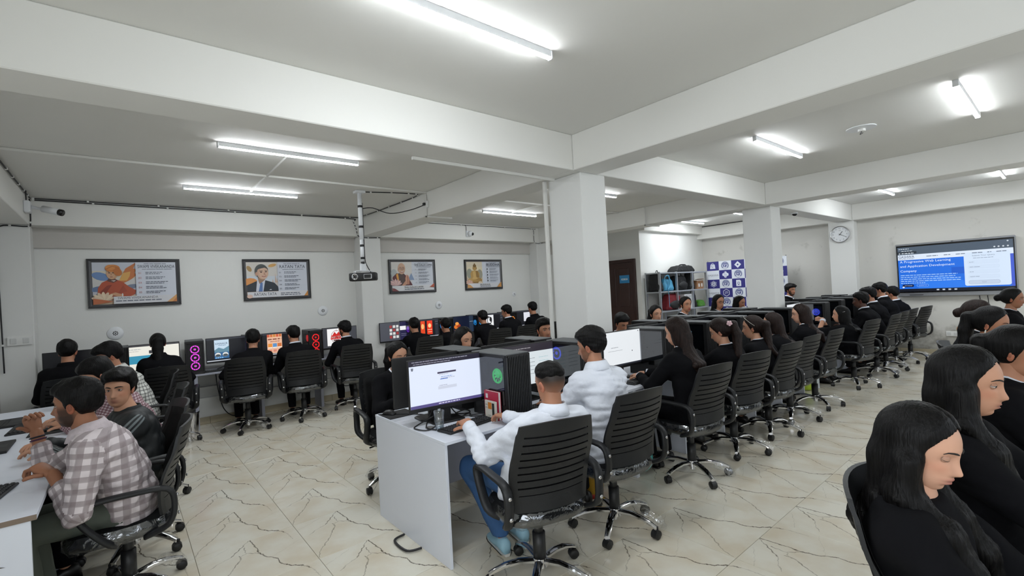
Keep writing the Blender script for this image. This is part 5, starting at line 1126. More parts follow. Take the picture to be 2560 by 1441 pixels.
TEAL = mat('teal_glossy_plastic', (84, 186, 182), .25)
t = thing('helmet', 'teal helmet with dark visor on the floor under the desk', 'helmet', (3.40, 2.50, 0), R(-60))
hs = lambda P: smax(smax(ellip(P, (0, 0, .12), (.125, .15, .14)), -ellip(P, (0, .02, .06), (.10, .125, .12)), .01), -(P[:, 2]-.004), .005)
sdf_obj('shell', lambda P: smax(hs(P), -ellip(P, (0, -.16, .11), (.095, .1, .06)), .01), (-.15, -.18, -.02), (.15, .18, .28), .011, TEAL, t)
sdf_obj('visor', lambda P: smax(np.abs(ellip(P, (0, 0, .12), (.122, .148, .138)))-.004, ellip(P, (0, -.16, .12), (.105, .11, .065)), .006), (-.15, -.18, 0), (.15, .0, .24), .009, BLKG, t)
t = thing('floor_bag', 'black and teal bag with red tag slumped under the desk', 'bag', (3.32, 2.66, 0)); sdf_obj('body', lambda P: smax(ellip(P, (0, 0, .13), (.17, .11, .2))+.012*wob(P, 16, 9), -P[:, 2]+.004, .01), (-.22, -.16, -.02), (.22, .16, .36), .014, CLB, t)
MB().box(-.12, -.02, -.125, -.11, .1, .26, .006).obj('panel', TEAL, t); MB().box(.0, .05, -.09, -.08, .31, .34).obj('tag', mat('red_tag', (190, 40, 50), .6), t)
t = thing('lime_bag', 'lime green bag by the white end panel under the desks', 'bag', (7.42, 2.52, 0)); sdf_obj('body', lambda P: smax(ellip(P, (0, 0, .1), (.1, .08, .14))+.01*wob(P, 18, 4), -P[:, 2]+.004, .01), (-.15, -.13, -.02), (.15, .13, .28), .014, mat('lime_fabric', (170, 196, 50), .6), t)
MB().tube(catmull([(-.04, 0, .22), (-.02, 0, .29), (.03, 0, .29), (.05, 0, .22)], 4), .007, 6).obj('handle', mat('lime_fabric', (170, 196, 50), .6), t, True)
# ------------------------------------------------------------------ people
def skin_mat():
    m = bpy.data.materials.new('skin'); m.use_nodes = True; nt = m.node_tree; b = nt.nodes['Principled BSDF']
    a = nt.nodes.new('ShaderNodeAttribute'); a.attribute_name = 'tint'; nt.links.new(a.outputs['Color'], b.inputs['Base Color'])
    b.inputs['Roughness'].default_value = .5; b.inputs['Specular IOR Level'].default_value = .35
    return m
SKIN = skin_mat(); EYEW = mat('eye_white', (186, 178, 172), .3); IRIS = mat('dark_iris', (24, 16, 12), .15); LASH = mat('dark_lash_and_brow', (22, 17, 15), .7)
SUIT = mat('black_suit_cloth', (14, 14, 17), .9, bump=.25, bscale=14, spec=.12); TROU = mat('black_trouser_cloth', (13, 13, 16), .9, bump=.2, bscale=16, spec=.12)
WSH = mat('white_shirt_cloth', (222, 226, 236), .7, bump=.7, bscale=15); SHOE = mat('black_shoe_leather', (20, 19, 19), .35)
def hairm(name, c):
    m = mat(name, c, .45, spec=.15)
    nt = m.node_tree; b = nt.nodes['Principled BSDF']; tc = nt.nodes.new('ShaderNodeTexCoord'); mp = nt.nodes.new('ShaderNodeMapping'); mp.inputs['Scale'].default_value = (170, 170, 9)
    n = nt.nodes.new('ShaderNodeTexNoise'); n.inputs['Scale'].default_value = 1; n.inputs['Detail'].default_value = 3; bp = nt.nodes.new('ShaderNodeBump'); bp.inputs['Strength'].default_value = .8; bp.inputs['Distance'].default_value = .005
    nt.links.new(tc.outputs['Object'], mp.inputs[0]); nt.links.new(mp.outputs[0], n.inputs['Vector']); nt.links.new(n.outputs['Fac'], bp.inputs['Height']); nt.links.new(bp.outputs[0], b.inputs['Normal'])
    mr = nt.nodes.new('ShaderNodeMapRange'); mr.inputs[1].default_value = .35; mr.inputs[2].default_value = .7; mr.inputs[3].default_value = .45; mr.inputs[4].default_value = 1.9; sc_ = nt.nodes.new('ShaderNodeVectorMath'); sc_.operation = 'SCALE'; sc_.inputs[0].default_value = lin(c); nt.links.new(n.outputs['Fac'], mr.inputs[0]); nt.links.new(mr.outputs[0], sc_.inputs['Scale']); nt.links.new(sc_.outputs[0], b.inputs['Base Color']); return m
HBLK = hairm('black_hair', (12, 11, 11)); HBRN = hairm('dark_brown_hair', (30, 20, 17))
def check_mat(name, base, c1, c2, su, sv, wu, wv, third=None):
    m = bpy.data.materials.new(name); m.use_nodes = True; nt = m.node_tree; N = nt.nodes; L = nt.links; b = N['Principled BSDF']; b.inputs['Roughness'].default_value = .8
    uv = N.new('ShaderNodeUVMap'); uv.uv_map = 'weave'; sp = N.new('ShaderNodeSeparateXYZ'); L.new(uv.outputs[0], sp.inputs[0])
    def band(i, per, w_, ph=0.):
        a = N.new('ShaderNodeMath'); a.operation = 'MULTIPLY_ADD'; a.inputs[1].default_value = 1/per; a.inputs[2].default_value = 50+ph; L.new(sp.outputs[i], a.inputs[0])
        f = N.new('ShaderNodeMath'); f.operation = 'FRACT'; L.new(a.outputs[0], f.inputs[0]); g = N.new('ShaderNodeMath'); g.operation = 'LESS_THAN'; g.inputs[1].default_value = w_; L.new(f.outputs[0], g.inputs[0]); return g.outputs[0]
    col = None
    def over(prev, fac, c, k):
        mx = N.new('ShaderNodeMix'); mx.data_type = 'RGBA'; q = N.new('ShaderNodeMath'); q.operation = 'MULTIPLY'; q.inputs[1].default_value = k; L.new(fac, q.inputs[0]); L.new(q.outputs[0], mx.inputs[0])
        if prev is None: mx.inputs[6].default_value = (*lin(base), 1)
        else: L.new(prev, mx.inputs[6])
        mx.inputs[7].default_value = (*lin(c), 1); return mx.outputs[2]
    col = over(None, band(0, su, wu), c1, .62); col = over(col, band(1, sv, wv), c2, .62)
    if third: col = over(col, band(0, su, .1, .62), third, .7); col = over(col, band(1, sv, .1, .62), third, .7)
    L.new(col, b.inputs['Base Color']); return m
PLAID = check_mat('pale_grey_plaid_cloth', (216, 206, 208), (126, 112, 114), (126, 112, 114), .052, .056, .4, .38, (150, 138, 140))
BWCHK = check_mat('black_white_check_cloth', (214, 214, 208), (28, 30, 32), (28, 30, 32), .034, .034, .28, .28)
MARCHK = check_mat('maroon_check_cloth', (206, 188, 192), (98, 32, 48), (98, 32, 48), .018, .018, .55, .55)
def track_mat():
    m = bpy.data.materials.new('black_track_jacket_cloth'); m.use_nodes = True; nt = m.node_tree; N = nt.nodes; L = nt.links; b = N['Principled BSDF']; b.inputs['Roughness'].default_value = .6
    uv = N.new('ShaderNodeUVMap'); uv.uv_map = 'weave'; sp = N.new('ShaderNodeSeparateXYZ'); L.new(uv.outputs[0], sp.inputs[0])
    a = N.new('ShaderNodeMath'); a.operation = 'ABSOLUTE'; L.new(sp.outputs[0], a.inputs[0]); f = N.new('ShaderNodeMath'); f.operation = 'PINGPONG'; f.inputs[1].default_value = .011; L.new(a.outputs[0], f.inputs[0])
    g = N.new('ShaderNodeMath'); g.operation = 'LESS_THAN'; g.inputs[1].default_value = .0055; L.new(f.outputs[0], g.inputs[0]); h = N.new('ShaderNodeMath'); h.operation = 'LESS_THAN'; h.inputs[1].default_value = .030; L.new(a.outputs[0], h.inputs[0])
    k = N.new('ShaderNodeMath'); k.operation = 'MULTIPLY'; L.new(g.outputs[0], k.inputs[0]); L.new(h.outputs[0], k.inputs[1]); mx = N.new('ShaderNodeMix'); mx.data_type = 'RGBA'; L.new(k.outputs[0], mx.inputs[0]); mx.inputs[6].default_value = (*lin((22, 26, 28)), 1); mx.inputs[7].default_value = (*lin((112, 120, 122)), 1); L.new(mx.outputs[2], b.inputs['Base Color']); return m
TRACK = track_mat(); JEAN = mat('blue_denim', (48, 84, 128), .8, bump=.3, bscale=40, var=.25, vscale=7); OLIVE = mat('faded_olive_trousers', (92, 98, 88), .8, bump=.2, bscale=20); SNEAK = mat('pale_blue_sneaker', (150, 190, 206), .5); SOLE = mat('white_rubber_sole', (220, 218, 212), .5)
MAROON = mat('maroon_check_dupatta', (112, 40, 56), .8)

HS = .96
def head_surface(nu, nv, fem):
    t = np.linspace(-np.pi, np.pi, nu, endpoint=False); th = t-.45*np.sin(t)
    ph = np.linspace(-np.pi/2, np.pi/2, nv+1)[1:-1]
    TH, PHI = np.meshgrid(th, ph)
    d = np.stack([np.cos(PHI)*np.sin(TH), np.cos(PHI)*np.cos(TH), np.sin(PHI)], -1).reshape(-1, 3)
    d = np.concatenate([[[0, 0, -1.]], d, [[0, 0, 1.]]])
    def rayell(c, r):
        c, r = np.array(c), np.array(r); A = ((d/r)**2).sum(1); B = -2*((d*c)/r**2).sum(1); Cc = (c*c/r**2).sum()-1
        return (-B+np.sqrt(np.maximum(B*B-4*A*Cc, 0)))/(2*A)
    jw = .052 if fem else .059
    r1 = rayell((0, -.01, .025), (.075 if fem else .078, .098, .095)); r2 = rayell((0, .022, -.05), (jw, .066, .071 if fem else .074))
    k = .022; h = np.clip(.5+.5*(r1-r2)/k, 0, 1); rr = r2*(1-h)+r1*h+k*h*(1-h)
    p = d*rr[:, None]; x, y, z = p[:, 0].copy(), p[:, 1].copy(), p[:, 2].copy()
    F = np.clip((y-.02)/.03, 0, 1); g = lambda a, s: np.exp(-(a/s)**2); ax = np.abs(x)
    nh = np.interp(z, [-.056, -.048, -.040, -.033, -.012, .008, .026], [0, .006, .021, .024, .013, .005, 0]); nw = np.interp(z, [-.05, -.034, -.01, .026], [.0155, .0145, .0105, .008])
    dy = nh*g(x, nw)*(.92 if fem else 1.15)
    dy -= .0105*g(ax-.031, .017)*g(z-.006, .0125); dy += .004*g(ax-.03, .024)*g(z-.029, .008)*(.4 if fem else 1)
    dy += .005*g(ax-.043, .02)*g(z+.022, .018); dy += .0065*g(x, .021)*g(z+.0605, .0055)+.0075*g(x, .019)*g(z+.0735, .006)-.004*g(x, .02)*g(z+.067, .0022)
    dy -= .004*g(x, .02)*g(z+.085, .007); dy += .006*g(x, .022)*g(z+.105, .014); dy -= .003*g(ax-.036, .012)*g(z+.05, .02)
    p[:, 1] += dy*F
    fs = []; n = nu
    for j in range(nu): fs.append((0, 1+(j+1) % n, 1+j))
    for i in range(nv-2):
        for j in range(nu): a = 1+i*n+j; b = 1+i*n+(j+1) % n; fs.append((a, b, b+n, a+n))
    o = 1+(nv-2)*n; Lst = len(p)-1
    for j in range(nu): fs.append((o+j, o+(j+1) % n, Lst))
    fs = [f[::-1] for f in fs]
    return p*HS, fs
HEADS = {}
def head_tint(p, skin, fem, beard, stub, lips):
    c = np.tile(np.array(lin(skin)), (len(p), 1)); q = p/HS; x, y, z = q.T; ax = np.abs(x); g = lambda a, s: np.exp(-(a/s)**2)
    def mixc(w_, col): 
        nonlocal c; w_ = np.clip(w_, 0, 1)[:, None]; c = c*(1-w_)+np.array(lin(col))*w_
    front = y > .03
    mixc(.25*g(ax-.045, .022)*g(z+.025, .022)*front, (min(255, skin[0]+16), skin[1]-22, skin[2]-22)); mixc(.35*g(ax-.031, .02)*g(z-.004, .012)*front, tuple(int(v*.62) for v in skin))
    if beard:
        w_ = np.clip((-.032-z)/.02, 0, 1)*np.clip((y+.03)/.03, 0, 1)*(z > -.118); mo = g(x, .02)*g(z+.067, .010)*front; ch = np.clip(1-np.hypot(ax-.0, (z+.045))/.030, 0, 1)*front*(z > -.052)
        side = (ax > .05)*np.clip((.01-z)/.03, 0, 1)*(y > .0)*(y < .06)*.9; w_ = np.maximum(w_*np.clip(np.maximum((ax-.03)/.02, (-.075-z)/.012), 0, 1), side)
        mu = g(x, .028)*g(z+.053, .006)*front; mixc(beard*np.maximum(w_, mu)*(1-.9*mo), (26, 20, 18))
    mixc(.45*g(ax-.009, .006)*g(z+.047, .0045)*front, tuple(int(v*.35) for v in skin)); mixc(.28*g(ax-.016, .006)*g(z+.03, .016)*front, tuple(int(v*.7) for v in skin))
    mixc(lips[1]*g(x, .022)*(g(z+.0605, .0055)+g(z+.0735, .0065))*front, lips[0])
    mixc(.6*g(x, .02)*g(z+.067, .0028)*front, tuple(int(v*.4) for v in lips[0]))
    if stub: w_ = np.clip((z-np.interp(np.degrees(np.arctan2(y, ax)), [-90, -30, 0, 20, 60, 90], [-.062, -.055, -.02, .02, .06, .072]))/.075, 0, 1); mixc(w_**.7*stub, (46, 38, 34))
    return c
def hairline(P, st):
    ax = np.abs(P[:, 0]); ph = np.degrees(np.arctan2(P[:, 1], ax))
    if st in ('short', 'side', 'curly', 'quiff', 'fade'): zl = np.interp(ph, [-90, -40, -18, -8, 2, 12, 22, 40, 60, 90], [-.068, -.06, -.03, .0, -.03, -.022, .03, .052, .062, .068])
    else: zl = np.interp(ph, [-90, -40, -10, 5, 15, 28, 45, 65, 90], [-.09, -.085, -.07, -.05, -.012, .030, .060, .080, .092])
    if st == 'fade': zl = np.interp(ph, [-90, -30, 0, 25, 60, 90], [.025, .03, .035, .045, .06, .068])
    return P[:, 2]-zl
def ik(S, W, la, lb, pole):
    S, W = np.array(S), np.array(W); v = W-S; D = np.linalg.norm(v); D2 = min(D, (la+lb)*.995); u = v/D
    a = (la*la-lb*lb+D2*D2)/(2*D2); h = math.sqrt(max(la*la-a*a, 1e-6)); p = np.array(pole)-u*np.dot(pole, u); p /= np.linalg.norm(p)
    k = D/D2 if D > D2 else 1
    return S+u*a*k+p*h
def hand_mesh(mb, W, f, n, side, curl, sc=1., seg=7):
    f = Vector(f).normalized(); n = Vector(n); n = (n-f*n.dot(f)).normalized(); s = f.cross(n)*side; W = Vector(W)     # s points to the thumb side
    rings = []
    for d_, w_, t_ in ((-.03, .024, .021), (0, .025, .019), (.03, .036, .018), (.06, .041, .0165), (.085, .041, .014), (.097, .037, .010)):
        rings.append([W+f*(d_*sc)+s*(w_*sc*math.cos(2*math.pi*k/12))+n*(t_*sc*math.sin(2*math.pi*k/12)) for k in range(12)])
    mb.loft(rings)
    def finger(base, d0, L, r, cs, ax_):
        pts = [base]; d_ = d0.copy(); q = base.copy()
        for l_, a_ in zip((.44, .31, .25), cs):
            d_ = (Matrix.Rotation(R(a_), 3, ax_) @ d_).normalized(); q = q+d_*(L*l_*.5); pts.append(q.copy()); q = q+d_*(L*l_*.5); pts.append(q.copy())
        rr = [r*1.05, r, r*.98, r*.96, r*.9, r*.85, r*.6]; mb.tube(pts, rr, seg)
    ax_ = f.cross(n)      # rotating f towards n
    for k, (o, L, r) in enumerate(((.029, .070, .0088), (.010, .079, .0092), (-.010, .073, .0088), (-.028, .057, .0078))):
        d0 = (f+s*(.10-.075*k)).normalized(); finger(W+f*(.086*sc)+s*(o*sc), d0, L*sc, r*sc, [c*(1+.08*k) for c in curl], ax_)
    d0 = (f*.72+s*.62+n*.25).normalized(); finger(W+f*(.022*sc)+s*(.030*sc), d0, .075*sc, .0105*sc, (0, 18, 12), -s.cross(d0).cross(d0) if False else (f.cross(n)*.5-n*.5*side).normalized())
SKINC = {'a': (196, 146, 118), 'b': (178, 126, 98), 'c': (150, 102, 76), 'd': (92, 62, 50), 'e': (206, 158, 132)}
PCOUNT = [0]
def person(label, hip, deg, head, yaw=0, pitch=0, sex='m', skin='b', hair='short', hc=None, top='suit', bottom=None, hands=None, vox=.016, hres=(40, 34), beard=0., curl=(25, 30, 20), roll=0, shirt=True, hsc=1., locks=(), hairlen=.6, extras=(), palms=None, hdirs=None, facecut=1.1, look=0., feet=None, lipc=None, hz=.545, fem=None, poles=None, sleeves=1., hvox=None, lower=True):
    fem = sex == 'f'; seed = PCOUNT[0]; PCOUNT[0] += 1
    t = thing('person', label, 'person', (hip[0], hip[1], 0), R(deg))
    ca, sa = math.cos(-R(deg)), math.sin(-R(deg))
    def loc(P): x, y = P[0]-hip[0], P[1]-hip[1]; return np.array([x*ca-y*sa, x*sa+y*ca, P[2]])
    C = loc(head); H = np.array([0, -.02, hz]); Zv = np.array([0, 0, 1.])
    Rh = np.array((Matrix.Rotation(R(yaw), 3, 'Z') @ Matrix.Rotation(R(pitch), 3, 'X') @ Matrix.Rotation(R(roll), 3, 'Y')))
    up = (C-H)/np.linalg.norm(C-H); nd = .3*up+.5*Zv+.2*(Rh@Zv); nd /= np.linalg.norm(nd)
    Nk = C-nd*.168-np.array([0, .028, 0])
    Md = (H+Nk)/2+np.array([0, -.05, .0])
    sp = lambda s: (1-s)**2*H+2*s*(1-s)*Md+s*s*Nk if s >= 0 else H+np.array([0, 0, s*.5])
    sw = .15 if fem else .175; wk = 1.36 if fem else 1.45
    side = np.array([1., 0, 0]); S = [sp(.88)+np.array([q*sw, .015, -.012]) for q in (-1, 1)]
    tgt = [None, None]; W = [None, None]; E = [None, None]
    if hands is None: hands = (None, None)
    for i, q in enumerate((-1, 1)):
        if hands[i] is None: hd = np.array([q*.13, .33, hz+.10])
        else: hd = loc(hands[i])
        tgt[i] = hd
        pole = np.array(poles[i] if poles and poles[i] is not None else (q*.75, -.5, -.8))
        W[i] = hd; E[i] = ik(S[i], hd, .27 if fem else .285, .235 if fem else .25, pole)
    kn = [np.array([q*.095, .42, .52]) for q in (-1, 1)]; an = [np.array([q*.10, .36, .10]) for q in (-1, 1)]
    if feet is not None:
        for i in (0, 1):
            if feet[i] is not None: kn[i] = np.array(feet[i][0]); an[i] = np.array(feet[i][1])
    def torso(P, e, pel=True):
        q = lambda a, b, r0, r1, k: flatcap(P, sp(a), sp(b), r0+e, r1+e, side, k)
        d = q(.05, .42, .108, .104 if fem else .108, wk-.02)
        if pel: d = smin(d, flatcap(P, sp(-.12), sp(.08), .112+e, .112+e, side, wk+.08), .05)
        d = smin(d, q(.42, .74, .108 if not fem else .106, .112, wk), .06); d = smin(d, q(.74, .88, .104, .075, wk+.05), .05)
        d = smin(d, cap(P, S[0]*.85+sp(.88)*.15, S[1]*.85+sp(.88)*.15, .058+e, .058+e), .06); d = smin(d, cap(P, sp(.93), Nk+nd*.02, .07+e*.6, .058+e*.6), .05); return d
    def arms(P, e, wr=1.):
        d = None
        for i in (0, 1):
            Wf = E[i]+(W[i]-E[i])*wr
            a = cap(P, S[i], E[i], .060+e, .048+e); b = cap(P, E[i], Wf, .046+e, (.034+e) if wr < .99 else .034+e*.45); a = smin(a, b, .02); d = a if d is None else np.minimum(d, a)
        return d
    def legs(P, e):
        d = flatcap(P, sp(-.1), sp(.1), .115+e, .112+e, side, wk+.06)
        for i in (0, 1):
            hj = np.array([(-1, 1)[i]*.085, .02, hz-.01]); a = smin(cap(P, hj, kn[i], .082+e, .060+e), cap(P, kn[i], an[i], .058+e, .043+e), .025); d = smin(d, a, .04)
        return d
    allp = np.array([C, Nk, H, *S, *E, *W]); lo0, hi0 = allp.min(0)-.2, allp.max(0)+.2
    lp = np.array([H, *kn, *an]); lo1, hi1 = lp.min(0)-.14, lp.max(0)+.14
    # body: torso, neck, arms and legs as one surface, then head and hands
    def bfn(P):
        d = smin(torso(P, -.014), arms(P, -.012), .03); d = smin(d, cap(P, Nk-nd*.03, C-nd*.045-(Rh@np.array([0, .012, 0])), .056 if not fem else .048, .053 if not fem else .045), .03)
        return smin(d, legs(P, -.014), .03) if lower else d
    lo, hi = (np.minimum(lo0, lo1), np.maximum(hi0, hi1)) if lower else (lo0, hi0); hi = hi.copy(); hi[2] = max(C[2]-.02, hi0[2]-.2+.02)
    bv, bf = surfnet(bfn, lo, hi, max(vox, .013))
    hk = (hres, fem)
    if hk not in HEADS: HEADS[hk] = head_surface(hres[0], hres[1], fem)
    hp, hf = HEADS[hk]; sk = SKINC[skin]
    tint = [np.tile(np.array(lin(sk)), (len(bv), 1))]
    V = [bv]; Fc = [tuple(int(a) for a in f) for f in bf]; mi = [0]*len(bf)
    def put(v, f, m_, col=None):
        o = sum(len(a) for a in V); V.append(np.asarray(v)); Fc.extend(tuple(a+o for a in q) for q in f); mi.extend([m_]*len(f)); tint.append(np.tile(np.array(lin(col or sk)), (len(v), 1)) if not isinstance(col, np.ndarray) else col)
    TH = lambda p: (np.asarray(p)*hsc)@Rh.T+C
    lips = lipc or (((150, 84, 76), .75) if fem else ((142, 84, 76), .8))
    put(TH(hp), hf, 0, head_tint(hp, sk, fem, beard, 1. if hair == 'fade' else 0, lips))
    for q in (-1, 1):       # ears, eyes, lids, brows
        m_ = MB(); Te = Matrix.Translation((q*.0745*HS, -.008, -.012)) @ Matrix.Rotation(R(q*-22), 4, 'Z') @ Matrix.Rotation(R(q*8), 4, 'Y')
        m_.sphere((0, 0, 0), (.009, .017, .031), 10, 8, T=Te); m_.sphere((q*.005, .002, .004), (.006, .010, .020), 8, 6, T=Te); vv = np.array([tuple(v) for v in m_.v]); cc = np.tile(np.array(lin((min(255, sk[0]+6), sk[1]-10, sk[2]-8))), (len(vv), 1)); cc[-len(vv)//3:] *= .7; put(TH(vv), m_.f, 0, cc)
        ex, ey, ez = q*.0305*HS, .0622, .006*HS
        m_ = MB().sphere((ex, ey, ez), .0112, 14, 10); put(TH(m_.v), m_.f, 1)
        pa = R(-look); m_ = MB().sphere((ex, ey+.0070*math.cos(pa), ez+.0070*math.sin(pa)), .0057, 10, 8); put(TH(m_.v), m_.f, 2)
        def lid(e0, e1, r_, mt_, col=None):
            m2 = MB(); rows = []
            for a_ in np.linspace(e0, e1, 5): rows.append([(ex+r_*math.sin(b_)*1.1, ey+r_*math.cos(R(a_))*math.cos(b_), ez+r_*math.sin(R(a_))*(.35+.65*math.cos(b_))) for b_ in np.linspace(-1.62, 1.62, 11)])
            m2.loft(rows, False, closed=False); put(TH(m2.v), m2.f, mt_, col)
        uo = 20-look*1.05
        dk = tuple(int(v*.86) for v in sk); lid(uo, 88, .0127, 0, dk); lid(-80, -26+max(0, look-20)*.15, .0125, 0, dk); lid(uo-7, uo+1, .0131, 3)
        fpts = hp[(hp[:, 1] > .03)]
        def surf(x_, z_): k = np.argmin((fpts[:, 0]-x_)**2+(fpts[:, 2]-z_)**2); return fpts[k, 1]
        bp = [(q*x_, surf(q*x_, z_)+.0015, z_) for x_, z_ in ((.011, .023), (.02, .0265), (.03, .0285), (.04, .0275), (.048, .022))]
        th_ = .0035 if not fem else .0026; m_ = MB().tube(bp, [th_*.8, th_*1.1, th_, th_*.8, th_*.35], 6); put(TH(m_.v), m_.f, 3)
    for i, q in enumerate((-1, 1)):
        fd = W[i]-E[i]; fd /= np.linalg.norm(fd); pn = np.array(palms[i]) if palms and palms[i] is not None else np.array([-q*.15, .1, -1.])
        fd2 = fd+(np.array([0, .5, -.05]) if palms is None or palms[i] is None else 0); fd2 = np.array(hdirs[i]) if hdirs and hdirs[i] is not None else fd2; m_ = MB(); hand_mesh(m_, W[i]-fd*.005, fd2, pn, -q if False else q*-1, curl, .92 if fem else 1., 6 if vox > .012 else 8); put([tuple(v) for v in m_.v], m_.f, 0)
    me = bpy.data.meshes.new('body'); VV = np.concatenate(V); me.from_pydata(VV.tolist(), [], Fc)
    for m_ in (SKIN, EYEW, IRIS, LASH): me.materials.append(m_)
    me.polygons.foreach_set('material_index', mi); me.shade_smooth()
    at = me.attributes.new('tint', 'FLOAT_COLOR', 'POINT'); cc = np.concatenate(tint); at.data.foreach_set('color', np.concatenate([cc, np.ones((len(cc), 1))], 1).astype(np.float32).ravel())
    link('body', me, t)
    # upper garment
    tm_ = {'suit': SUIT, 'white': WSH, 'plaid': PLAID, 'bw': BWCHK, 'maroon': MARCHK, 'track': TRACK, 'dark': SUIT}[top]
    loose = .010 if top == 'suit' else .014
    def tfn(P):
        d = smin(torso(P, loose), arms(P, loose, sleeves), .035); amp = .0035 if top == 'suit' else .0055
        return d+amp*wob(P*np.array([1, 1, 1.6]), 40, seed)+(amp*.7*(1-2.4*np.abs(wob(P*np.array([1, .9, 1.5]), 62, seed+20)))+amp*.35*wob(P, 150, seed+50) if top != 'suit' else amp*.6*(1-2.4*np.abs(wob(P*np.array([1, .9, 1.4]), 48, seed+20))))
    lo, hi = lo0.copy(), hi0.copy(); lo[2] = hz-.17; hi[2] = Nk[2]+.1
    def tf2(P): return smax(tfn(P), (P-(Nk+nd*.030))@nd, .012)
    v, f = surfnet(tf2, lo, hi, vox)
    g = np_mesh('garment', v, f, tm_)
    if top in ('plaid', 'bw', 'maroon', 'track'):
        fc = v[f].mean(1); da = np.stack([np.minimum(cap(fc, S[i]+(S[i]-sp(.88))*.25, E[i], .06, .05), cap(fc, E[i], W[i], .048, .036)) for i in (0, 1)], 1); dtor = torso(fc, 0)
        uvs = np.zeros((len(f), 4, 2))
        sgn = np.argmin(np.concatenate([dtor[:, None]-.004, da], 1), 1)
        for part in (0, 1, 2):
            m_ = sgn == part
            if not m_.any(): continue
            pv = v[f[m_]]
            if part == 0:
                ang = np.arctan2(pv[..., 0], -(pv[..., 1]-fc[m_][:, None, 1]*0-(sp(.5)[1]))); ref = ang[:, :1]; ang = ref+(ang-ref+np.pi) % (2*np.pi)-np.pi
                uvs[m_] = np.stack([ang*.15+(5 if top == 'track' else 0), pv[..., 2]], -1)
            else:
                i = part-1; near_up = (cap(fc[m_], S[i], E[i], .05, .05) < cap(fc[m_], E[i], W[i], .05, .05)); out = np.zeros(pv.shape[:2]+(2,))
                for sel, a_, b_, off in ((near_up, S[i], E[i], 0), (~near_up, E[i], W[i], np.linalg.norm(E[i]-S[i]))):
                    ax_ = (b_-a_)/np.linalg.norm(b_-a_); r1 = np.cross(ax_, np.array([0, 1., 0])); r1 /= np.linalg.norm(r1); r1 *= np.sign(r1[2]+.3*r1[0]*((-1, 1)[i])) or 1; r2 = np.cross(ax_, r1); rel = pv[sel]-a_
                    ang = np.arctan2(rel@r2, rel@r1); ref = ang[:, :1]; ang = ref+(ang-ref+np.pi) % (2*np.pi)-np.pi; out[sel] = np.stack([ang*.058, rel@ax_+off], -1)
                uvs[m_] = out
        if len(g.polygons) == len(f):
            ul = g.uv_layers.new(name='weave'); ul.data.foreach_set('uv', uvs.astype(np.float32).ravel())
    gname = {'suit': 'suit_jacket', 'white': 'white_shirt', 'plaid': 'plaid_shirt', 'bw': 'checked_shirt', 'maroon': 'checked_shirt', 'track': 'track_jacket', 'dark': 'dark_top'}[top]
    gj = link(gname, g, t)
    # collar: a folded band round the neck
    def collar(r_in, r_out, h_, drop, m_, nm, dy=0.):
        mb = MB(); n_ = 20; rings = []; cdir = Vector(nd); xa = Vector((1, 0, 0)); xa = (xa-cdir*xa.dot(cdir)).normalized(); ya = cdir.cross(xa); b0 = Vector(Nk)+cdir*.012
        for r_, hh in ((r_in, -.01), (r_in*.97, h_), (r_in*1.06, h_+.003), (r_out, h_-drop), (r_out*.98, h_-drop-.004)):
            rg = []
            for k in range(n_):
                a_ = math.radians(112)+2*math.pi*(k/(n_-1))*(316/360)
                tilt = -.030*max(0, math.sin(a_)); rg.append(b0+xa*(r_*math.cos(a_))+ya*(r_*math.sin(a_)*1.03+dy)+cdir*(hh+tilt))
            rings.append(rg)
        o = mb.loft(rings, False, closed=False).obj(nm, m_, gj, True); return o
    if top == 'suit':
        if shirt: collar(.065 if not fem else .057, .080, .052 if not fem else .040, .036, WSH, 'shirt_collar')
        collar(.076 if not fem else .068, .098, .034 if not fem else .034, .042, SUIT, 'jacket_collar')
        if shirt == 2:
            m_ = MB(); rows = []
            for s_ in np.linspace(.97, .55, 6):
                c_ = sp(s_); w_ = .048*(s_-.52)/.45; yf = c_[1]+np.interp(s_, [.5, .75, .9, 1.], [.112, .12, .10, .07]); rows.append([(c_[0]+w_*u_, yf+.004-.25*(w_*u_)**2, c_[2]+.03*(s_ > .9)) for u_ in (-1, -.5, 0, .5, 1)])
            m_.loft(rows, False, closed=False).obj('shirt_front', WSH, gj, True)
    elif top == 'track': collar(.068, .086, .034, .04, mat('black_knit_collar', (20, 23, 25), .8), 'collar')
    elif top != 'dark': collar(.067, .100 if top != 'maroon' else .088, .056, .056, tm_ if top == 'white' else mat('collar_'+top, {'plaid': (196, 184, 188), 'bw': (190, 190, 186), 'maroon': (150, 96, 108)}[top], .8, var=.2, vscale=60), 'collar')
    if top == 'white':
        for i in (0, 1):
            if sleeves > .9: u_ = (W[i]-E[i])/np.linalg.norm(W[i]-E[i]); MB().tube([W[i]-u_*.045, W[i]-u_*.04, W[i]+u_*.012, W[i]+u_*.014], [.038, .043, .042, .037], 14).obj('cuff', WSH, gj, True)
    if top in ('suit',) and shirt:
        for i in (0, 1):
            if hands[i] is not None:
                a_ = W[i]-(W[i]-E[i])/np.linalg.norm(W[i]-E[i])*.012; b_ = W[i]+(W[i]-E[i])/np.linalg.norm(W[i]-E[i])*.014; MB().tube([a_, b_], [.036, .036], 12).obj('shirt_cuff', WSH, gj, True)
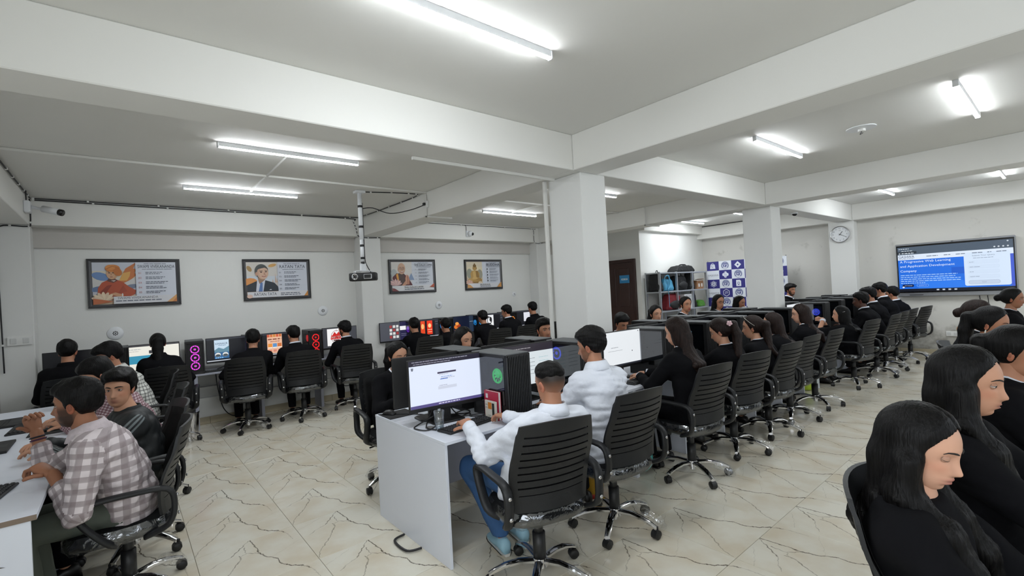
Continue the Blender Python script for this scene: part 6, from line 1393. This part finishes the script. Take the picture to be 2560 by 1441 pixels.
    # trousers and shoes
    if lower:
        bm_ = bottom or TROU
        v, f = surfnet(lambda P: smax(legs(P, .008)+.004*wob(P, 40, seed+9), -(P[:, 2]-.105), .01), lo1, hi1, max(vox, .014)); link('trousers', np_mesh('trousers', v, f, bm_), t)
        sm_ = SNEAK if bottom is JEAN else SHOE
        for i in (0, 1):
            a_ = an[i]; rg = []
            for d_, w_, h_ in ((-.07, .022, .05), (-.055, .036, .085), (0, .038, .095), (.06, .042, .065), (.13, .044, .05), (.17, .036, .04), (.19, .018, .025)): rg.append([(a_[0]+w_*math.cos(2*math.pi*k/12), a_[1]+d_, max(.012, .012+h_*(.5+.5*math.sin(2*math.pi*k/12)))) for k in range(12)])
            so = MB().loft(rg).obj('shoe', sm_, t, True)
            if bottom is JEAN or i == 0: MB().loft([[(x_, y_, 0.002 if z_ < .02 else .018) for x_, y_, z_ in [(a_[0]+(w_+.004)*math.cos(2*math.pi*k/12), a_[1]+d_, .012+.05*(.5+.5*math.sin(2*math.pi*k/12))) for k in range(12)]] for d_, w_, h_ in ((-.074, .02, 0), (-.055, .036, 0), (0, .038, 0), (.13, .044, 0), (.17, .036, 0), (.196, .018, 0))]).obj('sole', SOLE if bottom is JEAN else SHOE, so)
    # hair
    hm_ = hc or HBLK; lng = hair in ('long', 'centre'); hv = hvox or max(.0065, vox*.6)
    def hl(P): return ((P-C)@Rh)/(hsc*HS)
    rs = (.078, .100, .097)
    def hfn(P):
        q = hl(P); th = {'short': .010, 'side': .012, 'curly': .016, 'quiff': .010, 'fade': .005}.get(hair, .011)
        hd_ = hairline(q, hair)
        if hair not in ('short', 'side', 'curly', 'quiff', 'fade'): th = .003+.008*np.clip(hd_/.05, 0, 1)
        elif hair != 'fade': th = -.002+(th+.002)*np.clip((hd_+.004)/.04, 0, 1)
        d = ellip(q, (0, -.01, .025), rs)-th; zz = np.clip((q[:, 2]-.02)/.08, 0, 1)
        if hair in ('short', 'side', 'curly', 'quiff'): d = d-.013*zz-(.014*np.clip((q[:, 1]-.02)/.06, 0, 1)*zz if hair in ('quiff', 'side') else 0)
        if hair == 'fade': d = d+.005-.010*np.clip(hd_/.035, 0, 1)
        if hair == 'short' or hair == 'side': d = d-.006*np.clip(-q[:, 1]/.08, 0, 1)
        if hair in ('short', 'side', 'curly', 'quiff', 'fade'): d = d+.0035*wob(q, 95, seed+7)+.002*wob(q, 210, seed+8)
        else:
            ang = np.arctan2(q[:, 0], q[:, 1]+.012); d = d+.0009*np.sin(ang*64+wob(q, 20, seed))+.004*(1-np.clip(np.abs(q[:, 0])/.007, 0, 1))*(q[:, 2] > .06)*(hair in ('centre', 'long'))
        d = smax(d, -hd_*.9, .010 if hair in ('short', 'side', 'curly', 'quiff', 'fade') else .004)
        return d*HS
    def hfull(P):
        d = hfn(P)
        if not lng and hair not in ('pony', 'bun'): return d
        q = hl(P); B = lambda x_, y_, z_: TH(np.array([x_, y_, z_])*1.)
        xs_ = Rh@side
        if lng:
            for s_ in (-1, 1): d = smin(d, ellip(q, (s_*.064, -.018, -.05), (.022, .050, .10)), .018)
            bk = [B(0, -.045, .03), B(0, -.062, -.06), Nk+np.array([0, -.066, -.005]), sp(.8)+np.array([0, -.125, 0]), sp(hairlen)+np.array([0, -.132, 0])]; rr_ = (.056, .050, .040, .030, .016); kk = (1.2, 1.45, 1.95, 2.4, 2.6)
            for j in range(4): d = smin(d, flatcap(P, bk[j], bk[j+1], rr_[j], rr_[j+1], side if j > 1 else xs_, kk[j]), .03)
            for s_ in locks:
                lk = [B(s_*.07, .0, -.03), B(s_*.078, .012, -.13), S[(s_+1)//2]*.5+Nk*.5+np.array([0, .08, -.02]), sp(.62)+np.array([s_*.095, .135, 0]), sp(.35)+np.array([s_*.085, .15, 0])]
                for j in range(4): d = smin(d, flatcap(P, lk[j], lk[j+1], (.036, .038, .036, .03)[j], (.038, .036, .03, .014)[j], side, 1.35), .025)
            d = smax(d, -ellip(q, (0, .083, -.035), (.060*facecut, .062*facecut, .088)), .012)
            d = smax(d, -ellip(q, (0, .06, -.16), (.045, .06, .07)), .02)
            w1 = wob(P, 11, seed+1); lowz = np.clip(-q[:, 2]*10-.2, 0, 1); d = d+lowz*(.0022*np.sin(q[:, 0]*150+q[:, 1]*60+1.6*w1)+.0014*np.sin(q[:, 0]*390-q[:, 1]*120+2*w1))
        elif hair == 'pony':
            pp = [B(0, -.10, .045), B(0, -.135, .02), B(0, -.125, -.08), Nk+np.array([0, -.12, -.05]), sp(.66)+np.array([0, -.165, 0])]; rr_ = (.022, .034, .042, .036, .012)
            for j in range(4): d = smin(d, flatcap(P, pp[j], pp[j+1], rr_[j], rr_[j+1], xs_, 1.35), .015)
            d = d+.0016*np.sin(q[:, 0]*300+2*wob(P, 20, seed))*(q[:, 1] < -.11)
        else:
            d = smin(d, ellip(q, (0, -.128, -.005), (.046, .042, .044))+.003*wob(q, 90, 3), .012)
        return d
    b0 = C-.19; b1 = C+.19
    if lng or hair == 'pony':
        b0 = np.minimum(b0, np.array([-.24, min(sp(.5)[1], Nk[1])-.28, sp(hairlen if lng else .6)[2]-.06])); b1 = np.maximum(b1, np.array([.24, C[1]+.15, C[2]+.16]))
        if locks: b0[2] = min(b0[2], sp(.33)[2]-.03); b1[1] = max(b1[1], sp(.5)[1]+.24)
    v, f = surfnet(hfull, b0, b1, hv)
    ho = link('hair', np_mesh('hair', v, f, hm_), t)
    for ex in extras: ex(t, TH, C, Rh, ho, S, E, W, sp, Nk)
    return t
# ---- small worn things, added as parts of their person
GOLD = mat('gold_metal', (212, 170, 96), .25, 1.)
def local_mesh(mb, TH): mb.v = [tuple(TH(np.array(v))) for v in mb.v]; return mb
def ex_earring(col='gold'):
    def f(t, TH, C, Rh, ho, S, E, W, sp, Nk):
        for q in (-1, 1): local_mesh(MB().tube([(q*.078+.008*math.cos(a), -.004+.0*a, -.052+.010*math.sin(a)) for a in np.linspace(0, 6.28, 12)], .0028, 6), TH).obj('earring', GOLD if col == 'gold' else mat('pearl', (230, 228, 220), .3), t, True)
    return f
def ex_clip(t, TH, C, Rh, ho, S, E, W, sp, Nk):
    m = MB()
    for k in range(5): a = 2*math.pi*k/5; m.sphere((-.060, -.118+.015*math.cos(a), .038+.015*math.sin(a)), (.009, .012, .012), 8, 6)
    m.sphere((-.064, -.118, .038), (.009, .009, .009), 8, 6); local_mesh(m, TH).obj('flower_clip', mat('pale_pink_plastic', (226, 190, 196), .4), ho, True)
def ex_shades(t, TH, C, Rh, ho, S, E, W, sp, Nk):
    m = MB()
    for q in (-1, 1): m.tube(catmull([(q*.092, -.03, .02), (q*.094, .01, .06), (q*.086, .045, .10), (q*.05, .058, .115)], 4), .003, 6)
    m.tube(catmull([(-.05, .058, .115), (0, .064, .122), (.05, .058, .115)], 4), .004, 6); local_mesh(m, TH).obj('sunglasses', mat('pale_metal_frame', (170, 166, 158), .3, .8), ho, True)
def ex_specs(t, TH, C, Rh, ho, S, E, W, sp, Nk):
    m = MB()
    for q in (-1, 1): m.tube([(q*.032+.022*math.cos(a), .090-.012*abs(math.cos(a))*0, .004+.018*math.sin(a)) for a in np.linspace(0, 6.28, 16)], .0022, 5); m.tube([(q*.054, .088, .008), (q*.078, .03, .01), (q*.08, -.01, .004)], .002, 5)
    m.tube([(-.01, .092, .008), (.01, .092, .008)], .002, 5); local_mesh(m, TH).obj('spectacles', mat('brown_frame', (60, 42, 34), .4), t, True)
def ex_bracelet(t, TH, C, Rh, ho, S, E, W, sp, Nk):
    d = (W[1]-E[1])/np.linalg.norm(W[1]-E[1])
    for k, mt in ((.03, 'dark_thread'), (.045, 'plum_thread')):
        c = W[1]-d*k; u = np.cross(d, [0, 0, 1.]); u /= np.linalg.norm(u); v = np.cross(d, u); MB().tube([tuple(c+.031*(u*math.cos(a)+v*math.sin(a))) for a in np.linspace(0, 6.28, 16)], .0045, 6).obj('bracelet', mat(mt, (30, 24, 36) if k < .04 else (70, 30, 60), .7), t, True)
def ex_pin(t, TH, C, Rh, ho, S, E, W, sp, Nk):
    c = sp(.86)+np.array([.05, .105, .02]); MB().sphere(tuple(c), .006, 8, 6).obj('lapel_pin', mat('pearl', (230, 228, 220), .3), t, True)
def ex_claw(t, TH, C, Rh, ho, S, E, W, sp, Nk):
    local_mesh(MB().box(-.03, .03, -.17, -.13, -.10, -.06, .01), TH).obj('claw_clip', mat('tan_plastic', (196, 140, 92), .4), ho)
def ex_grip(t, TH, C, Rh, ho, S, E, W, sp, Nk):
    local_mesh(MB().tube([(-.088, -.03, .04), (-.092, -.06, .045)], .003, 6), TH).obj('hair_grip', STEEL, ho, True)
def ex_phone(t, TH, C, Rh, ho, S, E, W, sp, Nk): pass
def P_(hip, deg, lx, ly, z):
    c, s = math.cos(R(deg)), math.sin(R(deg)); return (hip[0]+lx*c-ly*s, hip[1]+lx*s+ly*c, z)
def typing(hip, deg, reach=.44, sp=.13, z=.80): return (P_(hip, deg, -sp, reach, z), P_(hip, deg, sp, reach, z))

# ---- middle row, seen from behind
person('person in white shirt and blue jeans typing at the nearest desk', (1.755, 2.05), -14, (1.85, 1.935, 1.085), yaw=12, pitch=-14, hair='fade', skin='b', top='white', bottom=JEAN, hands=((1.60, 2.40, .805), (1.90, 2.40, .805)), vox=.0105, hres=(64, 54),
       feet=(((-.20, .42, .52), (-.06, .30, .10)), None), curl=(22, 28, 18), poles=((-.5, -.35, -1), (.6, -.3, -.9)))
person('person in white shirt and dark trousers at the second desk', (2.50, 2.09), -4, (2.515, 2.20, 1.205), yaw=22, pitch=-14, hair='short', skin='b', top='white', hands=typing((2.5, 2.07), 0, .42), vox=.0105, hres=(64, 54), beard=.55, sleeves=.62, hz=.55)
person('person in black suit typing beside the first column', (3.62, 2.10), -6, (3.615, 2.2, 1.20), yaw=16, pitch=-14, sex='f', skin='a', hair='long', hc=HBRN, hands=((3.52, 2.52, .80), (3.70, 2.56, .80)), vox=.012, hres=(48, 40), hairlen=.52, facecut=.85)
person('person in black suit wearing a pink flower clip', (4.42, 2.12), -10, (4.38, 2.2, 1.13), yaw=26, pitch=-22, sex='f', skin='a', hair='pony', hc=HBRN, hands=typing((4.42, 2.12), -10), vox=.013, hres=(48, 40), extras=(ex_clip,))
person('person in black suit with sunglasses pushed up and gold earring', (5.14, 2.10), -4, (5.07, 2.2, 1.105), yaw=24, pitch=-6, sex='f', skin='a', hair='pony', hc=HBRN, hands=typing((5.14, 2.1), -4), vox=.014, hres=(48, 40), extras=(ex_shades, ex_earring()))
person('person in black half hidden behind the one with sunglasses', (5.84, 2.14), -2, (5.78, 2.28, 1.085), yaw=20, pitch=-8, sex='f', skin='a', hair='long', hc=HBRN, vox=.016, hres=(36, 30), hvox=.011)
person('person in black suit seen just right of the second column', (6.58, 2.12), -2, (6.53, 2.24, 1.14), yaw=28, pitch=-8, sex='f', skin='e', hair='long', hc=HBRN, hands=typing((6.58, 2.12), 0), vox=.015, hres=(40, 34), hvox=.010)
person('person in black suit with hands clasped in front of the chin', (8.02, 2.08), -8, (7.93, 2.2, 1.03), yaw=22, pitch=-2, sex='f', skin='a', hair='long', hands=((7.84, 2.40, .94), (7.92, 2.42, .94)), vox=.015, hres=(40, 34), hvox=.010, curl=(60, 60, 40), extras=(ex_grip,))
person('person in black suit next beyond the one with clasped hands', (9.05, 2.03), -2, (9.08, 2.24, 1.17), yaw=14, pitch=-6, skin='d', hair='short', hands=typing((9.05, 2.03), 0), vox=.016, hres=(36, 30))
person('person in black suit third from the display end of the row', (9.68, 2.05), -4, (9.62, 2.25, 1.232), yaw=18, pitch=-10, skin='b', hair='quiff', hands=typing((9.68, 2.05), 0), vox=.017, hres=(32, 28))
person('suited person sitting highest in the middle row before the display', (10.36, 2.05), -4, (10.34, 2.26, 1.285), yaw=14, pitch=-12, skin='b', hair='short', hands=typing((10.36, 2.05), 0), vox=.017, hres=(32, 28), hz=.57)
person('last suited person of the middle row under the display', (11.02, 1.98), -8, (10.98, 2.22, 1.19), yaw=10, pitch=-10, skin='b', hair='short', hands=typing((11.02, 1.98), 0), vox=.018, hres=(28, 24))
# ---- middle row, facing us
def far(label, x, z, skin, hair, sex, **k): 
    hip = (x, k.pop('hy', 3.92)); return person(label, hip, k.pop('deg', 180), (x+k.pop('dx', 0), k.pop('hyy', 3.8), z), sex=sex, skin=skin, hair=hair, shirt=2, hands=typing(hip, 180, .40, .12), **k)
far('person in black suit looking down behind the first monitor', 1.83, 1.11, 'a', 'pony', 'f', yaw=8, pitch=-12, vox=.013, hres=(56, 48), look=16, deg=176, hvox=.008)
far('person facing us whose face shows just above the rear tower', 2.525, 1.175, 'a', 'long', 'f', yaw=6, pitch=-10, vox=.015, hres=(48, 40), look=12, locks=(-1, 1), hvox=.009)
far('person facing us over the towers just left of the first column', 3.59, 1.17, 'b', 'quiff', 'm', yaw=-16, pitch=-2, vox=.016, hres=(44, 36), beard=.5)
far('person bent so low right of the first column that little shows', 4.98, 1.12, 'b', 'short', 'm', yaw=-20, pitch=-25, vox=.018, hres=(32, 28))
far('person in black suit facing right between the door and the rack', 5.76, 1.19, 'a', 'pony', 'f', yaw=-26, pitch=-6, vox=.016, hres=(44, 36), hvox=.010)
far('person wearing a pearl earring in front of the rack', 6.56, 1.273, 'b', 'bun', 'f', yaw=-26, pitch=-2, vox=.016, hres=(44, 36), hvox=.010, lipc=((150, 40, 44), .95), extras=(ex_earring('pearl'),))
far('person wearing spectacles in front of the logo banner', 7.58, 1.258, 'b', 'long', 'f', yaw=-26, pitch=-8, vox=.018, hres=(36, 30), hvox=.012, extras=(ex_specs,))
hip8 = (8.33, 3.92)
person('person covering the face with a raised hand by the banner', hip8, 180, (8.33, 3.8, 1.2), yaw=-10, pitch=-10, sex='f', skin='b', hair='long', hands=(P_(hip8, 180, -.13, .4, .8), (8.22, 3.70, 1.10)), palms=(None, (0, -.5, .2)), vox=.018, hres=(32, 28), hvox=.012, curl=(10, 12, 10))
far('person in suit and white collar facing us before the clock column', 10.64, 1.327, 'b', 'side', 'm', yaw=-24, pitch=-4, vox=.017, hres=(40, 34), beard=.95, hz=.58)
# ---- wall bench, backs to us
def wallp(label, x, z, hx=None, y=7.28, hair='short', skin='b', **k):
    hip = (hx if hx is not None else x, 6.99); dg = k.pop('deg', -4); return person(label, hip, dg, (x, y, z), hair=hair, skin=skin, hands=typing(hip, dg, .46), pitch=k.pop('pitch', -12), vox=k.pop('vox', .017), hres=(36, 30), hvox=k.pop('hvox', .010), **k)
wallp('person in black at the left corner monitor, back to us', -.48, 1.2, -.46, shirt=False, yaw=-6)
wallp('person in black at the white and teal page, back to us', .33, 1.205, .38, hair='pony', sex='f', shirt=False)
wallp('person in black before the blue travel page', 1.375, 1.14, 1.25, hair='curly', shirt=False, yaw=-10)
wallp('person with white collar between collage and red-fan tower', 1.90, 1.152, 1.93, hair='quiff', yaw=16)
wallp('person in suit leaning by the wall column at the red logo', 2.64, 1.16, 2.68, yaw=28, beard=.9, deg=2)
wallp('person in black before the orange posters screen', 3.83, 1.115, 3.85, shirt=False)
wallp('person in black second from the wall column at the further bench', 4.45, 1.06, 4.48, shirt=False, yaw=14)
wallp('person in black before the cyan-fan tower', 5.28, 1.14, 5.3, shirt=False, yaw=12)
wallp('person with white collar turned left at the further bench', 5.87, 1.212, 5.98, yaw=40)
wallp('last person at the far end of the wall bench', 6.57, 1.232, 6.64, shirt=False, yaw=10)
# ---- left desk, seen from the side
hp = (-.02, 3.50)
person('person in pale plaid shirt with one hand raised', hp, 84, (-.205, 3.42, 1.145), yaw=-14, pitch=-4, skin='c', hair='short', top='plaid', bottom=OLIVE, hands=((-.30, 3.37, .815), (-.385, 3.70, .985)), palms=(None, (-.55, -.5, .0)), hdirs=(None, (-.05, .22, 1.)), vox=.010, hres=(64, 54), beard=.9, sleeves=.60, curl=(48, 55, 35), poles=((-.6, -.5, -.7), (.1, .9, -1)), extras=(ex_bracelet,), hvox=.0065)
person('person in black track jacket with grey stripes glancing back at us', (.03, 4.12), 96, (-.03, 4.12, 1.105), yaw=62, pitch=-2, skin='a', hair='side', top='track', hands=((-.36, 4.0, .8), (-.38, 4.25, .8)), vox=.011, hres=(72, 60), hvox=.0065, look=-1)
person('person in maroon check bent over the side desk', (.10, 5.02), 92, (-.165, 4.82, 1.14), yaw=18, pitch=-26, skin='a', hair='short', top='maroon', hands=((-.34, 4.8, .8), (-.36, 5.1, .8)), vox=.0125, hres=(44, 36), hvox=.009)
person('person in black and white check bent over the side desk', (.12, 6.18), 90, (-.11, 6.18, 1.185), yaw=10, pitch=-24, skin='b', hair='side', top='bw', hands=((-.34, 6.0, .8), (-.36, 6.3, .8)), vox=.0125, hres=(44, 36), hvox=.009)
# ---- right foreground, in profile
person('person in black suit looking down, nearest in the right foreground', (1.84, .25), 180, (1.80, .315, 1.098), yaw=-10, pitch=-16, facecut=1.32, sex='f', skin='e', hair='long', shirt=1, vox=.009, hres=(120, 100), hvox=.0052, look=36, locks=(1, -1), lipc=((168, 92, 88), .85), extras=(ex_pin,))
person('second person from the right foreground, in black suit in profile', (2.42, .22), 180, (2.29, .262, 1.215), yaw=-2, facecut=.98, pitch=-8, sex='f', skin='a', hair='long', shirt=1, vox=.010, hres=(80, 66), hvox=.006, look=8, locks=(1,), hz=.56)
person('person in black suit cropped by the right edge', (3.32, .20), 180, (3.30, .20, 1.20), yaw=-8, pitch=-10, sex='f', skin='b', hair='pony', shirt=1, vox=.012, hres=(64, 54), hvox=.008, hz=.56)
person('person with pearl earring, white collar and tan claw clip at right', (4.82, .38), 182, (4.80, .41, 1.20), yaw=-10, pitch=-14, sex='f', skin='b', hair='pony', shirt=1, vox=.013, hres=(56, 46), hvox=.009, extras=(ex_earring('pearl'), ex_claw))
person('person in black suit right behind the one with tan claw clip', (5.62, .54), 182, (5.55, .55, 1.21), yaw=-8, pitch=-10, sex='f', skin='e', hair='bun', hc=HBRN, shirt=1, vox=.014, hres=(48, 40), hvox=.009)
person('farthest person of the right row, just under the display', (8.12, .46), 182, (8.08, .50, 1.215), yaw=-4, pitch=-8, sex='f', skin='c', hair='bun', shirt=1, vox=.016, hres=(40, 34), hvox=.010)
